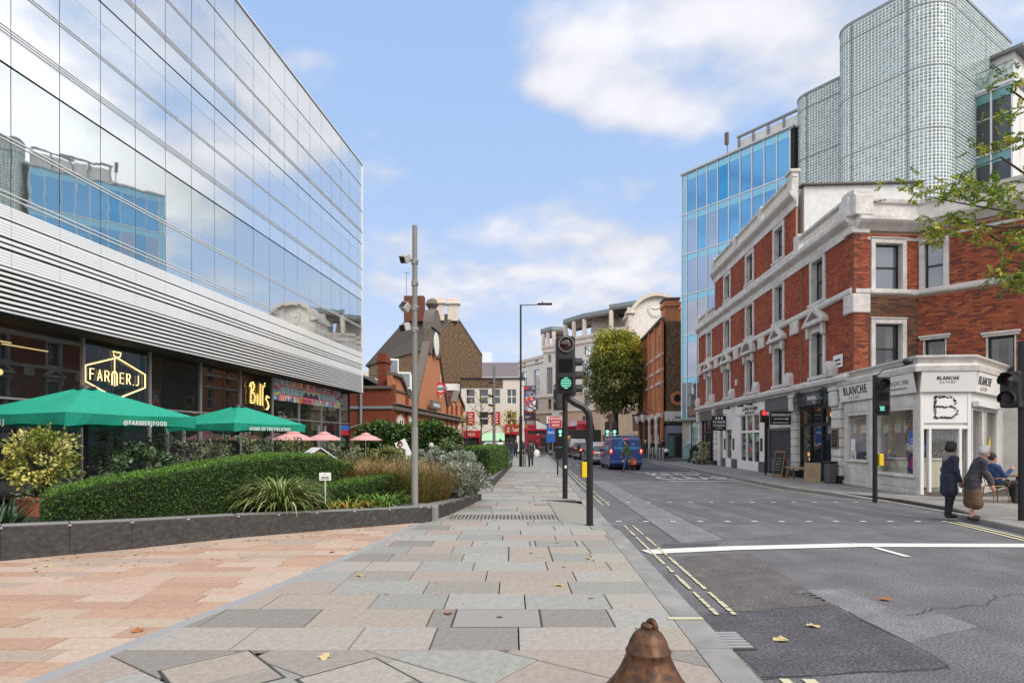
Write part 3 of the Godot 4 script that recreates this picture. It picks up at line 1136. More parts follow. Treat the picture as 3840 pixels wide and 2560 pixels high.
	for q in [[32.6,2.55,"sign_blue"],[32.6,2.2,"sign_red"]]:
		node("window_film",sh_box(Vector3((xs[10] + xs[11]) / 2,q[1],z + 0.02),Vector3(xs[11] - xs[10] - 0.07,0.34,0.006)),q[2],o)
	# lamps seen through the panes
	for q in [[8.6,4.62,2.6],[10.4,4.55,1.6]]:
		node("tube_lamp",sh_box(Vector3(q[0],q[1],-2.2),Vector3(q[2],0.035,0.035)),"neon",o)
	for q in [[8.3,3.72,-2.6],[9.9,3.75,-2.6],[19.2,2.35,-2.4],[22.2,2.3,-2.4],[24.2,2.3,-2.9]]:
		s = sh()
		s.ball(Vector3.ZERO,Vector3(0.1,0.1,0.1),10,6)
		var bulb := node("bulb",s,"bulb",o,Vector3(q[0],q[1],q[2]))
		var k := OmniLight3D.new()
		k.name = "bulb_light"
		k.light_color = Color(1.0,0.72,0.38)
		k.light_energy = 0.35
		k.light_size = 0.1
		k.omni_range = 12.0
		k.omni_attenuation = 2.0
		k.shadow_enabled = true
		o.add_child(k,true)
		k.position = Vector3(q[0],q[1],q[2])
	# painted fascia,three boards
	var art := mural()
	for i in 3:
		var x0: float = xs[7 + i] + 0.03
		var x1: float = xs[8 + i] - 0.03
		s = sh()
		s.box(Vector3((x0 + x1) / 2,4.38,z + 0.03),Vector3(x1 - x0,1.14,0.02))
		var f := sh()
		f.quad(Vector3(x0,3.81,z + 0.045),Vector3(x1,3.81,z + 0.045),Vector3(x1,4.95,z + 0.045),Vector3(x0,4.95,z + 0.045))
		var bd := node("painted_board",s,"sign_white",o)
		var mm := StandardMaterial3D.new()
		mm.albedo_texture = art[i]
		mm.roughness = 0.5
		node("board_print",f,mm,bd)
	# neon sign
	var sg := thing("neon_sign","yellow neon hexagon sign lettered FARMER.J hanging in the restaurant window","sign",Vector3.ZERO,0.0)
	sg.transform = o.transform * Transform3D(Basis(),Vector3((19.6 - 8.49) * 1.0049,3.1,z + 0.06))
	var hexa := [[0,0.48],[0,0.98],[1.38,1.41],[2.77,0.98],[2.77,0.5],[1.38,0.0],[0,0.48]]
	for i in 6:
		s = sh()
		s.tube([Vector3(hexa[i][0],hexa[i][1],0),Vector3(hexa[i + 1][0],hexa[i + 1][1],0)],0.022,6)
		node("neon_tube",s,"neon",sg)
	s = sh()
	s.tube([Vector3(1.38,1.41,0),Vector3(1.24,1.46,0),Vector3(1.2,1.6,0),Vector3(1.56,1.6,0),Vector3(1.52,1.46,0),Vector3(1.38,1.41,0)],0.02,6)
	node("neon_tube",s,"neon",sg)
	var strokes := {
		"F": [[[0,0],[0,1],[0.5,1]],[[0,0.55],[0.4,0.55]]],"A": [[[0,0],[0.28,1],[0.56,0]],[[0.1,0.3],[0.46,0.3]]],
		"R": [[[0,0],[0,1],[0.36,1],[0.48,0.86],[0.48,0.66],[0.36,0.5],[0,0.5]],[[0.26,0.5],[0.52,0]]],"E": [[[0.48,0],[0,0],[0,1],[0.48,1]],[[0,0.52],[0.4,0.52]]],
		"J": [[[0,0],[0.2,0],[0.32,0.12],[0.32,1.0]]],".": [[[0,0],[0.05,0]]],
		"M": [[[0,-0.25],[0,0.75],[0.14,1.0],[0.34,1.08],[0.54,1.0],[0.68,0.75],[0.68,-0.25]],[[0.34,-0.35],[0.34,2.35]]],
	}
	var x := 0.2
	for ch in "FARMER.J":
		for st in strokes[ch]:
			var pts := []
			for p in st:
				pts.append(Vector3(x + p[0] * 0.34,0.55 + p[1] * 0.36,0))
			s = sh()
			s.tube(pts,0.017,6)
			node("neon_letter",s,"neon",sg)
		x += {"F": 0.31,"A": 0.33,"R": 0.31,"M": 0.38,"E": 0.31,".": 0.16,"J": 0.2}[ch]
	# bulb letters
	sg = thing("bulb_sign","gold script letters Bills set with lit bulbs in the window past the neon sign","sign")
	sg.transform = o.transform * Transform3D(Basis(),Vector3((29.5 - 8.49) * 1.0049,3.25,z + 0.08))
	var curves := [[[0.1,0.25],[0.12,0.7],[0.16,1.2]],[[0.0,1.05],[0.1,1.2],[0.3,1.25],[0.42,1.1],[0.34,0.9],[0.15,0.78],[0.38,0.72],[0.52,0.52],[0.42,0.3],[0.18,0.22]],[[0.72,0.25],[0.74,0.75]],[[0.98,0.2],[1.0,1.3]],[[1.22,0.2],[1.24,1.25]],[[1.44,1.3],[1.4,1.05]],[[1.86,0.62],[1.66,0.68],[1.58,0.52],[1.76,0.36],[1.86,0.18],[1.74,0.02],[1.56,0.0]]]
	for c in curves:
		var pts := []
		for p in c:
			pts.append(Vector3(p[0],p[1],0))
		s = sh()
		s.tube(pts,0.05,6)
		node("letter",s,"gold",sg)
		for i in pts.size() - 1:
			var m := maxi(1,roundi(pts[i].distance_to(pts[i + 1]) / 0.105))
			for k in m:
				if not T.has("bulbmesh"):
					s = sh()
					s.ball(Vector3.ZERO,Vector3(0.03,0.03,0.03),7,5)
					T.bulbmesh = s.mesh()
				node("bulb",T.bulbmesh,"bulb",sg,pts[i].lerp(pts[i + 1],k / float(m)) + Vector3(0,0,0.055))

# a painted fascia in bright flat shapes: rings,leaves,triangles and a long pink cartouche with loose pale lettering
func mural() -> Array:
	var im := Image.create_empty(768,96,false,Image.FORMAT_RGB8)
	var cols := [Color8(95,175,210),Color8(250,215,95),Color8(85,195,165),Color8(250,140,160),Color8(255,245,238),Color8(60,110,165),Color8(235,150,60),Color8(150,205,210),Color8(200,60,90)]
	var g := RandomNumberGenerator.new()
	g.seed = 44
	var x := 0
	while x < 768:
		var w := g.randi_range(14,34)
		for q in [[0,22],[72,24]]:
			var c: Color = cols[g.randi() % cols.size()]
			var e: Color = cols[g.randi() % cols.size()]
			var kind := g.randi() % 3
			for i in w:
				for j in q[1]:
					var u: float = float(i) / w
					var v: float = float(j) / q[1]
					var inside := absf(u - 0.5) * 2.0 < v if kind == 0 else (Vector2(u - 0.5,v - 0.5).length() < 0.42 if kind == 1 else int(v * 5.0) % 2 == 0)
					if x + i < 768:
						im.set_pixel(x + i,q[0] + j,e if inside else c)
		x += w
	for i in 768:
		for j in range(22,72):
			var p := Vector2(i,j)
			var d := maxf(absf(i - 384.0) - 300.0,0.0)
			var k := Vector2(d,j - 47.0).length()
			var c := Color8(245,235,225)
			if k < 17:
				c = Color8(150,210,215) if int(i / 11.0 + sin(j * 0.4)) % 4 else Color8(240,240,235)
				if absf(i - 384.0) < 90:
					var u := fposmod(i - 294.0,60.0) / 60.0
					c = Color8(235,220,165) if absf(u - 0.5) < 0.36 else Color8(150,205,215)
					if absf(u - 0.5) * 40.0 < j - 36.0:
						c = Color8(80,60,90)
				elif sin(i * 0.33 + sin(j * 0.31) * 2.2) * cos(j * 0.36 + i * 0.07) > 0.55:
					c = Color8(30,70,90)
			elif k < 24:
				c = Color8(232,120,140) if k > 18.5 else Color8(205,70,100)
			elif d > 0:
				c = cols[int(atan2(j - 47.0,d) * 4.0 + 9.0) % cols.size()]
			im.set_pixel(i,j,c)
	var out := []
	for k in 3:
		out.append(ImageTexture.create_from_image(im.get_region(Rect2i(k * 256,0,256,96))))
	return out

# a sash window: black frame,meeting rail and two panes,set back in its opening
func sash(parent: Node3D,at: Vector3,turn: float,x0: float,x1: float,y0: float,y1: float,deep := 0.2,glass := "window_glass",frame := "black_paint",two := true) -> Node3D:
	var s := sh()
	var f := 0.07
	var z := -deep
	s.mm(Vector3(x0,y0,z - 0.05),Vector3(x0 + f,y1,z))
	s.mm(Vector3(x1 - f,y0,z - 0.05),Vector3(x1,y1,z))
	s.mm(Vector3(x0 + f,y1 - f,z - 0.05),Vector3(x1 - f,y1,z))
	s.mm(Vector3(x0 + f,y0,z - 0.05),Vector3(x1 - f,y0 + f,z))
	var my := (y0 + y1) / 2
	if two:
		s.mm(Vector3(x0 + f,my - 0.03,z - 0.045),Vector3(x1 - f,my + 0.03,z + 0.006))
	var o := node("window",s,frame,parent,at,turn)
	if glass == "window_dark":
		node("room",sh_box(Vector3((x0 + x1) / 2,my,z - 0.62),Vector3(x1 - x0 + 0.6,y1 - y0 + 0.4,0.05)),"dark",o)
		for sd in [0,1]:
			var c := sh()
			var w := (x1 - x0) * r(0.14,0.3)
			for i in 8:
				var a := x0 + 0.05 + w * i / 8.0 if sd == 0 else x1 - 0.05 - w * (8 - i) / 8.0
				c.quad(Vector3(a,y0,z - 0.2 + 0.03 * (i % 2)),Vector3(a + w / 8,y0,z - 0.2 + 0.03 * ((i + 1) % 2)),Vector3(a + w / 8,y1,z - 0.2 + 0.03 * ((i + 1) % 2)),Vector3(a,y1,z - 0.2 + 0.03 * (i % 2)))
			node("curtain",c,"curtain",o)
		glass = "win_clear"
	if two:
		pane(o,"pane",x0 + f,x1 - f,my + 0.03,y1 - f,z - 0.025,glass,0.01,0.006)
		pane(o,"pane",x0 + f,x1 - f,y0 + f,my - 0.03,z - 0.04,glass,0.01,0.006)
	else:
		pane(o,"pane",x0 + f,x1 - f,y0 + f,y1 - f,z - 0.03,glass,0.01,0.006)
	return o

func surround(parent: Node3D,at: Vector3,turn: float,x0: float,x1: float,y0: float,y1: float,w := 0.2,m := "white_trim") -> void:
	var s := sh()
	s.mm(Vector3(x0 - w,y0 - 0.02,-0.2),Vector3(x0 + 0.004,y1 + w,0.075),0.012)
	s.mm(Vector3(x1 - 0.004,y0 - 0.02,-0.2),Vector3(x1 + w,y1 + w,0.075),0.012)
	s.mm(Vector3(x0 + 0.004,y1 - 0.004,-0.2),Vector3(x1 - 0.004,y1 + w,0.074),0.012)
	s.mm(Vector3(x0 - w - 0.03,y1 + w,-0.02),Vector3(x1 + w + 0.03,y1 + w + 0.05,0.11),0.012)
	s.mm(Vector3(x0 - w - 0.05,y0 - 0.16,-0.2),Vector3(x1 + w + 0.05,y0 - 0.02,0.14),0.012)
	node("window_surround",s,m,parent,at,turn)

func baluster_run(parent: Node3D,x0: float,x1: float,y: float,h: float,z: float,dies: Array) -> void:
	node("balustrade_rail",sh_box(Vector3((x0 + x1) / 2,y + h - 0.06,z),Vector3(x1 - x0,0.13,0.26),0.02),"white_trim",parent)
	node("balustrade_base",sh_box(Vector3((x0 + x1) / 2,y + 0.05,z),Vector3(x1 - x0,0.1,0.24),0.02),"white_trim",parent)
	for d in dies:
		node("pier",sh_box(Vector3(d,y + h / 2 + 0.04,z),Vector3(0.5,h + 0.14,0.34),0.025),"white_trim",parent)
	if not T.has("baluster"):
		var s := sh()
		s.lathe(Vector3.ZERO,[Vector2(0.07,0),Vector2(0.07,0.04),Vector2(0.04,0.07),Vector2(0.075,0.2),Vector2(0.06,0.3),Vector2(0.035,0.4),Vector2(0.065,0.44),Vector2(0.065,0.5)],8)
		T.baluster = s.mesh()
	var x := x0 + 0.15
	while x < x1 - 0.1:
		var clear := true
		for d in dies:
			if absf(x - d) < 0.33:
				clear = false
		if clear:
			var b := node("baluster",T.baluster,"white_trim",parent,Vector3(x,y + 0.08,z))
			b.scale.y = (h - 0.18) / 0.5
		x += 0.24

const REDS := [Color(0.42,0.082,0.036),Color(0.47,0.10,0.042),Color(0.36,0.066,0.032),Color(0.52,0.135,0.06)]
const CORNER_REDS := [Color(0.42,0.095,0.042),Color(0.50,0.13,0.05),Color(0.31,0.066,0.038),Color(0.20,0.055,0.038),Color(0.54,0.16,0.065),Color(0.45,0.105,0.045)]
const BROWNS := [Color(0.14,0.065,0.035),Color(0.20,0.085,0.04),Color(0.09,0.045,0.03),Color(0.26,0.10,0.05),Color(0.17,0.10,0.055)]

func build_red_terrace() -> void:
	var a := P(14.18,0,46.4)
	var b := P(12.774,0,22.9)
	var o := thing("brick_terrace","red brick Victorian terrace with white window surrounds, pediments and balustrade over shops","terrace building",a,yaw(a,b))
	var L := a.distance_to(b)
	var wx := [2.9,7.31,11.69,16.08,20.47]
	var holes := []
	for i in 5:
		holes.append([wx[i] - 0.55,wx[i] + 0.55,4.42,6.25])
		holes.append([wx[i] - 0.55,wx[i] + 0.55,7.55,9.3])
		if i in [1,2,3]:
			holes.append([wx[i] - 0.55,wx[i] + 0.55,10.62,12.15])
	var s := sh()
	var big := holes.duplicate()
	holed(s,0,4.4,3.8,10.0,holes.filter(func(h): return h[0] < 4.4))
	holed(s,4.4,18.3,3.8,13.0,holes.filter(func(h): return h[0] > 4.4 and h[0] < 18))
	holed(s,18.3,L,3.8,10.0,holes.filter(func(h): return h[0] > 18))
	node("wall",s,"red_mortar",o)
	var cut := []
	for h in holes:
		cut.append([h[0] - 0.19,h[1] + 0.19,h[2] - 0.1,h[3] + 0.19])
	lay_bricks(o,0,4.4,4.2,9.4,cut,0.012,REDS,"brick")
	lay_bricks(o,4.4,18.3,4.2,12.4,cut,0.012,REDS,"brick")
	lay_bricks(o,18.3,L,4.2,9.4,cut,0.012,REDS,"brick")
	# brick piers between the windows
	for x in [0.55,5.1,9.5,13.88,18.28]:
		var w := 0.5
		s = sh()
		s.mm(Vector3(x - w,4.2,-0.02),Vector3(x + w,9.42,0.075))
		if x > 4.5 and x < 18.5:
			s.mm(Vector3(x - w,10.5,-0.02),Vector3(minf(x + w,18.3),12.42,0.075))
		var p := node("brick_pier",s,"red_mortar",o)
		lay_bricks(p,x - w,x + w,4.2,9.4,[],0.085,REDS,"brick")
		if x > 4.5 and x < 18.5:
			lay_bricks(p,x - w,minf(x + w,18.3),10.5,12.4,[],0.085,REDS,"brick")
		s = sh()
		s.mm(Vector3(x - 0.42,6.52,0.0),Vector3(x + 0.42,7.12,0.2),0.03)
		for k in 3:
			s.box(Vector3(x - 0.24 + 0.24 * k,6.8,0.205),Vector3(0.1,0.42,0.02),0.008)
		node("corbel_block",s,"white_trim",o)
	# mouldings along the front
	var front := func(x0,x1,y): return [Vector3(x0,y,0),Vector3(x1,y,0)]
	for q in [[0.0,L,7.12,[Vector2(0,0),Vector2(0.1,0.0),Vector2(0.16,0.06),Vector2(0.16,0.2),Vector2(0.12,0.26),Vector2(0,0.28)]],
			[0.0,L,9.38,[Vector2(0,0),Vector2(0.1,0),Vector2(0.1,0.36),Vector2(0.18,0.42),Vector2(0.3,0.5),Vector2(0.34,0.56),Vector2(0.34,0.7),Vector2(0.0,0.78)]],
			[4.4,18.3,10.2,[Vector2(0,0),Vector2(0.12,0),Vector2(0.16,0.06),Vector2(0.16,0.2),Vector2(0,0.24)]],
			[4.3,18.38,12.38,[Vector2(0,0),Vector2(0.1,0),Vector2(0.1,0.36),Vector2(0.18,0.42),Vector2(0.3,0.5),Vector2(0.36,0.58),Vector2(0.36,0.72),Vector2(0.0,0.8)]],
			[-0.1,L,3.78,[Vector2(0,0),Vector2(0.12,0),Vector2(0.2,0.1),Vector2(0.34,0.16),Vector2(0.36,0.3),Vector2(0.3,0.36),Vector2(0.1,0.44),Vector2(0,0.5)]]]:
		s = sh()
		s.cornice([Vector3(q[0],q[2],0),Vector3(q[1],q[2],0)],q[3])
		node("cornice",s,"white_trim",o)
	baluster_run(o,0.05,4.3,10.14,0.68,0.08,[0.35,2.9])
	baluster_run(o,18.4,L - 0.5,10.14,0.68,0.08,[18.7])
	baluster_run(o,4.4,18.3,13.16,0.72,0.1,[4.7,9.5,13.88,18.02])
	node("pier_cap",sh_box(Vector3(18.02,14.05,0.1),Vector3(0.62,0.16,0.5),0.03),"white_trim",o)
	# windows
	for i in 5:
		var x: float = wx[i]
		sash(o,Vector3.ZERO,0,x - 0.55,x + 0.55,4.42,6.25,0.18,"window_dark")
		surround(o,Vector3.ZERO,0,x - 0.55,x + 0.55,4.42,6.25)
		sash(o,Vector3.ZERO,0,x - 0.55,x + 0.55,7.55,9.3,0.18)
		surround(o,Vector3.ZERO,0,x - 0.55,x + 0.55,7.55,9.3)
		if i in [1,2,3]:
			sash(o,Vector3.ZERO,0,x - 0.55,x + 0.55,10.62,12.15,0.18)
			surround(o,Vector3.ZERO,0,x - 0.55,x + 0.55,10.62,12.15)
		s = sh()  # the hood: a triangle,or an arch over the middle bay
		var hood := PackedVector2Array()
		if i == 2:
			hood.append_array(PackedVector2Array(arc(x,6.66,0.98,0,PI,12)))
			for k in hood.size():
				hood[k].y = 6.66 + (hood[k].y - 6.66) * 0.72
		else:
			hood = poly([x - 1.0,6.66,x + 1.0,6.66,x + 0.96,6.76,x,7.36,x - 0.96,6.76])
		s.prism(hood,Transform3D(Basis(),Vector3(0,0,0.0)),0.26,0.02)
		s.box(Vector3(x,6.6,0.15),Vector3(2.0,0.12,0.34),0.025)
		for sd in [-1,1]:
			s.box(Vector3(x + sd * 0.72,6.3,0.12),Vector3(0.2,0.5,0.2),0.04)
		var pd := node("pediment",s,"white_trim",o)
		s = sh()
		if i == 2:
			var q := PackedVector2Array(arc(x,6.72,0.66,0,PI,10))
			for k in q.size():
				q[k].y = 6.72 + (q[k].y - 6.72) * 0.66
			s.prism(q,Transform3D(Basis(),Vector3(0,0,0.262)),0.004)
		else:
			s.prism(poly([x - 0.6,6.76,x + 0.6,6.76,x,7.12]),Transform3D(Basis(),Vector3(0,0,0.262)),0.004)
		node("tympanum",s,"ledge",pd)
	# rounded scroll blocks over the shop piers
	for x in [0.25,4.2,8.8,13.2,17.75,21.95]:
		s = sh()
		var q := PackedVector2Array([Vector2(x + 0.34,4.2)])
		q.append_array(PackedVector2Array(arc(x,4.5,0.34,0,PI,10)))
		q.append(Vector2(x - 0.34,4.2))
		s.prism(q,Transform3D(Basis(),Vector3(0,0,0.0)),0.32,0.03)
		s.lathe(Vector3(x,4.5,0.32),[Vector2(0.2,0),Vector2(0.18,0.03),Vector2(0.06,0.015),Vector2(0,0.04)],12,Basis(Vector3.RIGHT,PI / 2))
		node("scroll_block",s,"white_trim",o)
	# masses behind: party walls and roofs
	s = sh()
	s.mm(Vector3(4.4,3.8,-5.4),Vector3(18.3,13.3,-0.3))
	s.mm(Vector3(4.4,3.8,-11),Vector3(17.5,12.4,-5.4))
	node("party_wall",s,"white_render",o)
	s = sh()
	s.mm(Vector3(0.02,3.9,-8),Vector3(4.4,10.1,-0.3))
	node("roof",s,"white_render",o)
	s = sh()
	s.mm(Vector3(18.3,3.9,-9),Vector3(L - 1.6,9.7,-0.3))
	node("roof",s,"white_render",o)
	node("coping",sh_box(Vector3(18.2,13.36,-2.8),Vector3(0.5,0.1,5.3),0.02),"ledge",o)
	build_corner(o,L)
	build_shops(o)

func build_corner(o: Node3D,L: float) -> void:
	var inv := o.transform.affine_inverse()
	var c := [P(12.774,0,22.9),P(15.32,0,23.14),P(19.2,0,18.77),P(24,0,15.0)]
	var loc := []
	for p in c:
		loc.append(inv * p)
	var fr := []
	for i in 3:
		fr.append([loc[i],yaw(loc[i],loc[i + 1]),loc[i].distance_to(loc[i + 1])])
	var openings := [[[0.8,1.88,4.2,6.05],[0.8,1.88,7.32,9.05]],[[0.2,0.8,7.32,9.05],[0.2,0.85,3.9,5.42],[2.1,2.85,3.9,5.3]],[]]
	for i in 3:
		var s := sh()
		holed(s,0,fr[i][2],3.6,9.9,openings[i])
		node("wall",s,"red_mortar",o,fr[i][0],fr[i][1])
		var h := Node3D.new()
		h.name = "corner_face"
		o.add_child(h,true)
		h.position = fr[i][0]
		h.rotation.y = fr[i][1]
		var cut := []
		for q in openings[i]:
			var small: bool = i == 1 and q[3] < 6
			cut.append([q[0] - (0.03 if small else 0.19),q[1] + (0.03 if small else 0.19),q[2] - 0.1,q[3] + (0.12 if small else 0.19)])
		lay_bricks(h,0.0,fr[i][2],3.9,7.1,cut,0.012,BROWNS if i == 0 else CORNER_REDS,"brick",0)
		lay_bricks(h,0.0,fr[i][2],7.36,9.4,cut,0.012,CORNER_REDS,"brick",300 if i == 0 else 0)
		for q in openings[i]:
			var small: bool = i == 1 and q[3] < 6
			sash(o,fr[i][0],fr[i][1],q[0],q[1],q[2],q[3],0.17,"window_dark" if q[3] < 6.2 else "window_glass","black_paint",not small)
			if small:
				s = sh()
				s.mm(Vector3(q[0] - 0.14,q[3],-0.1),Vector3(q[1] + 0.14,q[3] + 0.08,0.09),0.015)
				s.mm(Vector3(q[0] - 0.18,q[3] + 0.08,-0.1),Vector3(q[1] + 0.18,q[3] + 0.16,0.13),0.015)
				s.mm(Vector3(q[0] - 0.04,q[2],-0.15),Vector3(q[0] + 0.003,q[3],0.02))
				s.mm(Vector3(q[1] - 0.003,q[2],-0.15),Vector3(q[1] + 0.04,q[3],0.02))
				node("window_head",s,"white_trim",o,fr[i][0],fr[i][1])
			else:
				surround(o,fr[i][0],fr[i][1],q[0],q[1],q[2],q[3],0.17)
	for q in [[1,2.0,fr[1][2]],[2,0.0,fr[2][2]]]:
		node("ground_floor_wall",sh_box(Vector3((q[1] + q[2]) / 2,1.79,-0.1),Vector3(q[2] - q[1],3.58,0.22)),"white_shop",o,fr[q[0]][0],fr[q[0]][1])
	var path := [loc[0] + Vector3(0.0,0,0),loc[1],loc[2],loc[3]]
	for q in [[7.12,[Vector2(0,0),Vector2(0.06,0.0),Vector2(0.1,0.06),Vector2(0.1,0.2),Vector2(0,0.24)]],[9.16,[Vector2(0,0),Vector2(0.05,0),Vector2(0.07,0.1),Vector2(0,0.12)]],
			[9.5,[Vector2(0,0),Vector2(0.08,0),Vector2(0.2,0.12),Vector2(0.34,0.24),Vector2(0.4,0.32),Vector2(0.4,0.44),Vector2(0.1,0.5),Vector2(0.1,0.98),Vector2(0.18,1.02),Vector2(0.2,1.14),Vector2(-0.3,1.16)]]]:
		var s := sh()
		var at := []
		for p in path:
			at.append(p + Vector3(0,q[0],0))
		s.cornice(at,q[1])
		node("cornice",s,"white_trim",o)
	# corner pier of brick and its white blocks
	var t: float = fr[0][1]
	var s := sh()
	s.mm(Vector3(L - 0.55,3.9,-0.02),Vector3(L + 0.02,9.4,0.06))
	node("brick_pier",s,"red_mortar",o)
	var h := Node3D.new()
	h.name = "corner_face"
	o.add_child(h,true)
	lay_bricks(h,L - 0.55,L + 0.02,3.9,9.4,[],0.07,CORNER_REDS,"brick")
	s = sh()
	s.mm(Vector3(-0.02,3.9,-0.02),Vector3(0.5,9.4,0.06))
	node("brick_pier",s,"red_mortar",o,fr[0][0],t)
	h = Node3D.new()
	h.name = "corner_face"
	o.add_child(h,true)
	h.position = fr[0][0]
	h.rotation.y = t
	lay_bricks(h,-0.06,0.5,3.9,9.4,[],0.07,CORNER_REDS,"brick")
	for q in [[6.42,7.12,0.14],[9.38,9.62,0.12],[10.0,10.75,0.3],[10.75,10.98,0.2]]:
		s = sh()
		s.mm(Vector3(-0.16,q[0],-0.45),Vector3(0.56,q[1],q[2]),0.03)
		node("corner_block",s,"white_trim",o,fr[0][0],t)
		s = sh()
		s.mm(Vector3(L - 0.6,q[0] + 0.004,-0.3),Vector3(L + 0.08,q[1] - 0.004,q[2] - 0.004),0.03)
		node("corner_block",s,"white_trim",o)
	s = sh()
	s.mm(Vector3(1.9 + 2.2,6.4,-0.1),Vector3(1.9 + 3.3,7.12,0.2),0.03)
	node("corner_block",s,"white_trim",o,fr[1][0],fr[1][1])
	# lead flat behind the parapet
	s = sh()
	s.prism(PackedVector2Array([Vector2(12.9,22.9),Vector2(15.3,23.2),Vector2(19.2,18.9),Vector2(24,15.2),Vector2(26,28),Vector2(13.3,28)]),Transform3D(FLOOR,Vector3(0,9.7,0)),0.1)
	var lead := node("roof",s,"lead",o)
	lead.transform = inv
	s = sh()
	s.box(Vector3(21.6 + 0.0,4.78,0.03),Vector3(0.78,0.5,0.03),0.01)
	var pl := node("street_name_plate",s,"sign_white",o,Vector3(0.75,0,0.02))
	text("plate_text","BEADON",0.085,"ink",pl,Vector3(21.6,4.82,0.05))
	text("plate_text","ROAD W6",0.085,"ink",pl,Vector3(21.6,4.66,0.05))

func awning_box(parent: Node3D,called: String,a: Vector3,b: Vector3,m: String,e := 0.01) -> MeshInstance3D:
	var s := sh()
	s.mm(a,b,e)
	return node(called,s,m,parent)

func build_shops(o: Node3D) -> void:
	# rusticated white piers
	for q in [[0.0,0.5],[4.4,5.0],[17.85,18.45],[21.95,22.7]]:
		for k in 9:
			awning_box(o,"pier_stone",Vector3(q[0],0.3 + k * 0.37,-0.3),Vector3(q[1],0.3 + k * 0.37 + 0.35,0.14),"white_shop",0.02)
		awning_box(o,"pier_base",Vector3(q[0] - 0.03,0.0,-0.3),Vector3(q[1] + 0.03,0.3,0.18),"ink",0.02)
		var s := sh()
		s.mm(Vector3(q[0] - 0.05,3.62,-0.3),Vector3(q[1] + 0.05,3.78,0.26),0.02)
		s.mm(Vector3(q[0] + 0.05,3.0,0.14),Vector3(q[1] - 0.05,3.6,0.28),0.05)
		node("pier_capital",s,"white_trim",o)
	# coffee bar: dark frame of six panes,plants round the board
	var s := sh()
	for x in [18.5,19.55,20.7,21.85]:
		s.mm(Vector3(x - 0.06,0.55,-0.2),Vector3(x + 0.06,3.15,-0.05))
	s.mm(Vector3(18.44,2.28,-0.19),Vector3(21.91,2.42,-0.06))
	s.mm(Vector3(18.44,3.08,-0.19),Vector3(21.91,3.2,-0.04))
	var f := node("shopfront_frame",s,"black_paint",o)
	awning_box(o,"stall_riser",Vector3(18.44,0.02,-0.22),Vector3(21.91,0.56,-0.02),"black_paint",0.01)
	for x in [[18.56,19.49],[19.61,20.64],[20.76,21.79]]:
		pane(o,"shop_pane",x[0],x[1],0.57,2.28,-0.13,"shop_glass",0.012,0.003)
		pane(o,"shop_pane",x[0],x[1],2.42,3.08,-0.13,"shop_glass",0.012,0.003)
	awning_box(o,"fascia",Vector3(18.44,3.18,-0.2),Vector3(21.91,3.76,0.05),"grey_front",0.01)
	var bd := awning_box(o,"fascia_board",Vector3(19.3,3.2,0.05),Vector3(21.0,3.74,0.1),"grey_front",0.01)
	text("fascia_text","ORGANICOS",0.17,"sign_white",bd,Vector3(20.28,3.5,0.105))
	text("fascia_text","COFFEE",0.05,"sign_white",bd,Vector3(20.28,3.32,0.105))
	awning_box(o,"interior_wall",Vector3(18.3,0.1,-4.0),Vector3(22.0,3.6,-3.9),"interior_warm")
	awning_box(o,"counter",Vector3(19.0,0.1,-2.4),Vector3(21.6,1.05,-1.9),"ink")
	# gate bay
	awning_box(o,"fascia",Vector3(14.35,3.15,-0.1),Vector3(17.8,3.76,0.1),"grey_front",0.01)
	awning_box(o,"bay_wall",Vector3(14.35,2.3,-0.3),Vector3(17.8,3.15,-0.12),"white_shop")
	awning_box(o,"gate_post",Vector3(14.35,0.0,-0.3),Vector3(14.6,2.3,-0.02),"grey_front",0.01)
	awning_box(o,"gate_post",Vector3(17.55,0.0,-0.3),Vector3(17.8,2.3,-0.02),"white_shop",0.01)
	awning_box(o,"gate_lintel",Vector3(14.6,2.16,-0.2),Vector3(17.55,2.3,-0.06),"grey_front",0.01)
	for k in 2:
		var x0 := 14.62 + k * 1.47
		var leaf := awning_box(o,"gate_leaf",Vector3(x0,0.08,-0.16),Vector3(x0 + 1.44,0.75,-0.1),"grey_front",0.01)
		for i in 14:
			node("gate_bar",sh_box(Vector3(x0 + 0.06 + i * 0.102,1.45,-0.13),Vector3(0.05,1.4,0.03)),"grey_front",leaf)
	awning_box(o,"interior_wall",Vector3(14.4,0.0,-2.6),Vector3(17.7,3.1,-2.5),"dark")
	# creperie: white front of tall panes and a door
	s = sh()
	holed(s,6.4,14.35,0.0,3.76,[[7.1,8.3,0.55,2.35],[10.0,13.35,0.5,3.1]],0.16)
	var w := node("shopfront_wall",s,"white_clean",o,Vector3(0,0,0.05))
	for q in [[6.45,7.0],[8.5,9.4],[13.4,14.3]]:
		awning_box(o,"shopfront_base",Vector3(q[0],0.0,0.0),Vector3(q[1],0.55,0.14),"grey_front",0.02)
	s = sh()
	for x in [10.0,11.1,12.25,13.35]:
		s.mm(Vector3(x - 0.07,0.5,-0.1),Vector3(x + 0.07,3.1,0.03))
	s.mm(Vector3(9.96,2.1,-0.09),Vector3(13.38,2.24,0.035))
	node("shopfront_frame",s,"white_clean",o)
	for x in [[10.08,11.03],[11.18,12.18],[12.32,13.28]]:
		pane(o,"shop_pane",x[0],x[1],0.52,2.1,-0.05,"window_dark",0.012,0.004)
		pane(o,"shop_pane",x[0],x[1],2.24,3.08,-0.05,"window_dark",0.012,0.004)
	pane(o,"shop_pane",7.12,8.28,0.57,2.33,-0.06,"window_dark",0.012,0.004)
	bd = awning_box(o,"fascia",Vector3(9.3,3.16,0.05),Vector3(14.2,3.74,0.1),"white_clean",0.01)
	text("fascia_text","La Petite Bretagne",0.2,"ink",bd,Vector3(11.9,3.46,0.105),Vector3.ZERO,true,Vector3.ONE,"Droid Serif")
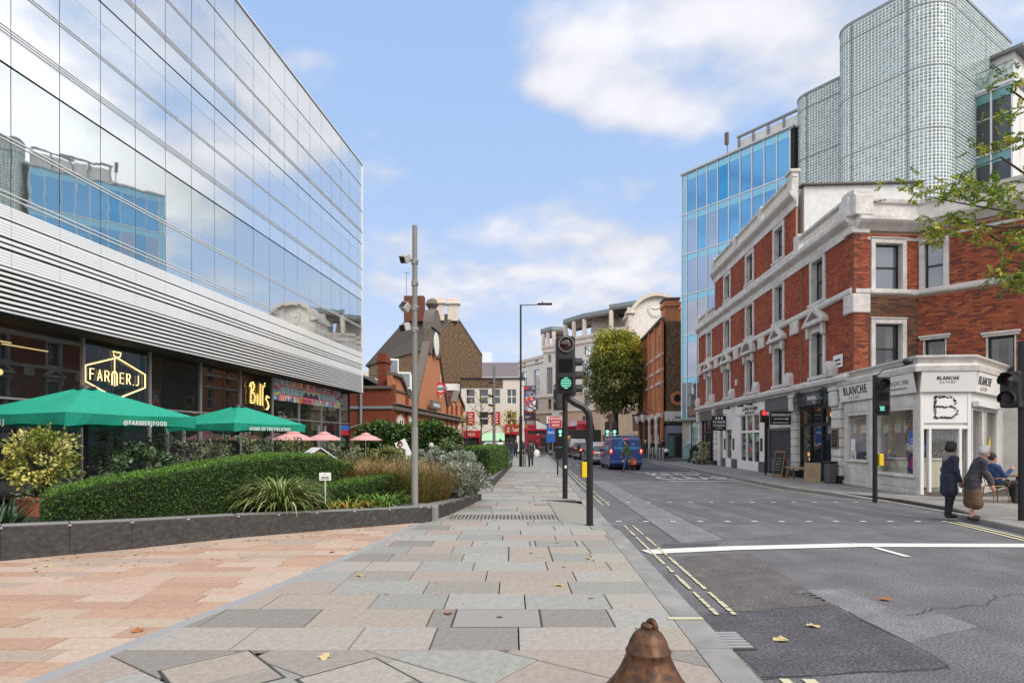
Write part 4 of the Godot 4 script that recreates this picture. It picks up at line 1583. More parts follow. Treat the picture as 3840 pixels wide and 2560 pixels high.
	text("fascia_text","ORIGINAL FRENCH CREPES",0.09,"ink",bd,Vector3(11.9,3.24,0.105))
	for x in [8.7,11.3,12.9]:
		s = sh()
		s.lathe(Vector3(x,3.6,0.42),[Vector2(0.2,0),Vector2(0.16,0.08),Vector2(0.04,0.12)],10)
		s.tube([Vector3(x,3.7,0.42),Vector3(x,3.78,0.2),Vector3(x,3.74,0.05)],0.02,6)
		node("fascia_lamp",s,"black_paint",o)
	for q in [[6.9,1.45],[8.75,1.45],[13.7,1.45]]:
		var pb := awning_box(o,"menu_board",Vector3(q[0] - 0.14,q[1] - 0.35,0.05),Vector3(q[0] + 0.14,q[1] + 0.35,0.09),"ink",0.01)
		for i in 6:
			node("menu_line",sh_box(Vector3(q[0],q[1] + 0.24 - i * 0.09,0.093),Vector3(0.16,0.02,0.004)),"ink_soft",pb)
	awning_box(o,"side_door",Vector3(5.7,0.0,-0.3),Vector3(6.4,3.0,-0.14),"black_paint",0.01)
	awning_box(o,"bay_wall",Vector3(5.0,0.0,-0.3),Vector3(5.7,3.76,0.04),"white_shop")
	awning_box(o,"fascia",Vector3(5.0,3.0,-0.2),Vector3(6.4,3.74,0.08),"grey_front",0.01)
	# flower shop
	awning_box(o,"fascia",Vector3(0.5,3.1,-0.2),Vector3(4.4,3.74,0.08),"ledge",0.01)
	s = sh()
	for x in [0.55,1.6,2.9,4.35]:
		s.mm(Vector3(x - 0.06,0.2,-0.2),Vector3(x + 0.06,3.1,-0.06))
	s.mm(Vector3(0.5,2.2,-0.19),Vector3(4.4,2.32,-0.07))
	node("shopfront_frame",s,"black_paint",o)
	for x in [[0.62,1.53],[1.67,2.83],[2.97,4.28]]:
		pane(o,"shop_pane",x[0],x[1],0.3,2.2,-0.13,"window_dark",0.012,0.004)
		pane(o,"shop_pane",x[0],x[1],2.33,3.08,-0.13,"window_dark",0.012,0.004)
	# hanging signs and small things on the fronts
	var inv := o.transform
	var sg := thing("hanging_sign","black hanging sign lettered French Crepes on a bracket over the creperie","sign")
	sg.transform = inv * Transform3D(Basis(Vector3.UP,PI / 2),Vector3(7.3,2.78,0.55))
	node("board",sh_box(Vector3.ZERO,Vector3(0.9,0.95,0.05),0.01),"ink",sg)
	s = sh()
	s.tube([Vector3(-0.5,0.56,0),Vector3(0.55,0.56,0)],0.02,6)
	s.tube([Vector3(-0.3,0.46,0),Vector3(-0.3,0.56,0)],0.012,5)
	s.tube([Vector3(0.3,0.46,0),Vector3(0.3,0.56,0)],0.012,5)
	node("bracket",s,"black_paint",sg)
	text("sign_text","French",0.15,"sign_white",sg,Vector3(0,0.08,0.027),Vector3.ZERO,true,Vector3.ONE,"Droid Serif")
	text("sign_text","Crepes",0.15,"sign_white",sg,Vector3(0,-0.14,0.027),Vector3.ZERO,true,Vector3.ONE,"Droid Serif")
	text("sign_text","restaurant",0.06,"sign_white",sg,Vector3(0,-0.32,0.027))
	for k in 3:
		s = sh()
		s.prism(poly([-0.24 + k * 0.18,0.24,-0.12 + k * 0.18,0.24,-0.15 + k * 0.18,0.4,-0.21 + k * 0.18,0.4]),Transform3D(Basis(),Vector3(0,0,0.026)),0.004)
		node("emblem",s,"sign_white",sg)
	sg = thing("hanging_sign","black hanging sign lettered ORGANICOS with a white arrow beside the gate","sign")
	sg.transform = inv * Transform3D(Basis(Vector3.UP,PI / 2),Vector3(17.9,2.72,0.62))
	node("board",sh_box(Vector3.ZERO,Vector3(0.95,0.62,0.05),0.01),"ink",sg)
	text("sign_text","ORGANICOS",0.105,"sign_white",sg,Vector3(0.07,0.14,0.027))
	text("sign_text","FRESH GROUND COFFEE",0.045,"sign_white",sg,Vector3(0,-0.22,0.027))
	s = sh()
	s.box(Vector3(-0.02,-0.04,0.028),Vector3(0.56,0.03,0.006))
	s.prism(poly([0.26,-0.1,0.38,-0.04,0.26,0.02]),Transform3D(Basis(),Vector3(0,0,0.025)),0.006)
	s.tube([Vector3(-0.4,0.08,0.03),Vector3(-0.36,0.16,0.03),Vector3(-0.41,0.22,0.03)],0.018,5)
	node("emblem",s,"sign_white",sg)
	node("bracket",sh_box(Vector3(-0.5,0.2,0),Vector3(0.14,0.04,0.04)),"black_paint",sg)
	sg = thing("wall_menu","orange framed chalkboard menu on the white stone pier of the coffee bar","menu board")
	sg.transform = inv * Transform3D(Basis(),Vector3(22.35,1.75,0.16))
	node("frame",sh_box(Vector3.ZERO,Vector3(0.56,0.78,0.05),0.01),"wood",sg)
	node("slate",sh_box(Vector3(0,0,0.024),Vector3(0.44,0.66,0.012)),"ink",sg)
	for i in 5:
		node("chalk_line",sh_box(Vector3(0,0.22 - 0.1 * i,0.031),Vector3(0.28 - 0.03 * (i % 3),0.022,0.004)),"ink_soft",sg)
	sg = thing("warm_lamp","lit copper pendant lamp behind the top panes of the coffee bar","lamp")
	sg.transform = inv * Transform3D(Basis(),Vector3(19.75,2.8,-0.9))
	s = sh()
	s.ball(Vector3.ZERO,Vector3(0.09,0.13,0.09),8,6)
	node("bulb",s,"bulb",sg)
	s = sh()
	s.tube([Vector3(0,0.12,0),Vector3(0,0.8,0)],0.01,4)
	node("cord",s,"black_paint",sg)
	var k := OmniLight3D.new()
	k.name = "bulb_light"
	k.light_color = Color(1.0,0.62,0.3)
	k.light_energy = 0.5
	k.light_size = 0.1
	k.omni_range = 8.0
	k.omni_attenuation = 2.0
	k.shadow_enabled = true
	sg.add_child(k,true)
	sg = thing("window_neon","small glowing orange letters OPEN low in the coffee bar window","neon sign")
	sg.transform = inv * Transform3D(Basis(),Vector3(18.95,0.95,-0.3))
	text("sign_text","OPEN",0.15,"bulb",sg,Vector3(0,0.1,0))
	text("sign_text","BAR",0.13,"bulb",sg,Vector3(0.03,-0.12,0))
	sg = thing("alarm_box","small pale alarm box on the red brick between two windows","alarm box")
	sg.transform = inv * Transform3D(Basis(),Vector3(9.5,5.15,0.1))
	node("case",sh_box(Vector3.ZERO,Vector3(0.3,0.36,0.12),0.02),"white_shop",sg)
	# dark ivy tufts at both ends of the coffee bar's board
	for q in [[18.95,"dark green ivy tuft at the gate end of the coffee bar board"],[21.4,"dark green ivy tuft at the cafe end of the coffee bar board"]]:
		var p := thing("ivy_tuft",q[1],"ivy",Vector3.ZERO,0.0,"ivy round the coffee bar board")
		p.transform = inv * Transform3D(Basis(),Vector3(q[0],3.4,0.14))
		leaf_cloud(p,"foliage",Vector3.ZERO,Vector3(0.55,0.46,0.22),520,0.07,[Color(0.02,0.06,0.045),Color(0.05,0.10,0.085),Color(0.012,0.035,0.03)],"leaf_gloss")

func build_cafe() -> void:
	var g := [P(12.83,0,23.72),P(12.42,0,18.7),P(13.86,0,18.55),P(17.3,0,21.5)]
	var o := thing("corner_cafe","single storey white corner cafe with BLANCHE EATERY signs and big windows","cafe")
	var fr := []
	for i in 3:
		fr.append([g[i],yaw(g[i],g[i + 1]),g[i].distance_to(g[i + 1])])
	var holes := [[[0.35,1.85,0.98,2.62],[2.5,4.75,0.62,2.66]],[[0.1,1.34,0.1,2.02]],[[0.12,1.25,0.62,2.62],[1.7,3.1,0.62,2.62]]]
	for i in 3:
		var s := sh()
		holed(s,0,fr[i][2],0.0,4.0,holes[i],0.14)
		node("wall",s,"white_shop",o,fr[i][0],fr[i][1])
		for h in holes[i]:
			if i == 1:
				continue
			pane(o,"shop_pane",h[0],h[1],h[2],h[3],-0.1,"clear_glass",0.01,0.002,fr[i][0],fr[i][1])
			s = sh()
			var e := 0.05
			s.mm(Vector3(h[0] - e,h[2] - e,-0.06),Vector3(h[0] + 0.02,h[3] + e,0.03),0.006)
			s.mm(Vector3(h[1] - 0.02,h[2] - e,-0.06),Vector3(h[1] + e,h[3] + e,0.03),0.006)
			s.mm(Vector3(h[0] + 0.02,h[3] - 0.02,-0.06),Vector3(h[1] - 0.02,h[3] + e,0.03),0.006)
			s.mm(Vector3(h[0] - e - 0.03,h[2] - 0.1,-0.06),Vector3(h[1] + e + 0.03,h[2] - 0.05,0.09),0.01)
			node("window_frame",s,"white_shop",o,fr[i][0],fr[i][1])
	# panels under and over the side windows
	var s := sh()
	for q in [[0.3,1.95,0.18,0.72],[2.45,4.8,0.18,0.44]]:
		s.mm(Vector3(q[0],q[2],-0.02),Vector3(q[1],q[3],0.025),0.01)
	for q in [[0.25,1.05],[1.12,1.95],[2.5,3.6],[3.68,4.75]]:
		s.mm(Vector3(q[0],2.74,-0.02),Vector3(q[1],3.12,0.02),0.008)
	s.mm(Vector3(0,0.0,-0.05),Vector3(fr[0][2],0.14,0.05),0.01)
	s.mm(Vector3(2.08,0.14,-0.02),Vector3(2.32,3.14,0.06),0.015)
	node("panelling",s,"white_shop",o,fr[0][0],fr[0][1])
	# sloping sign boards,leaning out at the top
	var tilt := 0.16
	for i in 3:
		var parts := [[0.0,fr[0][2] - 0.02]] if i == 0 else [[0.03,fr[i][2]]]
		var w: float = parts[0][1] - parts[0][0]
		var b := node("sign_board",sh_box(Vector3(w / 2,0.29,0),Vector3(w + (0.16 if i == 1 else 0.04),0.62,0.04),0.01),"white_clean",o)
		b.transform = Transform3D(Basis(Vector3.UP,fr[i][1]),fr[i][0]) * Transform3D(Basis(Vector3.RIGHT,tilt),Vector3(parts[0][0],3.16,0.1))
		if i == 0:
			text("sign_text","BLANCHE",0.29,"ink",b,Vector3(1.25,0.36,0.024))
			text("sign_text","E A T E R Y",0.13,"ink_soft",b,Vector3(1.14,0.1,0.024),Vector3.ZERO,false)
			text("sign_text","020 8741 2888",0.13,"ink_soft",b,Vector3(4.15,0.34,0.024),Vector3.ZERO,false)
			text("sign_text","www.blancheeatery.com",0.06,"ink_soft",b,Vector3(4.15,0.16,0.024),Vector3.ZERO,false)
		else:
			text("sign_text","BLANCHE",0.1 if i == 1 else 0.24,"ink",b,Vector3(0.68 if i == 1 else 0.85,0.4 if i == 1 else 0.34,0.024))
			text("sign_text","E A T E R Y",0.07 if i == 1 else 0.12,"ink_soft",b,Vector3(0.68 if i == 1 else 0.85,0.28 if i == 1 else 0.1,0.024),Vector3.ZERO,false)
	for q in [[3.76,[Vector2(0,0),Vector2(0.24,0),Vector2(0.26,0.16),Vector2(0.2,0.2),Vector2(0.16,0.24),Vector2(0.0,0.24)]],[3.99,[Vector2(-0.3,0),Vector2(0.06,0),Vector2(0.1,0.14),Vector2(0.18,0.2),Vector2(0.18,0.26),Vector2(-0.6,0.28)]]]:
		s = sh()
		s.cornice([g[0] + Vector3(0,q[0],0),g[1] + Vector3(0,q[0],0),g[2] + Vector3(0,q[0],0),g[3] + Vector3(0,q[0],0)],q[1])
		node("cornice",s,"white_trim",o)
	s = sh()
	s.prism(PackedVector2Array([Vector2(12.83,23.7),Vector2(12.45,18.75),Vector2(13.84,18.6),Vector2(17.2,21.5),Vector2(16.5,23.3)]),Transform3D(FLOOR,Vector3(0,3.86,0)),0.06)
	node("roof",s,"lead",o)
	# the door bay and its big printed letter
	var at: Vector3 = fr[1][0]
	var t: float = fr[1][1]
	s = sh()
	for q in [[0.0,0.1,0.02,3.16],[1.34,1.44,0.02,3.16],[0.1,1.34,2.02,2.12],[0.24,0.32,0.1,2.02],[1.1,1.18,0.1,2.02]]:
		s.mm(Vector3(q[0],q[2],-0.1),Vector3(q[1],q[3],0.05),0.008)
	node("door_frame",s,"white_clean",o,at,t)
	s = sh()
	s.mm(Vector3(0.06,-0.02,-0.6),Vector3(1.4,0.1,0.02))
	node("doorstep",s,"ledge",o,at,t)
	pane(o,"door_glass",0.32,1.1,0.12,2.0,-0.05,"clear_glass",0.01,0.0,at,t)
	s = sh()
	s.mm(Vector3(0.1,2.2,0.0),Vector3(1.34,3.14,0.04),0.01)
	var lb := node("letter_board",s,"white_clean",o,at,t)
	# the letter is made of many small dark prints
	var im := Image.create_empty(128,128,false,Image.FORMAT_RGBA8)
	im.fill(Color(1,1,1,0))
	var gr := RandomNumberGenerator.new()
	gr.seed = 9
	for k in 230:
		var u := gr.randf()
		var p := Vector2()
		var bar := gr.randi() % 6
		match bar:
			0,1: p = Vector2(20,8 + u * 112)
			2: p = Vector2(20 + u * 62,14)
			3: p = Vector2(20 + u * 66,62)
			4: p = Vector2(20 + u * 66,114)
			5:
				var upper := gr.randf() < 0.5
				var an := (u - 0.5) * PI
				p = Vector2(80 + cos(an) * 24,38 + sin(an) * 24) if upper else Vector2(84 + cos(an) * 27,88 + sin(an) * 26)
		p += Vector2(gr.randf_range(-5,5),gr.randf_range(-5,5))
		var rx := gr.randf_range(2.0,5.0)
		var ry := gr.randf_range(1.5,4.0)
		for i in range(-6,7):
			for j in range(-6,7):
				if pow(i / rx,2) + pow(j / ry,2) < 1.0 and not (absi(i) < 1 and k % 2):
					im.set_pixel(clampi(int(p.x) + i,0,127),clampi(int(p.y) + j,0,127),Color(0.05,0.05,0.05,1))
	var mm := StandardMaterial3D.new()
	mm.albedo_texture = ImageTexture.create_from_image(im)
	mm.transparency = BaseMaterial3D.TRANSPARENCY_ALPHA_SCISSOR
	mm.roughness = 0.6
	s = sh()
	s.quad(Vector3(0.28,2.28,0.045),Vector3(1.16,2.28,0.045),Vector3(1.16,3.08,0.045),Vector3(0.28,3.08,0.045))
	node("letter_print",s,mm,lb)
	# inside: floor,back wall with tree print,drawers,counter with bread
	s = sh()
	s.prism(PackedVector2Array([Vector2(12.86,23.6),Vector2(12.5,18.8),Vector2(13.84,18.66),Vector2(17.0,21.5),Vector2(16.5,23.2)]),Transform3D(FLOOR,Vector3(0,0.02,0)),0.06)
	node("floor",s,"mint_floor",o)
	s = sh()
	s.quad(P(12.9,0,23.4),P(16.9,0,22.9),P(16.9,3.7,22.9),P(12.9,3.7,23.4))
	node("back_wall",s,"interior_pale",o)
	s = sh()
	s.quad(P(13.6,1.0,21.2),P(15.3,1.0,21.2),P(15.3,2.7,21.2),P(13.6,2.7,21.2))
	node("printed_screen",s,"leafprint",o)
	var cab := node("drawer_cabinet",sh_box(P(14.35,0.5,20.75),Vector3(1.4,0.95,0.5),0.01),"cream",o)
	for i in 3:
		for j in 4:
			node("drawer",sh_box(P(13.9 + i * 0.45,0.15 + j * 0.225 + 0.08,20.49),Vector3(0.42,0.2,0.02),0.006),"cream",cab)
			node("knob",sh_box(P(13.9 + i * 0.45,0.15 + j * 0.225 + 0.09,20.47),Vector3(0.03,0.03,0.03),0.006),"ink",cab)
	var ct := node("counter",sh_box(P(13.55,0.6,21.4),Vector3(0.7,0.9,3.2),0.02),"cream",o)
	node("counter_top",sh_box(P(13.5,1.07,21.4),Vector3(0.85,0.05,3.3),0.01),"white_clean",ct)
	for k in 9:
		s = sh()
		s.ball(Vector3.ZERO,Vector3(0.09,0.055,0.07),8,5)
		node("bread_roll",s,"wood_pale" if k % 2 else "wood",ct,P(13.25 + 0.06 * (k % 3),1.15,20.2 + k * 0.27))
	for q in [[13.0,22.9,0.5],[13.0,20.0,0.35]]:
		node("stool",sh_box(P(q[0] + 0.1,0.8,q[1]),Vector3(0.3,0.9,0.3),0.03),"ink",o)
	# posters in the panes
	for q in [[0,0.55,1.35,0.34,0.75,"sign_white"],[0,0.62,1.08,0.3,0.28,"sign_white"],[0,4.5,1.75,0.36,0.46,"sign_blue"],[0,4.5,0.95,0.38,0.62,"navy"],[1,0.18,1.5,0.1,0.14,"sign_blue"]]:
		var pb := node("poster",sh_box(Vector3(q[1],q[2],-0.085),Vector3(q[3],q[4],0.006)),q[5],o,fr[q[0]][0],fr[q[0]][1])
		if q[5] != "navy":
			for i in 3:
				node("poster_line",sh_box(Vector3(q[1],q[2] - q[4] * 0.1 - i * 0.09,-0.08),Vector3(q[3] * 0.6,0.02,0.003)),"ink_soft" if q[5] == "sign_white" else "sign_white",pb)
		else:
			s = sh()
			s.ball(Vector3(q[1],q[2],-0.081),Vector3(0.11,0.2,0.003),8,4)
			node("poster_spot",s,"sign_red",pb)
	s = sh()
	s.prism(poly([2.5,1.55,2.8,1.78,2.8,1.32]),Transform3D(Basis(),Vector3(0,0,-0.088)),0.006)
	node("pennant",s,"yellow",o,fr[2][0],fr[2][1])
	s = sh()
	s.mm(Vector3(0.1,2.7,0.02),Vector3(3.4,2.88,0.2),0.02)
	s.tube([Vector3(0.4,2.72,0.2),Vector3(0.7,2.62,0.5),Vector3(1.1,2.7,0.22)],0.02,6)
	node("awning_cassette",s,"alu_white",o,fr[2][0],fr[2][1])

func build_blue_office() -> void:
	var a := P(14.96,0,54.0)
	var b := P(20.9,0,45.5)
	var o := thing("blue_glass_office","tall blue curtain wall office with white mullions behind the brick terrace","office building",a,yaw(a,b))
	var L := a.distance_to(b)
	var s := sh()
	s.mm(Vector3(0.02,0,-9),Vector3(L,24.85,-0.06))
	node("core",s,"dark",o)
	var ys := [3.6,7.2,10.85,14.4,17.9,21.4,24.9]
	for k in 10:
		var x0 := 0.55 + k * 1.06 - 1.06 if k > 0 else 0.0
		var x1 := 0.55 + k * 1.06
		x0 = maxf(x0,0.0)
		for i in 6:
			var m := "blue_glass%d" % clampi(int(i * 0.55 + r(-0.5,0.6)),0,3) if k > 0 else "cyan_glass"
			pane(o,"pane",x0 + 0.03,x1 - 0.03,ys[i] + 0.05,ys[i + 1] - 0.62,0.0,m,0.02,0.004)
			pane(o,"spandrel",x0 + 0.03,x1 - 0.03,ys[i + 1] - 0.61,ys[i + 1] - 0.05,0.0,"cyan_glass",0.02,0.004)
		node("mullion",sh_box(Vector3(x1,14.25,0.03),Vector3(0.07,21.3,0.09)),"alu_white",o)
	for y in ys:
		node("transom",sh_box(Vector3(L / 2,y,0.025),Vector3(L,0.09,0.08)),"alu_white",o)
	for i in 6:  # the narrow return at its street end
		pane(o,"pane",-3.0,-0.05,ys[i] + 0.05,ys[i + 1] - 0.08,0.0,"pale_glass",0.02,0.004,Vector3(0,0,0),-PI / 2 + 0.0)
	node("corner_post",sh_box(Vector3(0,14.2,0.0),Vector3(0.12,21.5,0.12)),"alu_white",o)
	node("roof",sh_box(Vector3(L / 2,24.98,-4.4),Vector3(L + 0.1,0.16,9.2)),"alu",o)
	# glass lobby at the pavement
	for k in 3:
		pane(o,"lobby_pane",k * 1.06 + 0.05,k * 1.06 + 1.0,0.05,3.4,0.0,"pale_glass",0.02,0.002)
	node("entrance_canopy",sh_box(Vector3(1.6,3.5,0.25),Vector3(3.2,0.22,0.5)),"lead",o)
	for q in [[0.55,5.1],[0.55,6.2]]:
		node("entrance_panel",sh_box(Vector3(q[0],q[1],0.03),Vector3(0.95,1.0,0.04)),"lead",o)
	# plant screen on the roof
	var p := thing("roof_plant_screen","grey framed plant screen with white louvre panels on the blue office roof","plant screen")
	p.transform = o.transform * Transform3D(Basis(),Vector3(4.2,25.06,-2.2))
	for k in 5:
		node("post",sh_box(Vector3(k * 1.35,1.1,0),Vector3(0.16,2.2,0.16)),"grey_paint",p)
		if k < 4:
			node("panel",sh_box(Vector3(k * 1.35 + 0.68,1.15,-0.12),Vector3(1.15,1.5,0.05)),"white_render",p)
	node("top_rail",sh_box(Vector3(2.7,2.2,0),Vector3(5.7,0.16,0.2)),"grey_paint",p)
	node("bottom_rail",sh_box(Vector3(2.7,0.12,0),Vector3(5.7,0.24,0.2)),"grey_paint",p)
	p = thing("antenna_mast","brown antenna box on a short mast at the roof edge of the blue office","antenna")
	p.transform = o.transform * Transform3D(Basis(),Vector3(4.0,25.06,-0.9))
	s = sh()
	s.tube([Vector3(0,0,0),Vector3(0,1.7,0)],0.05,6)
	node("mast",s,"grey_paint",p)
	node("antenna",sh_box(Vector3(0,1.75,0.1),Vector3(0.32,1.0,0.2),0.02),"ledge",p)

func block_wall(o: Node3D,path: Array,y0: float,y1: float,singly: int,pick_from: int) -> void:
	# pale backing,one glass block per cell of 0.2 m on it
	var s := sh()
	for i in path.size() - 1:
		s.quad(P(path[i].x,y0,path[i].y),P(path[i + 1].x,y0,path[i + 1].y),P(path[i + 1].x,y1,path[i + 1].y),P(path[i].x,y1,path[i].y))
	node("wall",s,"grout",o)
	var b := sh()
	b.box(Vector3(0,0,0),Vector3(0.152,0.152,0.05),0.03)
	var bm := b.mesh()
	var where := []
	var tint := []
	var taken := 0
	for i in path.size() - 1:
		var p: Vector2 = path[i]
		var q: Vector2 = path[i + 1]
		var c := (p + q) / 2
		var t := yaw(P(p.x,0,p.y),P(q.x,0,q.y))
		var y := y0 + 0.1
		while y < y1 - 0.05:
			var w := Transform3D(Basis(Vector3.UP,t),P(c.x,y,c.y)) * Transform3D(Basis.from_euler(Vector3(r(-0.05,0.05),r(-0.07,0.07),0)),Vector3(0,0,0.004))
			if taken < singly and i >= pick_from and y > y1 - 6.0:
				var one := node("glass_block",bm,"block_glass",o)
				one.transform = w
				taken += 1
			else:
				where.append(w)
				var f := fposmod(y - y0,3.6)
				tint.append(Color(0.26,0.345,0.345) * r(0.75,1.25) * (0.8 if f < 0.25 else 1.0))
			y += 0.2
	scatter("glass_blocks",bm,where,tint,"block_glass_any",o)

func build_block_towers() -> void:
	for k in 2:
		var path := []
		var d := Vector2(0.56,-0.83)  # the left face runs right and towards the street
		var e := Vector2(0.83,0.56)
		var start := Vector2(20.75,39.7) if k == 0 else Vector2(20.75,45.6)
		var rl := 1.2
		var first := start + d * rl + e * rl
		for i in 10:
			var a := PI / 2 * i / 9.0
			path.append(first + (-d * cos(a) - e * sin(a)) * rl)
		var straight := 3.2 if k == 0 else 7.0
		var p0 := first - e * rl
		for i in range(1,int(straight / 0.2) + 1):
			path.append(p0 + d * 0.2 * i)
		if k == 0:
			var rr := 1.7
			var c: Vector2 = path[path.size() - 1] + e * rr
			for i in range(1,14):
				var a := PI / 2 * i / 13.0
				path.append(c + (d * sin(a) - e * cos(a)) * rr)
			var q: Vector2 = path[path.size() - 1]
			for i in range(1,46):
				path.append(q + e * 0.2 * i)
		var top := 27.9 if k == 0 else 26.8
		var o := thing("glass_block_tower","tall glass block stair tower with rounded corners rising behind the brick corner" if k == 0 else "lower looking glass block bay between the blue office and the big block tower","tower")
		block_wall(o,path,8.0 if k == 0 else 12.0,top,290 if k == 0 else 0,8)
		var s := sh()
		var edge := []
		for p in path:
			edge.append(P(p.x,0,p.y))
		var up := []
		for p in edge:
			up.append(p + Vector3(0,top,0))
		s.cornice(up,[Vector2(0.0,-0.02),Vector2(0.06,-0.02),Vector2(0.06,0.14),Vector2(-0.5,0.16)])
		node("coping",s,"lead",o)
		for i in 5:
			var y := top - 1.0 - i * 3.6
			var ring := []
			for p in edge:
				ring.append(p + Vector3(0,y,0))
			s = sh()
			s.cornice(ring,[Vector2(0,0),Vector2(0.035,0),Vector2(0.035,0.04),Vector2(0,0.04)])
			node("floor_joint",s,"grey_paint",o)
		for i in ([9,25,40,62] if k == 0 else [9,26]):
			node("seam",sh_box(edge[i] + Vector3(0,(top + 8) / 2 + 2,0),Vector3(0.035,top - 12,0.07)),"grey_paint",o)
		# a slab of building behind the skin
		s = sh()
		var back := PackedVector2Array()
		for i in path.size():
			var u: Vector2 = (path[mini(i + 1,path.size() - 1)] - path[maxi(i - 1,0)]).normalized()
			back.append(path[i] + Vector2(-u.y,u.x) * 0.08)
		var last: Vector2 = path[path.size() - 1]
		back.append(last + e * 3.0 - d * 0.1)
		back.append(first + e * 9.0)
		s.prism(back,Transform3D(FLOOR,Vector3(0,0,0)),top - 0.1)
		node("core",s,"dark",o)
	for q in [[22.2,16.6,36.9],[23.3,16.7,34.9],[22.25,12.2,36.85],[23.3,12.9,35.2]]:
		pass

func build_annex() -> void:
	var a := P(27.97,0,37.9)
	var b := P(29.3,0,35.93)
	var o := thing("glazed_annex","glazed annex with teal panels and planted roof terrace beside the glass block tower","building",a,yaw(a,b))
	var L := a.distance_to(b)
	var s := sh()
	s.mm(Vector3(0,0,-4),Vector3(L,22.5,-0.08))
	node("core",s,"dark",o)
	for k in 2:
		var x0 := 0.0 if k == 0 else L * 0.57
		var x1 := L * 0.57 if k == 0 else L
		for i in 4:
			var y := 22.6 - i * 3.75
			pane(o,"spandrel",x0 + 0.05,x1 - 0.05,y - 0.62,y - 0.08,0,"teal_glass",0.02,0.004)
			pane(o,"pane",x0 + 0.05,x1 - 0.05,y - 3.62,y - 0.66,0,"window_dark",0.02,0.006)
	for x in [0.0,L * 0.57,L]:
		node("mullion",sh_box(Vector3(x,15,0.03),Vector3(0.09,15.4,0.1)),"alu_white",o)
	for i in 5:
		node("transom",sh_box(Vector3(L / 2,22.6 - i * 3.75,0.035),Vector3(L + 0.1,0.12,0.1)),"alu_white",o)
	for i in 3:
		node("blind_rail",sh_box(Vector3(L / 2,21.0 - i * 3.75,-0.02),Vector3(L,0.05,0.06)),"alu_white",o)
	node("terrace_slab",sh_box(Vector3(L / 2,22.72,-1.4),Vector3(L + 0.3,0.16,3.2)),"alu_white",o)
	pane(o,"balustrade_glass",-1.6,L + 0.1,22.8,23.9,0.02,"balcony_glass",0.015)
	node("handrail",sh_box(Vector3(L / 2 - 0.8,23.92,0.02),Vector3(L + 1.7,0.04,0.05)),"grey_paint",o)
	# pale clad wall running away to the right
	var w0 := b
	var w1 := b + Vector3(7.5,0,-5.1)
	for k in 8:
		pane(o,"cladding_panel",L + k * 1.13 + 0.02,L + k * 1.13 + 1.1,10.0,23.6,0.0,"white_render",0.06)
		var c: MeshInstance3D = o.get_child(o.get_child_count() - 1)
		c.transform = Transform3D(Basis(Vector3.UP,PI / 2),Vector3(L,0,0)) * Transform3D(Basis(),Vector3(0.58 + k * 1.13,16.8,0.0))
	s = sh()
	s.mm(Vector3(L - 5,22.8,-6),Vector3(L - 0.6,25.6,-2.4))
	node("penthouse",s,"white_render",o)
	node("penthouse_roof",sh_box(Vector3(L - 2.6,25.7,-4.2),Vector3(5.0,0.2,4.2)),"grey_paint",o)
	for q in [[0.5,"green terrace shrub at the tower end of the glass balustrade",0.4],[1.3,"green terrace shrub by the white mullion corner of the balustrade",0.5],[2.0,"loose terrace shrub over the clad wall corner",0.6]]:
		var p := thing("terrace_shrub",q[1],"shrub",Vector3.ZERO,0,"shrubs on the roof terrace")
		p.transform = o.transform * Transform3D(Basis(),Vector3(q[0],22.8,-0.6))
		s = sh()
		s.lathe(Vector3.ZERO,[Vector2(0.18,0),Vector2(0.24,0.35),Vector2(0.2,0.35)],8)
		node("pot",s,"umbrella_green",p)
		leaf_cloud(p,"foliage",Vector3(0,0.75,0),Vector3(0.45,q[2],0.4),130,0.16,[Color(0.05,0.12,0.02),Color(0.10,0.18,0.03)])

func rect_window(parent: Node3D,x0: float,x1: float,y0: float,y1: float,nx: int,ny: int,at: Vector3,turn: float,glass := "window_glass",fm := "grey_paint",fw := 0.07) -> void:
	var s := sh()
	for i in nx + 1:
		var x := lerpf(x0,x1,float(i) / nx)
		s.mm(Vector3(x - fw / 2,y0,-0.05),Vector3(x + fw / 2,y1,0.05))
	for j in ny + 1:
		var y := lerpf(y0,y1,float(j) / ny)
		s.mm(Vector3(x0,y - fw / 2,-0.045),Vector3(x1,y + fw / 2,0.045))
	var o := node("window",s,fm,parent,at,turn)
	for i in nx:
		for j in ny:
			pane(o,"pane",lerpf(x0,x1,float(i) / nx) + fw / 2,lerpf(x0,x1,(i + 1.0) / nx) - fw / 2,lerpf(y0,y1,float(j) / ny) + fw / 2,lerpf(y0,y1,(j + 1.0) / ny) - fw / 2,0.0,glass,0.02,0.004)

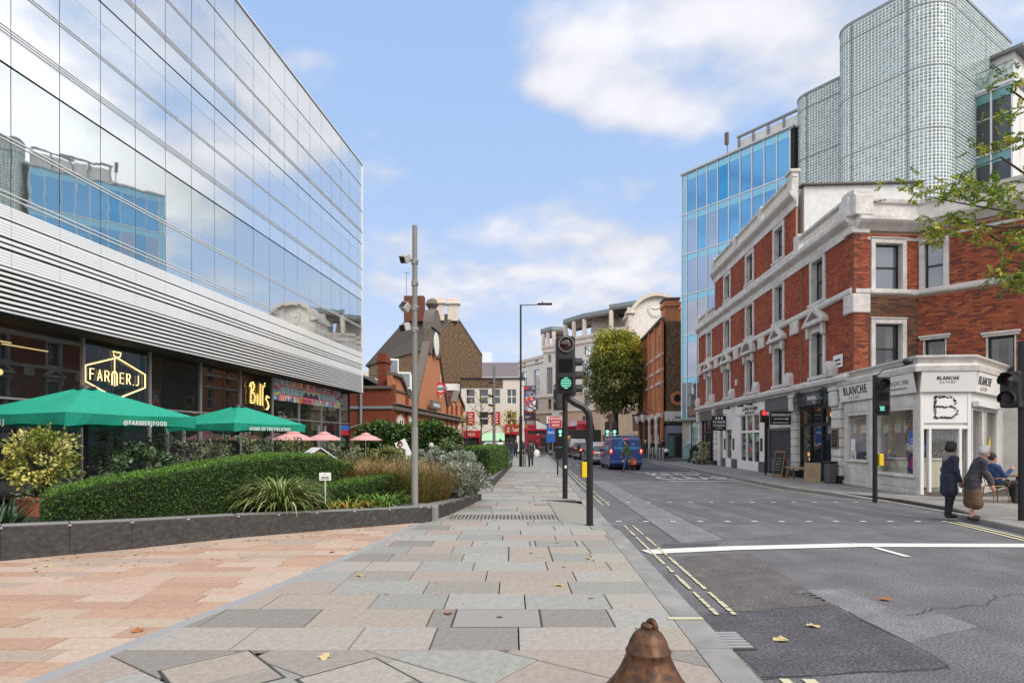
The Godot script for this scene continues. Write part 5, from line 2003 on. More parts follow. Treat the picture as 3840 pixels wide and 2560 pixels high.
func build_pub() -> void:
	var far := P(16.2,0,78)
	var near := P(15.25,0,62)
	var o := thing("red_pub","tall orange red brick pub with white bands, chimneys and a dark brick side wall","pub",far,yaw(far,near))
	var L := far.distance_to(near)
	var holes := []
	for i in 5:
		for q in [[5.2,7.4],[8.2,10.2],[11.0,12.6]]:
			holes.append([1.2 + i * 3.1,2.3 + i * 3.1,q[0],q[1]])
	var s := sh()
	holed(s,0,L,0,13.9,holes,0.3)
	node("wall",s,"orange_brick",o)
	for h in holes:
		rect_window(o,h[0],h[1],h[2],h[3],1,2,Vector3(0,0,-0.22),0,"window_dark","white_clean",0.1)
	for y in [4.4,7.6,8.9,10.5]:
		node("stone_band",sh_box(Vector3(L / 2,y,0.03),Vector3(L,0.26,0.14)),"white_trim",o)
	node("parapet",sh_box(Vector3(L / 2,13.95,0.05),Vector3(L + 0.2,0.3,0.5),0.04),"ledge",o)
	s = sh()
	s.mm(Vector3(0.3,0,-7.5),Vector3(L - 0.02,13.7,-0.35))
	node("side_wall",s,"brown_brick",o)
	for k in 5:
		node("pilaster",sh_box(Vector3(0.5 + k * 3.8,7.0,0.05),Vector3(0.55,14.2,0.3),0.02),"orange_brick",o)
	for q in [[L - 1.6,16.0,-1.0],[L - 5.4,16.4,-2.0],[L - 4.0,16.6,-5.0]]:
		s = sh()
		s.mm(Vector3(q[0] - 1.0,13.5,q[2] - 0.7),Vector3(q[0] + 1.0,q[1],q[2] + 0.7))
		s.mm(Vector3(q[0] - 1.15,q[1] - 0.7,q[2] - 0.85),Vector3(q[0] + 1.15,q[1] - 0.2,q[2] + 0.85),0.05)
		var ch := node("chimney",s,"orange_brick",o)
		node("chimney_cap",sh_box(Vector3(q[0],q[1] + 0.1,q[2]),Vector3(2.3,0.25,1.7),0.05),"ledge",ch)
	# ground floor: dark arches and white carved figures
	for k in 4:
		var x := 2.0 + k * 3.8
		s = sh()
		var q := poly([x - 1.1,0.1,x + 1.1,0.1])
		q.append_array(PackedVector2Array(arc(x,2.9,1.1,0,PI,8)))
		s.prism(q,Transform3D(Basis(),Vector3(0,0,0.02)),0.06)
		node("arched_opening",s,"dark",o)
	for x in [L - 5.0,L - 0.9]:
		s = sh()
		s.lathe(Vector3(x,2.2,0.5),[Vector2(0.2,0),Vector2(0.14,0.3),Vector2(0.22,0.9),Vector2(0.12,1.2),Vector2(0.26,1.6),Vector2(0.16,1.8),Vector2(0.09,1.95),Vector2(0.13,2.15),Vector2(0.0,2.3)],9)
		s.box(Vector3(x,1.2,0.45),Vector3(0.4,2.0,0.4),0.08)
		node("carved_figure",s,"white_trim",o)
	node("shop_cornice",sh_box(Vector3(L / 2,4.1,0.25),Vector3(L,0.3,0.5),0.05),"white_trim",o)
	for k in 2:
		var lp := thing("gas_lantern",["black framed white lantern on a bracket, farther of the two on the pub","black framed white lantern on a bracket, nearer of the two on the pub"][k],"lantern",P([14.2,14.0][k],4.2,[69.5,65.5][k]),0,"lanterns on the pub")
		s = sh()
		s.lathe(Vector3(0,-0.6,0),[Vector2(0.12,0),Vector2(0.36,0.75),Vector2(0.36,0.78),Vector2(0.1,1.0)],6)
		node("glass_case",s,"sign_white",lp)
		s = sh()
		s.lathe(Vector3(0,0.22,0),[Vector2(0.42,0),Vector2(0.3,0.14),Vector2(0.08,0.3),Vector2(0.0,0.5)],6)
		s.tube([Vector3(0,0.5,0),Vector3(0.5,0.9,0),Vector3(1.2,0.4,0)],0.04,5)
		node("bracket",s,"black_paint",lp)
	var sd := near + Vector3(0,0,0)
	# round window,render band and planted shop sign on the dark side wall
	var t := yaw(P(15.2,0,62),P(22.7,0,62.4))
	s = sh()
	s.lathe(Vector3.ZERO,[Vector2(0.38,0.05),Vector2(0.42,0.18),Vector2(0.72,0.18),Vector2(0.74,0.0)],18,Basis(Vector3.RIGHT,PI / 2))
	var ow := node("round_window",s,"orange_brick",o)
	ow.global_transform = Transform3D(Basis(),P(16.7,5.9,61.9))
	s = sh()
	s.lathe(Vector3.ZERO,[Vector2(0.4,0.03),Vector2(0.0,0.031)],14,Basis(Vector3.RIGHT,PI / 2))
	var og := node("pane",s,"window_dark",ow)
	s = sh()
	s.mm(P(15.4,3.6,61.95),P(20,4.6,61.7))
	node("render_band",s,"white_render",self)
	var rb: Node3D = get_child(get_child_count() - 1)
	rb.reparent(o)
	var shop := thing("side_shop","grey fronted shop with turquoise panes at the foot of the pub's dark side wall","shop",P(15.35,0,60.6),0)
	node("front",sh_box(Vector3(2.4,1.55,-0.6),Vector3(4.8,3.1,1.2)),"grey_front",shop)
	node("fascia",sh_box(Vector3(2.4,2.75,0.06),Vector3(4.8,0.75,0.12),0.02),"lavender",shop)
	text("fascia_text","TEA",0.36,"navy",shop,Vector3(2.1,2.72,0.125))
	for k in 5:
		node("pane",sh_box(Vector3(0.35 + k * 0.72,1.1,0.03),Vector3(0.5,2.0,0.04)),"teal_glass" if k % 2 == 0 else "window_dark",shop)
	var pl := thing("box_planting","row of dark green plants along the ledge over the grey shop","plants",P(17.4,3.25,60.7),0)
	node("trough",sh_box(Vector3(0,0,0),Vector3(4.2,0.2,0.4),0.02),"dark",pl)
	leaf_cloud(pl,"foliage",Vector3(0,0.3,0),Vector3(2.1,0.38,0.3),320,0.22,[Color(0.02,0.05,0.015),Color(0.05,0.09,0.025)],"leaf","leaf",14)

func canopy_roof(o: Node3D,pts: Array,y: float,posts: Array,back: Vector2) -> void:
	var q := PackedVector2Array()
	for p in pts:
		q.append(p)
	for i in range(pts.size() - 1,-1,-1):
		q.append(pts[i] + back)
	var s := sh()
	s.prism(q,flat(y),0.55)
	node("canopy",s,"lead",o)
	s = sh()
	s.prism(q,flat(y - 0.35),0.35)
	node("canopy_soffit",s,"ledge",o)
	for p in posts:
		node("column",sh_box(P(p.x,y - 1.75,p.y),Vector3(0.62,2.9,0.62),0.06),"stone_buff",o)

func build_beige_block() -> void:
	var o := thing("beige_block","curving pale stone office block with columned roof terraces at the street's end","office building")
	# faces from left to right: start,end,top
	var c := [Vector2(1.2,112),Vector2(5.3,104),Vector2(7.3,102),Vector2(9.7,95.6),Vector2(13.2,91.5),Vector2(19.6,86.5)]
	var tops := [15.9,17.4,17.0,17.5,17.9]
	for i in 5:
		var a := P(c[i].x,0,c[i].y)
		var b := P(c[i + 1].x,0,c[i + 1].y)
		var t := yaw(a,b)
		var L := a.distance_to(b)
		var nn := maxi(1,int(L / 3.6))
		var holes := []
		for k in nn:
			var x := (k + 0.5) * L / nn
			var w := 0.95 if nn > 1 or L > 4 else 0.6
			holes.append([x - w,x + w,3.0,5.4,2,1])
			holes.append([x - w * 0.6,x + w * 0.6,6.9,8.6,1,2])
			holes.append([x - w * 1.1,x + w * 1.1,9.5,13.9,3,4])
			holes.append([x - w * 0.6,x + w * 0.6,14.7,16.0 if tops[i] > 16.5 else 15.5,2,1])
		var lower := []
		var upper := []
		for h in holes:
			(lower if h[2] < 8 else upper).append(h)
		var s := sh()
		holed(s,0,L,0.0,6.4,lower.filter(func(h): return h[2] < 6),0.35)
		node("lower_wall",s,"stone_sand",o,a,t)
		s = sh()
		holed(s,0,L,6.4,9.0,lower.filter(func(h): return h[2] > 6),0.35)
		node("wall",s,"stone_buff",o,a,t)
		s = sh()
		holed(s,0,L,9.0,tops[i],upper,0.35)
		node("wall",s,"stone_pale",o,a,t)
		for h in holes:
			var rt := Basis(Vector3.UP,t)
			rect_window(o,h[0],h[1],h[2],h[3],h[4],h[5],a + rt * Vector3(0,0,-0.25),t,"sky_glass" if h[2] > 9 else "window_glass")
		for y in [6.3,9.0,tops[i] - 0.9,tops[i]]:
			node("string_course",sh_box(Vector3(L / 2,y,0.04),Vector3(L + 0.1,0.3 if y < tops[i] else 0.5,0.32),0.05),"stone_buff",o,a,t)
		node("shop_void",sh_box(Vector3(L / 2,1.3,0.0),Vector3(L - 0.7,2.4,0.1)),"window_glass",o,a,t)
	canopy_roof(o,[Vector2(4.9,105.4),Vector2(6.7,102.7),Vector2(8.5,103.2)],20.2,[Vector2(5.4,105.0),Vector2(6.1,103.9),Vector2(7.0,103.0)],Vector2(1.5,5))
	canopy_roof(o,[Vector2(8.2,98.6),Vector2(10.9,93.8),Vector2(14.6,90.2)],20.5,[Vector2(8.6,98.4),Vector2(9.7,96.0),Vector2(11.1,94.0)],Vector2(2.5,6))
	canopy_roof(o,[Vector2(14.3,90.4),Vector2(19.2,86.4)],21.1,[Vector2(14.6,90.4),Vector2(16.9,88.5),Vector2(18.9,86.9)],Vector2(3,6))
	var s := sh()
	s.mm(P(12.5,17.5,97),P(18,20.6,94.5))
	s.mm(P(17.6,17.5,93),P(22,20.6,90.5))
	node("penthouse_wall",s,"render_beige",o)
	s = sh()
	var back := PackedVector2Array()
	for p in c:
		back.append(p + Vector2(0.3,0.5))
	back.append_array(poly([24,92,24,125,3,125]))
	s.prism(back,flat(0.0),15.6)
	node("core",s,"render_beige",o)
	# arched clock storey
	var k := thing("clock_pavilion","arch roofed pavilion with a white clock on top of the stone block","clock pavilion",P(16.5,15.4,84.6),0.0)
	k.scale = Vector3.ONE * 0.82
	var arch := [Vector2(-0.0,0.0),Vector2(8.4,0.0),Vector2(8.4,4.6)]
	arch.append_array(arc(4.2,3.0,4.5,0.36,PI - 0.36,14))
	arch.append(Vector2(0,4.6))
	s = sh()
	s.prism(PackedVector2Array(arch),Transform3D(Basis(),Vector3(0,0,-6)),6.0)
	node("wall",s,"stone_pale",k)
	s = sh()
	var ring := arc(4.2,3.0,4.95,0.3,PI - 0.3,16)
	ring.append_array(reversed(arc(4.2,3.0,4.4,0.3,PI - 0.3,16)))
	s.prism(PackedVector2Array(ring),Transform3D(Basis(),Vector3(0,0,-6.2)),6.9)
	node("roof",s,"stone_buff",k)
	for x in [-0.3,8.7]:
		node("column",sh_box(Vector3(x,2.2,0.2),Vector3(0.8,4.4,0.8),0.06),"stone_buff",k)
		node("eave",sh_box(Vector3(x,4.6,0.2),Vector3(1.6,0.4,1.4),0.05),"stone_buff",k)
	s = sh()
	s.lathe(Vector3(4.0,5.2,0.02),[Vector2(1.25,0),Vector2(1.25,0.1),Vector2(0,0.12)],24,Basis(Vector3.RIGHT,PI / 2))
	var cf := node("clock_face",s,"clock_face",k)
	for i in 12:
		var an := TAU * i / 12.0
		node("hour_mark",sh_box(Vector3(4.0 + sin(an) * 1.02,5.2 + cos(an) * 1.02,0.16),Vector3(0.12,0.12,0.03)),"ink_soft",cf)
	s = sh()
	s.tube([Vector3(4.0,5.2,0.18),Vector3(4.55,5.35,0.18)],0.05,4)
	s.tube([Vector3(4.0,5.2,0.18),Vector3(3.3,5.4,0.18)],0.04,4)
	node("clock_hand",s,"ink",cf)
	# far glass office on the left
	k = thing("far_glass_office","distant pale glass office with a grey roof band behind the corner shop block","office building",P(-8.2,0,140))
	s = sh()
	s.mm(Vector3(0,0,-10),Vector3(11.4,15.4,-0.1))
	node("core",s,"window_dark",k)
	s = sh()
	s.mm(Vector3(0,16.0,-10),Vector3(11.4,19.4,0.1))
	node("roof_band",s,"far_grey",k)
	node("cornice",sh_box(Vector3(5.7,15.7,0),Vector3(11.6,0.7,0.6)),"white_render",k)
	for i in 5:
		for j in 4:
			pane(k,"pane",i * 2.28 + 0.05,i * 2.28 + 2.23,j * 3.8 + 0.35,j * 3.8 + 3.7,0,"sky_glass",0.04,0.003)
	pane(k,"pane",0.2,3.6,19.6,22.0,-2,"sky_glass",0.04,0.003)

func build_station() -> void:
	# orange brick street front running away along the street
	var a := P(-10.1,0,52)
	var b := P(-7.0,0,88.5)
	var o := thing("tube_station","orange brick station house with stepped gables and stone clock over its street front","station building",a,yaw(a,b))
	var L := a.distance_to(b)
	var s := sh()
	var holes := []
	for x in [2.2,5.4]:
		holes.append([x - 0.7,x + 0.7,1.0,3.2])
	for k in 6:
		holes.append([9.6 + k * 3.6,12.2 + k * 3.6,0.2,3.7])
	holes.append([32.2,34.0,0.5,3.2])
	holed(s,0,L,0,5.6,holes,0.3)
	node("wall",s,"orange_brick",o)
	var outline := [[0.0,5.6,4.6,5.6,3.6,6.5,2.2,7.2,0.0,7.2],[8.0,5.6,24.0,5.6,22.4,7.4,18.6,12.0,13.4,12.0,9.6,7.4],[27.5,5.6,L,5.6,L,6.4,33.5,7.4,31.5,8.2,29.5,6.6]]
	for q in outline:
		s = sh()
		s.prism(poly(q),Transform3D(Basis(),Vector3(0,0,-0.5)),0.5)
		node("gable",s,"orange_brick",o)
		s = sh()
		var pts := []
		for i in range(2,q.size(),2):
			pts.append(Vector3(q[i],q[i + 1],-0.2))
		if q[0] == 8.0:
			pts.append(Vector3(8.0,5.6,-0.2))
		for i in pts.size() - 1:
			var m: Vector3 = (pts[i] + pts[i + 1]) / 2
			var d: Vector3 = pts[i + 1] - pts[i]
			s.box(m + Vector3(0,0.1,0.06),Vector3(d.length(),0.3,0.8),0.03,Basis(Vector3(0,0,1),atan2(d.y,d.x)))
		node("gable_coping",s,"ledge",o)
	for x in [0.15,4.4,8.2,23.9,27.0,30.4,34.4]:
		node("pilaster",sh_box(Vector3(x,3.2,0.06),Vector3(0.5,6.4,0.26),0.02),"red_brick_far",o)
	for y in [[4.4,0.36,0.7],[4.75,0.14,0.9],[6.0,0.2,0.2]]:
		if y[0] < 5:
			node("cornice",sh_box(Vector3(L / 2,y[0],0.1),Vector3(L + 0.3,y[1],y[2]),0.04),"ledge",o)
		else:
			node("cornice",sh_box(Vector3(4.0,y[0],0.02),Vector3(8.0,y[1],y[2]),0.03),"ledge",o)
	# stone clock surround on the big gable
	s = sh()
	s.mm(Vector3(14.0,11.6,-0.6),Vector3(18.0,14.0,0.3),0.1)
	s.prism(PackedVector2Array(arc(16.0,13.8,2.3,0,PI,12)),Transform3D(Basis(),Vector3(0,0,-0.6)),1.1)
	s.mm(Vector3(13.6,10.9,-0.6),Vector3(14.4,13.8,0.3),0.1)
	s.mm(Vector3(17.6,10.9,-0.6),Vector3(18.4,13.8,0.3),0.1)
	s.lathe(Vector3(16,15.9,-0.1),[Vector2(0.7,0),Vector2(0.4,0.3),Vector2(0.75,0.8),Vector2(0.5,1.3),Vector2(0,1.5)],10)
	node("clock_surround",s,"ledge",o)
	s = sh()
	s.lathe(Vector3(16,12.3,0.35),[Vector2(1.3,0),Vector2(1.3,0.08),Vector2(0,0.1)],20,Basis(Vector3.RIGHT,PI / 2))
	node("clock_face",s,"clock_face",o)
	for h in holes:
		if h[3] < 3.4:
			s = sh()
			var ar := poly([h[0] - 0.3,0.8,h[1] + 0.3,0.8])
			ar.append_array(PackedVector2Array(arc((h[0] + h[1]) / 2,3.0,(h[1] - h[0]) / 2 + 0.3,0,PI,8)))
			s.prism(ar,Transform3D(Basis(),Vector3(0,0,0.005)),0.1)
			node("arch_surround",s,"stone_buff",o)
			rect_window(o,h[0],h[1],1.0,3.5,2,2,Vector3(0,0,0.13),0,"window_dark","white_clean",0.1)
		else:
			node("shop_sign_panel",sh_box(Vector3((h[0] + h[1]) / 2,3.1,-0.1),Vector3(h[1] - h[0] - 0.1,1.0,0.1)),"white_clean",o)
			pane(o,"pane",h[0] + 0.05,h[1] - 0.05,0.3,2.55,-0.2,"window_dark")
	var sp := node("station_name_board",sh_box(Vector3(15.3,5.5,0.5),Vector3(5.2,0.9,0.16),0.03),"ledge",o)
	node("name_panel",sh_box(Vector3(15.3,5.5,0.585),Vector3(4.9,0.64,0.02)),"ink_soft",sp)
	text("name_text","HAMMERSMITH",0.34,"sign_white",sp,Vector3(15.3,5.5,0.6))
	# end wall facing the square, its shade painted in as a darker brick
	s = sh()
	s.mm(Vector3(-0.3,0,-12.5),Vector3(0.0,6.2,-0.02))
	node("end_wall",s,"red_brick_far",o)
	node("end_band",sh_box(Vector3(-0.32,4.45,-6.2),Vector3(0.2,0.22,12.5)),"lead",o)
	node("end_band",sh_box(Vector3(-0.32,6.15,-6.2),Vector3(0.3,0.25,12.5)),"ledge",o)
	s = sh()
	s.prism(poly([0,5.6,3.5,9.0,7.0,5.6]),Transform3D(Basis(Vector3.UP,PI / 2) * Basis(),Vector3(-0.3,0,-7.0)).translated_local(Vector3(0,0,0)),0.4)
	node("end_gable",s,"red_brick_far",o)
	s = sh()
	s.mm(Vector3(1.0,5.5,-1.6),Vector3(2.4,9.2,-0.9))
	s.mm(Vector3(0.9,8.4,-1.7),Vector3(2.5,8.8,-0.8),0.04)
	node("chimney",s,"red_brick_far",o)
	s = sh()  # slate roofs
	s.quad(Vector3(2,5.8,-0.6),Vector3(L,5.8,-0.6),Vector3(L,7.7,-4),Vector3(2,7.7,-4))
	s.face(Vector3(2,5.8,-9),Vector3(L,5.8,-9),Vector3(L,7.7,-4),Vector3(2,7.7,-4),Vector3(0,1,-1))
	s.face(Vector3(22.4,7.0,-0.5),Vector3(18.6,11.8,-0.5),Vector3(18.6,11.8,-1.5),Vector3(22.4,7.0,-1.5),Vector3(1,1,0))
	node("roof",s,"slate",o)
	for k in 3:
		node("rooflight",sh_box(Vector3(6.2 + k * 1.1,6.9,-2.3),Vector3(0.5,0.08,2.6),0.0,Basis(Vector3.RIGHT,0.51)),"alu_white",o)
	# scaffold-like pipework and gutter on the end wall
	s = sh()
	s.tube([Vector3(-0.5,0,-2.6),Vector3(-0.5,7.6,-2.6)],0.12,6)
	s.tube([Vector3(-0.5,3.0,-2.7),Vector3(-0.5,1.2,-8)],0.07,6)
	s.tube([Vector3(-0.5,1.2,-8),Vector3(-0.5,1.2,-11)],0.07,6)
	s.tube([Vector3(-0.55,7.0,-6.5),Vector3(-0.55,7.6,-11.8)],0.22,8)
	node("drainpipe",s,"lead",o)
	node("wall_lamp",sh_box(Vector3(-0.5,2.75,-8.6),Vector3(0.25,0.3,0.7),0.03),"white_clean",o)
	# roundel on a pole above the front
	var rd := thing("roundel_sign","red ring roundel with a blue UNDERGROUND bar on the station wall","sign",P(-8.15,7.6,70),0.0)
	rd.scale = Vector3.ONE * 0.66
	s = sh()
	var ringp := arc(0,0,1.0,0,TAU,28)
	var inner := arc(0,0,0.68,0,TAU,28)
	for i in 28:
		s.quad(Vector3(inner[i].x,inner[i].y,0.06),Vector3(ringp[i].x,ringp[i].y,0.06),Vector3(ringp[i + 1].x,ringp[i + 1].y,0.06),Vector3(inner[i + 1].x,inner[i + 1].y,0.06))
		s.quad(Vector3(ringp[i].x,ringp[i].y,0.06),Vector3(ringp[i].x,ringp[i].y,-0.06),Vector3(ringp[i + 1].x,ringp[i + 1].y,-0.06),Vector3(ringp[i + 1].x,ringp[i + 1].y,0.06))
	node("ring",s,"roundel_red",rd)
	s = sh()
	s.lathe(Vector3(0,0,0),[Vector2(0.68,0),Vector2(0,0.001)],24,Basis(Vector3.RIGHT,PI / 2))
	node("disc",s,"sign_white",rd)
	node("bar",sh_box(Vector3(0,0,0.08),Vector3(2.3,0.38,0.08),0.02),"navy",rd)
	text("bar_text","UNDERGROUND",0.2,"sign_white",rd,Vector3(0,0,0.125))
	node("bracket",sh_box(Vector3(-1.3,0,-0.05),Vector3(0.4,0.3,0.3)),"alu_white",rd)
	s = sh()
	s.tube([Vector3(0,0.9,-0.1),Vector3(0,2.4,-0.1)],0.06,6)
	s.tube([Vector3(0,-0.9,-0.1),Vector3(0,-1.6,-0.1)],0.06,6)
	node("pole",s,"alu_white",rd)

func build_gable_house() -> void:
	var o := thing("brown_gable_house","tall brown brick house with a steep slate roof and bare gable end behind the station","house")
	var A := P(-13.6,0,97)
	var B := P(-5.1,0,105)
	var C := P(-21.8,0,94)
	var eave := 16.2
	var top := 22.4
	var mid := (A + B) / 2
	var s := sh()
	s.tri(A + Vector3(0,eave,0),B + Vector3(0,eave,0),mid + Vector3(0,top,0))
	s.quad(A,B,B + Vector3(0,eave,0),A + Vector3(0,eave,0))
	node("gable_wall",s,"brown_brick",o)
	s = sh()
	s.quad(C,A,A + Vector3(0,eave + 0.15,0),C + Vector3(0,eave - 2.8,0))
	node("wall",s,"brown_brick",o)
	s = sh()
	var ridge0 := mid + Vector3(0,top,0)
	var ridge1 := mid + (C - A) * 1.0 + Vector3(1.5,top - 0.4,0)
	s.quad(C + Vector3(-0.6,eave - 3.2,0.6),A + Vector3(0.0,eave - 0.2,0.3),ridge0,ridge1)
	s.tri(C + Vector3(-0.6,eave - 3.2,0.6),ridge1,C + Vector3(-1,eave - 3.2,-9))
	node("roof",s,"slate",o)
	s = sh()
	for i in 2:
		var p := A + Vector3(0,eave,0) if i == 0 else B + Vector3(0,eave,0)
		s.tube([p,ridge0],0.14,5)
	node("verge",s,"ledge",o)
	for q in [[0.38,2.6],[0.05,3.2]]:
		var p: Vector3 = ridge0.lerp(ridge1,q[0])
		s = sh()
		s.mm(p + Vector3(-0.85,-1.2,-0.6),p + Vector3(0.85,1.6,0.6),0.05)
		s.mm(p + Vector3(-1.2,1.5,-0.9),p + Vector3(1.2,1.8,0.9),0.05)
		s.mm(p + Vector3(-0.9,1.8,-0.6),p + Vector3(0.9,2.5,0.6),0.05)
		if q[0] < 0.1:
			p = ridge0.lerp(ridge1,0.14)
		node("stone_chimney",s,"stone_buff",o)
	s = sh()
	var pc: Vector3 = ridge0.lerp(ridge1,0.93)
	s.mm(pc + Vector3(-1.6,-1.5,-0.8),pc + Vector3(1.6,2.6,0.8),0.05)
	node("brick_chimney",s,"brown_red",o)
	s = sh()
	s.tube([pc + Vector3(-1.3,2.6,0),pc + Vector3(-1.3,6.5,0)],0.05,4)
	s.tube([pc + Vector3(-1.7,6.4,0),pc + Vector3(-0.8,6.4,0)],0.04,4)
	node("aerial",s,"grey_paint",o)
	# dormer,fire-escape clutter and back windows
	var n := Vector3(0.35,0,0.94)
	for q in [[0.42,13.0,1.6,2.6,"white_clean"],[0.62,11.0,1.9,2.6,"white_clean"],[0.83,10.2,1.8,3.4,"white_clean"],[0.2,9.6,1.5,2.0,"ledge"]]:
		var p := C.lerp(A,q[0]) + Vector3(0,q[1],0.25)
		var t := yaw(C,A)
		node("window_frame",sh_box(Vector3.ZERO,Vector3(q[2],q[3],0.3)),q[4],o,p,t)
		node("pane",sh_box(Vector3(0,0,0.16),Vector3(q[2] - 0.4,q[3] - 0.5,0.05)),"window_glass",o,p,t)
	s = sh()
	for k in 5:
		var p := C.lerp(A,0.05 + k * 0.09)
		s.tube([p + Vector3(0,5.0,2.2),p + Vector3(0,12.4,2.2)],0.1,5)
	s.tube([C + Vector3(0.4,11.6,2.2),C.lerp(A,0.5) + Vector3(0,11.6,2.2)],0.1,5)
	s.tube([C + Vector3(0.4,9.4,2.2),C.lerp(A,0.45) + Vector3(0,9.4,2.2)],0.1,5)
	node("fire_escape",s,"ledge",o)
	s = sh()
	s.lathe(C.lerp(A,0.56) + Vector3(0,8.2,1.5),[Vector2(0.0,0),Vector2(0.8,0.15),Vector2(1.1,0.45)],14,Basis(Vector3.RIGHT,PI / 2 - 0.3))
	node("satellite_dish",s,"grey_light",o)
	# three storey shop block on the corner
	var k := thing("corner_shop_block","cream rendered three storey corner block with red shop signs past the station","shop block",P(-7.7,0,93))
	var holes := []
	for q in [[1.0,2.6,2],[3.6,5.2,1],[6.2,7.6,1]]:
		pass
	for x in [[0.75,2.05],[2.7,4.1],[4.6,5.9]]:
		holes.append([x[0],x[1],7.2,9.4,1,1])
		holes.append([x[0],x[1],4.0,6.0,1,1])
	holes.append([6.95,8.35,7.2,9.4,2,1])
	holes.append([6.95,8.35,3.9,6.0,2,1])
	s = sh()
	holed(s,0,9.6,0,11.0,holes,0.25)
	node("wall",s,"render_beige",k)
	s = sh()
	s.mm(Vector3(0,9.6,-0.1),Vector3(6.3,10.9,0.06))
	node("brick_parapet",s,"brown_brick",k)
	s = sh()
	s.mm(Vector3(0.02,0,-8),Vector3(9.5,10.9,-0.3))
	node("core",s,"render_beige",k)
	node("roof_edge",sh_box(Vector3(4.8,11.05,-3.9),Vector3(9.9,0.2,8.2)),"ink",k)
	for h in holes:
		if h[2] < 5 and (h[0] < 1.0 or (h[0] > 4 and h[0] < 6)):
			var pb := node("window_poster",sh_box(Vector3((h[0] + h[1]) / 2,5.0,0.03),Vector3(h[1] - h[0],2.0,0.06)),"sign_red",k)
			for j in 4:
				node("poster_line",sh_box(Vector3((h[0] + h[1]) / 2,5.6 - j * 0.4,0.065),Vector3(0.7 - 0.15 * (j % 2),0.14,0.02)),"sign_white",pb)
		else:
			rect_window(k,h[0],h[1],h[2],h[3],h[4],2,Vector3(0,0,-0.18),0,"window_dark","white_clean",0.12)
	s = sh()
	s.mm(Vector3(-4.2,0,-7),Vector3(-0.02,10.6,-0.6))
	node("side_wing",s,"brown_red",k)
	s = sh()
	s.mm(Vector3(-3.9,9.3,-0.58),Vector3(-0.2,10.3,-0.5))
	s.mm(Vector3(-0.7,4.0,-0.58),Vector3(-0.2,9.3,-0.5))
	node("painted_frame",s,"white_clean",k)
	for q in [[0.1,2.9,2.6,1.1,"ALL",0.4],[6.6,9.2,3.3,1.5,"Jalor",0.55]]:
		var sb := node("shop_sign",sh_box(Vector3((q[0] + q[1]) / 2,q[2],0.25),Vector3(q[1] - q[0],q[3],0.3),0.04),"sign_red",k)
		text("sign_text",q[4],q[5],"sign_white",sb,Vector3((q[0] + q[1]) / 2,q[2],0.41),Vector3.ZERO,true,Vector3.ONE,"Droid Serif")
	for x in [0.1,2.9]:
		node("shop_post",sh_box(Vector3(x,1.2,0.2),Vector3(0.4,2.4,0.3)),"sign_red",k)
	node("shop_void",sh_box(Vector3(1.5,1.1,0.03),Vector3(2.5,2.2,0.1)),"window_dark",k)
	node("shop_void",sh_box(Vector3(6.1,1.3,0.03),Vector3(4.6,2.5,0.1)),"dark",k)
	node("shop_pilaster",sh_box(Vector3(8.8,1.3,0.1),Vector3(0.8,2.6,0.3)),"white_clean",k)
	node("awning",sh_box(Vector3(4.9,2.2,0.9),Vector3(3.4,0.06,1.9),0.0,Basis(Vector3.RIGHT,0.7)),"awning_print",k)

func build_backdrop() -> void:
	# blocks beyond the frame edges and behind the camera,seen in the panes
	for q in [["low_parade","long brick parade of shops behind the viewpoint across the square",P(-26,0,-34),Vector3(46,13,10),"brown_brick"],["far_block","pale rendered block closing the street far behind the station roofs",P(-48,0,118),Vector3(34,15,20),"render_beige"]]:
		var o := thing(q[0],q[1],"building",q[2])
		var s := sh()
		s.mm(Vector3(0,0,-q[3].z),Vector3(q[3].x,q[3].y,0))
		node("wall",s,q[4],o)
		for i in int(q[3].x / 3.6):
			for j in 3:
				node("window",sh_box(Vector3(1.8 + i * 3.6,3.2 + j * 3.6,0.0),Vector3(1.3,1.9,0.12)),"window_glass",o)

func leaf_mesh(kind := "leaf") -> ArrayMesh:
	if T.has("m_" + kind):
		return T["m_" + kind]
	var s := sh()
	var q := [[-0.0,0.0],[0.28,0.35],[0.22,0.75],[0.0,1.0],[-0.22,0.75],[-0.28,0.35]]
	if kind == "needle":
		q = [[0.0,0.0],[0.13,0.3],[0.1,0.8],[0.0,1.0],[-0.1,0.8],[-0.13,0.3]]
	var p := []
	for e in q:
		p.append(Vector3(e[0],e[1],-absf(e[0]) * 0.35 + 0.12 * sin(e[1] * PI)))
	var mid := [Vector3(0,0,0),Vector3(0,0.5,0.12),p[3]]
	s.tri(mid[0],p[1],mid[1])
	s.tri(mid[1],p[1],p[2])
	s.tri(mid[1],p[2],p[3])
	s.tri(mid[0],mid[1],p[5])
	s.tri(mid[1],p[4],p[5])
	s.tri(mid[1],p[3],p[4])
	T["m_" + kind] = s.mesh()
	return T["m_" + kind]

func rnd_dir() -> Vector3:
	var y := r(-1,1)
	var a := r(0,TAU)
	var k := sqrt(1 - y * y)
	return Vector3(k * cos(a),y,k * sin(a))

func leaf_at(p: Vector3,out: Vector3,size: float,spread := 0.8) -> Transform3D:
	var d := (out + rnd_dir() * spread).normalized()
	var sd := d.cross(rnd_dir()).normalized()
	return Transform3D(Basis(sd,d,sd.cross(d)) * size,p)

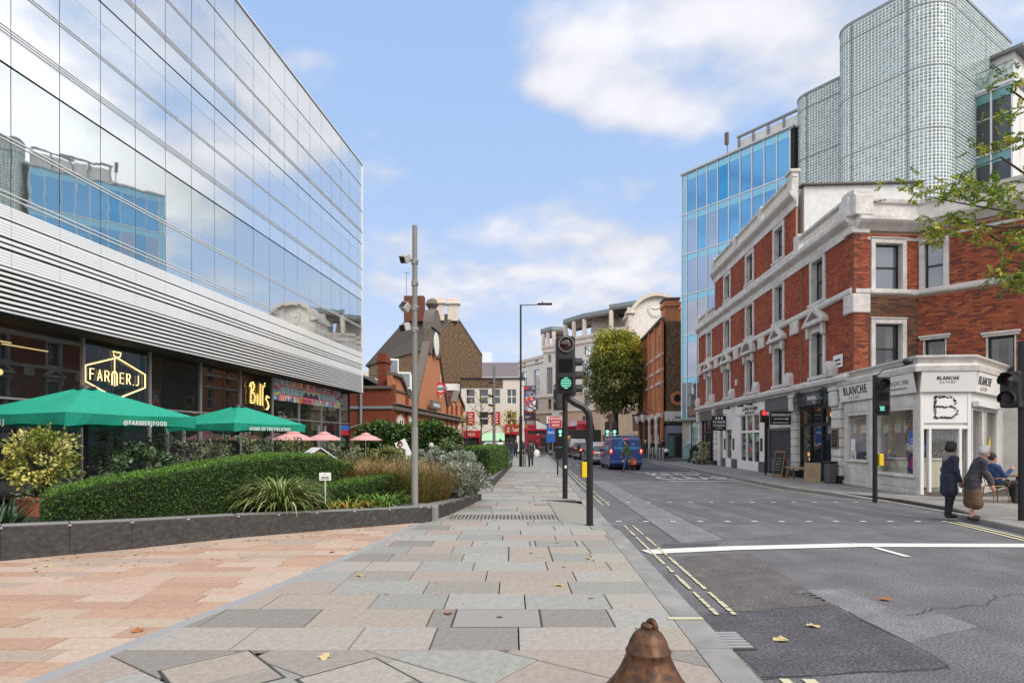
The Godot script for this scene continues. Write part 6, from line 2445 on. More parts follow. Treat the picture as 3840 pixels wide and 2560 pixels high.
# leaves through an ellipsoid's volume,most near its skin,gathered into clumps with gaps between
func leaf_cloud(parent: Node3D,called: String,ctr: Vector3,rad: Vector3,count: int,size: float,tones: Array,m := "leaf",kind := "leaf",clumps := 0,rough := 0.12) -> void:
	var where := []
	var tint := []
	var cl := []
	for i in clumps:
		var d := rnd_dir()
		cl.append([d * rad * r(0.55,0.98),r(0.16,0.34),rng.randi() % tones.size(),r(0.75,1.25)])
	for i in count:
		var p: Vector3
		var c: Color
		if clumps:
			var k: Array = cl[rng.randi() % clumps]
			p = k[0] + rnd_dir() * pow(rng.randf(),0.4) * k[1] * rad
			c = tones[k[2]] * k[3]
		else:
			var d := rnd_dir()
			p = d * rad * (1.0 - pow(rng.randf(),2.2) * 0.55 + r(-rough,rough))
			c = tones[rng.randi() % tones.size()]
		var out := (p / (rad * rad)).normalized()
		where.append(leaf_at(ctr + p,out,size * r(0.7,1.3)))
		tint.append(c * r(0.7,1.3))
	scatter(called,leaf_mesh(kind),where,tint,m,parent)

func planter_wall(o: Node3D,pts: Array,tops: Array,width: float,bases := 0.0) -> void:
	for i in pts.size() - 1:
		var a: Vector2 = pts[i]
		var b: Vector2 = pts[i + 1]
		var nn := maxi(1,roundi(a.distance_to(b) / 0.78))
		for k in nn:
			var p := a.lerp(b,(k + 0.003) / nn)
			var q := a.lerp(b,(k + 0.997) / nn)
			var h := lerpf(tops[i],tops[i + 1],(k + 0.5) / nn)
			var L := p.distance_to(q)
			var s := sh()
			var pa := P(p.x,0,p.y)
			var t := yaw(pa,P(q.x,0,q.y))
			var h0 := lerpf(tops[i],tops[i + 1],float(k) / nn)
			var h1 := lerpf(tops[i],tops[i + 1],(k + 1.0) / nn)
			var e := [Vector3(0,h0,0),Vector3(L,h1,0),Vector3(L,h1,-width),Vector3(0,h0,-width)]
			var g := [Vector3(0,h0 - 0.008,0),Vector3(L,h1 - 0.008,0)]
			s.quad(Vector3(0,-0.2,0),Vector3(L,-0.2,0),g[1],g[0])
			e[0].z = -0.008
			e[1].z = -0.008
			s.quad(g[0],g[1],e[1],e[0])
			s.quad(e[0],e[1],e[2],e[3])
			s.face(e[2],e[3],Vector3(0,-0.2,-width),Vector3(L,-0.2,-width),Vector3(0,0,-1))
			for x in [[0.0,h0],[L,h1]]:
				s.face(Vector3(x[0],-0.2,0),Vector3(x[0],x[1] - 0.008,0),Vector3(x[0],x[1],-width),Vector3(x[0],-0.2,-width),Vector3(x[0] - 0.01,0,0))
			var st := node("wall_stone",s,"dark_stone",o,pa,t)
			node("coping_face",sh_box(Vector3(L / 2,(h0 + h1) / 2 + 0.001,-width / 2),Vector3(L - 0.012,0.006,width - 0.02),0.0,Basis(Vector3(0,0,1),atan2(h1 - h0,L))),"dark_stone_top",st)
			s = sh()
			s.box(Vector3(0.0,h - 0.012,-0.01),Vector3(0.05,0.03,0.06),0.008)
			node("skate_stud",s,"steel",st)

func build_planters() -> void:
	var o := thing("planter_wall","low dark stone planter wall curving along the pink square round the hedge","planter wall")
	var pts := [Vector2(-8.6,7.4),Vector2(-7.12,8.54),Vector2(-5.88,9.5),Vector2(-4.72,10.58),Vector2(-3.62,11.37),Vector2(-2.43,12.16),Vector2(-1.88,12.6),Vector2(-1.70,12.66),Vector2(-1.34,14.2),Vector2(-0.86,17.4)]
	planter_wall(o,pts,[0.5,0.48,0.43,0.39,0.35,0.32,0.31,0.31,0.27,0.16],0.36)
	node("pole_plinth",sh_box(P(-2.05,0.14,13.12),Vector3(0.95,0.33,0.62),0.02),"dark_stone_top",o)
	o = thing("planter_wall","low grey stone wall of the second planter beside the clipped square hedge","planter wall")
	planter_wall(o,[Vector2(-2.4,21.6),Vector2(-0.68,22.0),Vector2(0.03,40.8),Vector2(-1.2,41.2)],[0.31,0.31,0.31,0.31],0.42)
	var s := sh()
	s.prism(poly([-8.6,7.9,-7.2,8.9,-4.8,10.95,-2.5,12.5,-1.95,12.95,-1.55,14.2,-1.1,17.2,-2.4,18.4,-9.0,16.0,-10.5,9.0]),flat(-0.02),0.2)
	struct("garden_soil",s,"soil")
	s = sh()
	s.prism(poly([-2.2,22,-0.9,22.4,-0.25,40.6,-4.6,42,-5.5,24]),flat(-0.02),0.28)
	struct("garden_soil",s,"soil")
	s = sh()
	s.prism(poly([-15,8,-8.7,7.8,-10.4,9.0,-9.1,16.1,-2.5,18.5,-3.0,21.4,-5.6,24,-4.8,42.2,-9.5,44,-13.5,8.5]),flat(-0.02),0.024)
	struct("garden_path",s,"rslab1")

func signal_head(o: Node3D,at: Vector3,turn: float,sides := 3,lit := 2,w := 0.36,h := 1.05,visors := true) -> void:
	# a traffic signal head facing its own +z
	var body := node("signal_head",sh_box(Vector3(0,h / 2,0),Vector3(w,h,0.2),0.03),"black_plastic",o,at,turn)
	for k in sides:
		var y := h - (k + 0.5) * h / sides
		var rr := minf(w,h / sides) * 0.38
		var s := sh()
		if visors:
			# an open hood: a tube whose underside is cut away
			for i in 12:
				var a0 := -0.5 + (PI + 1.0) * i / 12.0
				var a1 := -0.5 + (PI + 1.0) * (i + 1) / 12.0
				var p := Vector3(cos(a0) * rr * 1.12,y + sin(a0) * rr * 1.12,0.1)
				var q := Vector3(cos(a1) * rr * 1.12,y + sin(a1) * rr * 1.12,0.1)
				var dz := Vector3(0,0,0.2)
				var out := Vector3(cos(a0),sin(a0),0)
				s.face(p,q,q + dz,p + dz,out)
				s.face(p - out * 0.008,q - out * 0.008,q + dz - out * 0.008,p + dz - out * 0.008,-out)
			node("visor",s,"black_plastic",body)
		s = sh()
		s.lathe(Vector3(0,y,0.1),[Vector2(rr,0),Vector2(rr,0.012),Vector2(0,0.03)],16,Basis(Vector3.RIGHT,PI / 2))
		node("lens",s,"green_lamp" if k == lit else ("red_lamp" if lit == -1 and k == 0 else "red_lens"),body)

func build_street_furniture() -> void:
	var s := sh()
	# near signal on the swan-neck pole
	var o := thing("traffic_light","pedestrian crossing signal glowing green on a black swan neck pole by the kerb","traffic light",P(1.54,0,12.16))
	s.tube([Vector3(0,0,0),Vector3(0,1.95,0),Vector3(0,2.08,0),Vector3(-0.03,2.22,0),Vector3(-0.12,2.33,0),Vector3(-0.3,2.42,0),Vector3(-0.4,2.49,0),Vector3(-0.46,2.6,0),Vector3(-0.47,2.75,0)],0.066,14)
	node("pole",s,"black_paint",o)
	s = sh()
	s.lathe(Vector3.ZERO,[Vector2(0.085,0),Vector2(0.085,0.02),Vector2(0.066,0.03)],14)
	node("base_collar",s,"black_paint",o)
	var hd := node("signal_head",sh_box(Vector3(0,0.56,0),Vector3(0.37,1.13,0.22),0.035),"black_plastic",o,Vector3(-0.49,2.60,0.05),0.04)
	s = sh()
	s.lathe(Vector3(0,0.95,0.11),[Vector2(0.15,0),Vector2(0.15,0.05),Vector2(0.135,0.05),Vector2(0.135,0.01)],24,Basis(Vector3.RIGHT,PI / 2))
	node("lens_rim",s,"grey_paint",hd)
	s = sh()
	s.lathe(Vector3(0,0.95,0.1),[Vector2(0.138,0.0),Vector2(0.1,0.02),Vector2(0,0.03)],20,Basis(Vector3.RIGHT,PI / 2))
	node("red_lens",s,"red_lens",hd)
	for q in [[0.56,"black_paint"],[0.2,"black_paint"]]:
		node("recess",sh_box(Vector3(0,q[0],0.1),Vector3(0.29,0.29,0.03)),"ink",hd)
		for k in 8:
			node("louvre",sh_box(Vector3(0,q[0] + 0.115 - 0.033 * k,0.125),Vector3(0.28,0.008,0.05),0.0,Basis(Vector3.RIGHT,0.35)),"black_plastic",hd)
	for k in 7:
		var y := -0.099 + 0.033 * k
		var hw := sqrt(maxf(0.105 * 0.105 - y * y,0.0004))
		node("green_bar",sh_box(Vector3(0,0.2 + y,0.119),Vector3(hw * 2,0.014,0.01),0.004),"green_lamp",hd)
	s = sh()
	s.lathe(Vector3(0,0.2,0.1),[Vector2(0.112,0),Vector2(0.112,0.0165),Vector2(0,0.017)],20,Basis(Vector3.RIGHT,PI / 2))
	node("green_lens",s,"green_dim",hd)
	node("push_button_box",sh_box(Vector3(-0.115,1.1,0.03),Vector3(0.1,0.31,0.13),0.012),"yellow",o)
	node("push_button_back",sh_box(Vector3(-0.15,1.1,-0.02),Vector3(0.04,0.33,0.14),0.01),"black_plastic",o)
	# second pole behind it
	o = thing("traffic_light","black signal pole behind the swan neck, its heads turned to the side","traffic light",P(1.53,0,17.7))
	s = sh()
	s.tube([Vector3(0,0,0),Vector3(0,4.2,0)],0.075,12)
	node("pole",s,"black_paint",o)
	signal_head(o,Vector3(0.2,2.95,-0.02),1.5,3,-2,0.34,1.15)
	signal_head(o,Vector3(-0.2,2.55,0.0),-1.35,2,-2,0.34,0.75,false)
	node("sticker",sh_box(Vector3(0.01,0.92,0.075),Vector3(0.06,0.08,0.006)),"sign_white",o)
	# across the road
	o = thing("traffic_light","crossing signal with a dim green walk lamp in front of the white cafe","traffic light",P(10.47,0,17.7))
	s = sh()
	s.tube([Vector3(0,-0.1,0),Vector3(0,3.56,0)],0.066,12)
	node("pole",s,"black_paint",o)
	var c := node("signal_head",sh_box(Vector3(0,0.55,0),Vector3(0.34,1.1,0.2),0.03),"black_plastic",o,Vector3(0.2,2.4,0.05),-0.35)
	for q in [[0.9,0],[0.55,1],[0.18,2]]:
		if q[1] == 0:
			s = sh()
			s.lathe(Vector3(0,q[0],0.1),[Vector2(0.13,0),Vector2(0.14,0.16),Vector2(0.128,0.16),Vector2(0.118,0.0),Vector2(0,0.02)],16,Basis(Vector3.RIGHT,PI / 2))
			node("visor",s,"black_plastic",c)
		else:
			for k in 7:
				node("louvre",sh_box(Vector3(0,q[0] + 0.1 - 0.033 * k,0.11),Vector3(0.27,0.008,0.06)),"ink",c)
	for k in 4:
		node("green_bar",sh_box(Vector3(-0.05 + 0.01 * (k % 2),0.24 - 0.033 * k,0.142),Vector3(0.13 - 0.02 * (k % 3),0.012,0.004)),"green_lamp",c)
	node("push_button_box",sh_box(Vector3(0.13,1.12,0.04),Vector3(0.13,0.34,0.14),0.012),"yellow",o)
	s = sh()
	s.tube([Vector3(0.0,3.5,0),Vector3(0.25,3.72,0),Vector3(0.95,3.86,0)],0.016,6)
	s.ball(Vector3(0.95,3.95,0),Vector3(0.15,0.1,0.12),10,6)
	node("detector",s,"black_plastic",o)
	# at the right edge
	o = thing("traffic_light","black signal pole nearest the camera on the cafe corner with hooded lamps facing sideways","traffic light",P(10.72,0,12.9))
	s = sh()
	s.tube([Vector3(0,-0.1,0),Vector3(0,3.76,0)],0.068,14)
	node("pole",s,"black_paint",o)
	signal_head(o,Vector3(-0.22,2.36,0.0),-PI / 2 + 0.55,2,-2,0.36,0.76)
	signal_head(o,Vector3(0.26,2.5,0.05),0.5,3,-2,0.36,1.1)
	s = sh()
	s.lathe(Vector3(-0.36,2.55,0.12),[Vector2(0.15,0),Vector2(0.15,0.05),Vector2(0.13,0.05),Vector2(0.12,0.02),Vector2(0,0.03)],18,Basis(Vector3.UP,-0.4) * Basis(Vector3.RIGHT,PI / 2))
	node("side_lens",s,"black_plastic",o)
	# red signal on the terrace front
	o = thing("traffic_light","small signal showing red in front of the gate bay of the terrace","traffic light",P(12.35,0,29.9))
	s = sh()
	s.tube([Vector3(0,-0.05,0),Vector3(0,2.9,0)],0.05,10)
	node("pole",s,"black_paint",o)
	signal_head(o,Vector3(-0.12,2.55,0.06),0.0,2,-1,0.3,0.6,false)
	# two green heads far up the street
	for q in [[9.0,58.0,"far green signal left of its twin above the blue van"],[9.75,58.4,"far green signal right of its twin above the blue van"],[4.55,58,"far green signal beside the blue cycle signs"]]:
		o = thing("traffic_light",q[2],"traffic light",P(q[0],0,q[1]),0,"green signals far up the street")
		s = sh()
		s.tube([Vector3(0,-0.1,-0.1),Vector3(0,2.6,-0.1)],0.06,8)
		node("pole",s,"black_paint",o)
		node("signal_head",sh_box(Vector3(0,2.75,0),Vector3(0.42,1.4,0.25),0.03),"black_plastic",o)
		s = sh()
		s.lathe(Vector3(0,2.5,0.13),[Vector2(0.16,0),Vector2(0,0.03)],12,Basis(Vector3.RIGHT,PI / 2))
		node("lens",s,"green_lamp",o)
		s = sh()
		s.lathe(Vector3(0,2.16,0.13),[Vector2(0.12,0),Vector2(0,0.03)],12,Basis(Vector3.RIGHT,PI / 2))
		node("lens",s,"green_lamp",o)
	# tall grey column with floodlights
	o = thing("floodlight_column","tall grey tapered column with three floodlights rising from the planter wall","floodlight column",P(-2.06,0.3,13.0))
	s = sh()
	s.tube([Vector3(0,0,0),Vector3(0,1.66,0)],[0.073,0.072],18)
	node("lower_shaft",s,"grey_paint_mid",o)
	s = sh()
	s.tube([Vector3(0,1.66,0),Vector3(0,1.67,0),Vector3(0,5.92,0)],[0.073,0.064,0.052],18)
	node("upper_shaft",s,"grey_paint",o)
	for y in [5.16,4.7,4.18,3.72]:
		s = sh()
		s.lathe(Vector3(0,y,0),[Vector2(0.06,-0.06),Vector2(0.072,-0.055),Vector2(0.072,0.055),Vector2(0.06,0.06)],14)
		s.box(Vector3(0.05,y,0.05),Vector3(0.07,0.05,0.04),0.006)
		node("clamp",s,"grey_paint_mid",o)
	for q in [[5.2,0.5,0.2],[4.18,-0.55,0.3],[3.74,0.25,-0.15]]:
		s = sh()
		s.tube([Vector3(-0.06,q[0],0),Vector3(-0.14,q[0],0.03)],0.02,8)
		var br := node("lamp_bracket",s,"grey_paint",o)
		var fl := node("floodlight",sh_box(Vector3(0,0,0),Vector3(0.17,0.17,0.19),0.015),"grey_light",o)
		fl.transform = Transform3D(Basis.from_euler(Vector3(q[2],0.9,q[1])),Vector3(-0.2,q[0] + 0.02,0.02))
		node("lamp_glass",sh_box(Vector3(-0.087,0,0),Vector3(0.006,0.13,0.15)),"ink",fl)
	# black street lamp with a banner
	o = thing("street_lamp","tall black street lamp with a flat lantern on an arm and a hanging banner","street lamp",P(0.56,0,39.5))
	s = sh()
	s.tube([Vector3(0,0,0),Vector3(0,3.2,0),Vector3(0,3.3,0),Vector3(0,10.4,0)],[0.105,0.1,0.07,0.06],10)
	node("pole",s,"black_paint",o)
	s = sh()
	s.tube([Vector3(0,10.36,0),Vector3(1.1,10.4,0)],0.03,8)
	node("arm",s,"black_paint",o)
	s = sh()
	s.box(Vector3(1.55,10.44,0),Vector3(0.95,0.1,0.3),0.03)
	s.box(Vector3(1.4,10.55,0),Vector3(0.06,0.14,0.06),0.01)
	node("lantern",s,"black_plastic",o)
	s = sh()
	for y in [5.18,2.95]:
		s.tube([Vector3(0.05,y,0),Vector3(1.0,y,0)],0.018,6)
	node("banner_arm",s,"black_paint",o)
	s = sh()
	s.mm(Vector3(0.2,2.98,-0.008),Vector3(0.98,5.15,0.008))
	var bn := node("banner",s,"ink",o)
	s = sh()
	s.quad(Vector3(0.2,2.98,0.012),Vector3(0.98,2.98,0.012),Vector3(0.98,5.15,0.012),Vector3(0.2,5.15,0.012))
	var mm := StandardMaterial3D.new()
	mm.albedo_texture = banner_print()
	mm.roughness = 0.5
	node("banner_print",s,mm,bn)
	s = sh()
	s.mm(Vector3(-0.06,5.6,-0.1),Vector3(0.12,5.9,0.1),0.02)
	node("control_box",s,"black_plastic",o)
	# camera column before the cream block
	o = thing("camera_column","slim dark grey column with small cameras in front of the cream corner block","camera column",P(-1.75,0,60))
	s = sh()
	s.tube([Vector3(0,0,0),Vector3(0,8.95,0)],[0.16,0.12],10)
	node("shaft",s,"grey_paint",o)
	for q in [[7.3,1],[6.0,-1],[5.1,-1],[4.3,1]]:
		s = sh()
		s.box(Vector3(-0.35,q[0],0.1),Vector3(0.45,0.22,0.22),0.03,Basis(Vector3(0,0,1),0.2 * q[1]))
		s.tube([Vector3(0,q[0] - 0.1,0),Vector3(-0.3,q[0],0.1)],0.04,5)
		node("camera",s,"black_plastic",o)
	# red road sign
	o = thing("road_sign","red sign lettered NEW ROAD LAYOUT AHEAD on a thin black post","road sign",P(2.2,0,29.6))
	s = sh()
	s.tube([Vector3(0,0,0),Vector3(0,2.95,0)],0.038,10)
	node("post",s,"black_paint",o)
	node("plate",sh_box(Vector3(-0.1,2.56,0.05),Vector3(0.6,0.56,0.02),0.006),"sign_white",o)
	node("panel",sh_box(Vector3(-0.1,2.56,0.062),Vector3(0.565,0.525,0.01)),"sign_red",o)
	var row := 0
	for w in ["NEW ROAD","LAYOUT","AHEAD"]:
		text("sign_text",w,0.088,"sign_white",o,Vector3(-0.1,2.72 - row * 0.155,0.07),Vector3.ZERO,true,Vector3(0.9,1,1))
		row += 1
	node("plate",sh_box(Vector3(-0.1,2.95,0.04),Vector3(0.36,0.16,0.02)),"alu",o)
	# cycle signs
	o = thing("road_sign","blue cycle route signs with a white arrow on a leaning post of the far island","road sign",P(3.55,0,53))
	s = sh()
	s.tube([Vector3(0,0,0),Vector3(-0.1,3.6,0)],0.06,8)
	node("post",s,"grey_paint",o)
	for q in [[2.6,0.75,1.15,"sign_blue"],[1.75,0.75,0.5,"sign_blue"],[3.45,0.75,0.6,"sign_white"]]:
		node("panel",sh_box(Vector3(-0.2,q[0],0.08),Vector3(q[1],q[2],0.03),0.01),q[3],o)
	s = sh()
	s.tube([Vector3(-0.3,3.0,0.1),Vector3(-0.22,2.85,0.1),Vector3(-0.1,2.75,0.1)],0.05,5)
	s.lathe(Vector3(-0.34,2.35,0.1),[Vector2(0.12,0),Vector2(0.07,0.006)],12,Basis(Vector3.RIGHT,PI / 2))
	s.lathe(Vector3(-0.06,2.35,0.1),[Vector2(0.12,0),Vector2(0.07,0.006)],12,Basis(Vector3.RIGHT,PI / 2))
	node("emblem",s,"sign_white",o)
	s = sh()
	s.lathe(Vector3(-0.2,3.45,0.1),[Vector2(0.26,0),Vector2(0.18,0.01)],16,Basis(Vector3.RIGHT,PI / 2))
	node("ring",s,"sign_red",o)
	# bell bollard
	o = thing("bell_bollard","rusty cast iron bell bollard with a ring eye at the kerb close to camera","bollard",P(0.83,0,3.74))
	s = sh()
	s.lathe(Vector3.ZERO,[Vector2(0.33,0),Vector2(0.325,0.06),Vector2(0.305,0.10),Vector2(0.285,0.12),Vector2(0.288,0.14),Vector2(0.27,0.152),Vector2(0.24,0.19),Vector2(0.205,0.235),Vector2(0.172,0.29),Vector2(0.144,0.35),Vector2(0.131,0.385),Vector2(0.137,0.395),Vector2(0.137,0.405),Vector2(0.126,0.415),Vector2(0.112,0.46),Vector2(0.086,0.505),Vector2(0.055,0.53),Vector2(0.0,0.54)],40)
	node("bell",s,"rusty_iron",o)
	s = sh()
	var ring := []
	for i in 15:
		var a := TAU * i / 14.0
		ring.append(Vector3(0.028 + 0.0 * a,0.537 + cos(a) * 0.04,sin(a) * 0.034).rotated(Vector3.UP,0.5))
	s.tube(ring,0.019,8,false)
	s.box(Vector3(-0.012,0.535,0.0),Vector3(0.045,0.07,0.085),0.018,Basis(Vector3.UP,0.5))
	node("eye",s,"rusty_iron",o)
	# steel bollards by the crossing
	var post: Node3D = null
	var names := ["steel bollard farthest from the kerb end of its row","second steel bollard of the row, by the red bag","middle steel bollard of the row of five","fourth steel bollard of the row, before the walker in a dark coat","steel bollard nearest the road end of its row, by the pram"]
	var at := [[12.75,57.2],[12.7,55.4],[12.62,53.6],[12.56,52.2],[12.5,50.8]]
	for i in 5:
		if post == null:
			post = thing("steel_bollard",names[0],"bollard",P(at[0][0],0,at[0][1]),0,"steel bollards on the right pavement")
			s = sh()
			s.tube([Vector3(0,0,0),Vector3(0,1.0,0)],0.085,10)
			node("shaft",s,"steel",post)
			s = sh()
			s.ball(Vector3(0,1.0,0),Vector3(0.085,0.05,0.085),10,6)
			node("cap",s,"alu_white",post)
		else:
			dup(post,P(at[i][0],0,at[i][1]),0,names[i])
	# cafe street things
	o = thing("chalk_board","tall wooden framed chalkboard standing between the gate and the cafe bench","a-board",P(12.25,0,28.0),-1.25)
	for k in 2:
		s = sh()
		s.box(Vector3(0,0.6,0),Vector3(0.62,1.2,0.04),0.008)
		var f := node("frame",s,"wood",o)
		f.transform = Transform3D(Basis(Vector3.UP,PI * k) * Basis(Vector3.RIGHT,-0.16),Vector3(0,0,0.19 if k == 0 else -0.19))
		node("slate",sh_box(Vector3(0,0.64,0.022),Vector3(0.5,0.98,0.01)),"ink",f)
		for i in 5:
			node("chalk_line",sh_box(Vector3(0.02 * i - 0.05,0.35 + 0.13 * i,0.028),Vector3(0.3 - 0.04 * (i % 3),0.03,0.003)),"van_print" if i == 2 else "ink_soft",f)
	o = thing("bench","pale wooden bench under the coffee bar window","bench",P(12.25,0,26.2),-PI / 2 + 0.06)
	node("seat",sh_box(Vector3(0,0.5,0),Vector3(1.7,0.06,0.36),0.012),"wood_pale",o)
	for q in [[-0.68,-0.12],[-0.68,0.12],[0.68,-0.12],[0.68,0.12]]:
		s = sh()
		s.tube([Vector3(q[0],0.48,q[1]),Vector3(q[0] * 1.12,0,q[1] * 1.4)],0.028,6)
		node("leg",s,"wood_pale",o)
	o = thing("sandwich_board","tan wooden sandwich board beside the white stone pier","a-board",P(12.0,0,24.5),-0.55)
	for k in 2:
		var f := node("panel",sh_box(Vector3(0,0.4,0),Vector3(0.6,0.8,0.025),0.006),"wood_pale",o)
		f.transform = Transform3D(Basis(Vector3.UP,PI * k) * Basis(Vector3.RIGHT,-0.2),Vector3(0,0,0.17 if k == 0 else -0.17))
		for i in 4:
			node("print_line",sh_box(Vector3(0,0.55 - 0.1 * i,0.016),Vector3(0.3 - 0.05 * (i % 2),0.025,0.003)),"wood",f)
	o = thing("litter_bin","dark grey litter bin between the sandwich board and the cafe wall","bin",P(12.45,0,24.0))
	node("drum",sh_box(Vector3(0,0.4,0),Vector3(0.36,0.8,0.36),0.05),"grey_front",o)
	node("lid",sh_box(Vector3(0,0.83,0),Vector3(0.4,0.07,0.4),0.02),"ink",o)

func banner_print() -> ImageTexture:  # a bright crowd of blots on a dark ground,with small lines above and below
	var im := Image.create_empty(96,264,false,Image.FORMAT_RGB8)
	im.fill(Color8(62,52,78))
	im.fill_rect(Rect2i(0,190,96,74),Color8(42,26,34))
	im.fill_rect(Rect2i(4,4,34,20),Color8(190,35,50))
	for i in 4:
		im.fill_rect(Rect2i(24 + i * 13,40,6,7),Color8(215,210,220))
		im.fill_rect(Rect2i(60,6 + i * 5,30,2),Color8(200,195,205))
	var g := RandomNumberGenerator.new()
	g.seed = 77
	var cols := [Color8(205,40,55),Color8(220,95,50),Color8(70,130,195),Color8(170,205,225),Color8(235,225,215),Color8(180,30,60),Color8(60,120,100),Color8(225,180,140)]
	for k in 120:
		var c: Color = cols[g.randi() % cols.size()]
		var x := g.randf_range(6,90)
		var y := g.randf_range(64,200)
		var a := g.randf_range(3,12)
		var b := g.randf_range(3,9)
		for i in range(-12,13):
			for j in range(-12,13):
				if pow(i / a,2) + pow(j / b,2) < 1.0:
					im.set_pixel(clampi(int(x) + i,0,95),clampi(int(y) + j,0,263),c)
	for i in 3:
		im.fill_rect(Rect2i(10,232 + i * 8,44 - i * 9,3),Color8(190,180,185))
	im.fill_rect(Rect2i(2,52,92,2),Color8(200,195,205))
	return ImageTexture.create_from_image(im)

func blade_mesh(key: String,w: float,bend: float,fold := 0.3) -> ArrayMesh:  # an arching strap leaf one metre long
	if T.has("b_" + key):
		return T["b_" + key]
	var s := sh()
	var pts := []
	for i in 6:
		var t := i / 5.0
		var a := bend * t * t
		pts.append([Vector3(0,0,0) if i == 0 else pts[i - 1][0] + Vector3(0,cos(a),sin(a)) * 0.2,w * (1.0 - pow(t,2.4)) * (0.6 + 0.4 * minf(t * 3.0,1.0))])
	for i in 5:
		var p: Vector3 = pts[i][0]
		var q: Vector3 = pts[i + 1][0]
		var f := Vector3(0,fold * 0.5,0)
		var a := Vector3(pts[i][1],0,0)
		var b := Vector3(pts[i + 1][1],0,0)
		s.quad(p - a + f * pts[i][1],p,q,q - b + f * pts[i + 1][1])
		s.quad(p,p + a + f * pts[i][1],q + b + f * pts[i + 1][1],q)
	T["b_" + key] = s.mesh()
	return T["b_" + key]

func tuft(o: Node3D,called: String,count: int,spread: Vector2,len0: float,len1: float,lean0: float,lean1: float,tones: Array,m: ArrayMesh,wide := 1.0,mm := "leaf") -> void:
	var where := []
	var tint := []
	for i in count:
		var a := r(0,TAU)
		var k := sqrt(rng.randf())
		var L := r(len0,len1)
		var b := Basis(Vector3.UP,-a + PI / 2 + r(-0.5,0.5)) * Basis(Vector3.RIGHT,r(lean0,lean1) * (0.4 + 0.6 * k))
		where.append(Transform3D(b * Basis.from_scale(Vector3(wide * r(0.7,1.2),L,L)),Vector3(cos(a) * k * spread.x,0,sin(a) * k * spread.y)))
		tint.append(tones[rng.randi() % tones.size()] * r(0.7,1.3))
	scatter(called,m,where,tint,mm,o)

# a clipped hedge along points (x,ahead,height) with leaves all over a dark core
func hedge(o: Node3D,pts: Array,thick: float,leaf: float,per: int,tones: Array,base := 0.1,rough := 0.05,mm := "leaf",kind := "needle") -> void:
	var core := sh()
	var where := []
	var tint := []
	for i in pts.size() - 1:
		var a := P(pts[i].x,0,pts[i].y)
		var b := P(pts[i + 1].x,0,pts[i + 1].y)
		var ha: float = pts[i].z
		var hb: float = pts[i + 1].z
		var u := (b - a).normalized()
		var n := Vector3(-u.z,0,u.x)  # towards the viewer's side
		var nn := []
		for c in [i,i + 1]:
			var u0 := Vector2(pts[c].x - pts[maxi(c - 1,0)].x,pts[c].y - pts[maxi(c - 1,0)].y).normalized()
			var u1 := Vector2(pts[mini(c + 1,pts.size() - 1)].x - pts[c].x,pts[mini(c + 1,pts.size() - 1)].y - pts[c].y).normalized()
			var m := (u0 + u1).normalized()
			nn.append(Vector3(m.y,0,m.x))
		var L := a.distance_to(b)
		var k := n * thick * 0.5
		var e := leaf * 0.6
		var ke := n * (thick * 0.5 - e)
		var k0: Vector3 = nn[0] * (thick * 0.5 - e)
		var k1: Vector3 = nn[1] * (thick * 0.5 - e)
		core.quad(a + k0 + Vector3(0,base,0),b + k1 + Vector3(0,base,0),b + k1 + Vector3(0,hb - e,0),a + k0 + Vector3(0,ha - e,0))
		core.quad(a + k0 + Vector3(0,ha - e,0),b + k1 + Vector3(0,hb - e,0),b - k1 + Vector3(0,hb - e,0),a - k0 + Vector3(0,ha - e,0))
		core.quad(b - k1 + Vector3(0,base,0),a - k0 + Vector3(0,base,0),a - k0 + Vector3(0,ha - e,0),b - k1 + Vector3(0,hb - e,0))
		for c in [[0,a,ha],[pts.size() - 2,b,hb]]:
			if i == c[0]:
				core.face(c[1] + ke + Vector3(0,base,0),c[1] - ke + Vector3(0,base,0),c[1] - ke + Vector3(0,c[2] - e,0),c[1] + ke + Vector3(0,c[2] - e,0),-u if i == 0 and c[1] == a else u)
				for q in int(thick * c[2] * per):
					var dn := -u if c[1] == a else u
					var p: Vector3 = c[1] + n * r(-0.5,0.5) * thick + Vector3(0,r(base,c[2]),0) + dn * r(-rough,rough)
					where.append(leaf_at(p,dn + Vector3(0,-0.1,0),leaf * r(0.7,1.3),0.9))
					tint.append(tones[rng.randi() % tones.size()] * r(0.6,1.3))
		for q in int(L * (ha + hb) * 0.5 * per):
			var t := rng.randf()
			var h := lerpf(ha,hb,t)
			var f := pow(rng.randf(),0.85)
			n = nn[0].lerp(nn[1],t).normalized()
			var p := a.lerp(b,t) + n * thick * 0.5 + n * (r(-rough,rough) - 0.04 * maxf(0.0,f - 0.9) * 10.0) + Vector3(0,lerpf(base,h,f),0)
			where.append(leaf_at(p,n + Vector3(0,-0.15,0),leaf * r(0.7,1.3),0.9))
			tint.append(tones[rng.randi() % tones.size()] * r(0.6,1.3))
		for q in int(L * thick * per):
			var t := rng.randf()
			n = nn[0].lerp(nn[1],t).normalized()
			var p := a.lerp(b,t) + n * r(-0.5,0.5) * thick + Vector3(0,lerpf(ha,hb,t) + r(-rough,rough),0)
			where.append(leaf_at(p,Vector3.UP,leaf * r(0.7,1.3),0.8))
			tint.append(tones[rng.randi() % tones.size()] * r(1.0,1.7) * Color(1.1,1.15,0.8))  # top leaves paler: young growth, plus daylight from above put into the tint
		if i < pts.size() - 1:
			for q in int(L * ha * per * 0.3):
				var t := rng.randf()
				var p := a.lerp(b,t) - k + Vector3(0,lerpf(base,lerpf(ha,hb,t),rng.randf()),0)
				where.append(leaf_at(p,-n,leaf,0.9))
				tint.append(tones[rng.randi() % tones.size()])
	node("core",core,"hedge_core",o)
	scatter("foliage",leaf_mesh(kind),where,tint,mm,o)

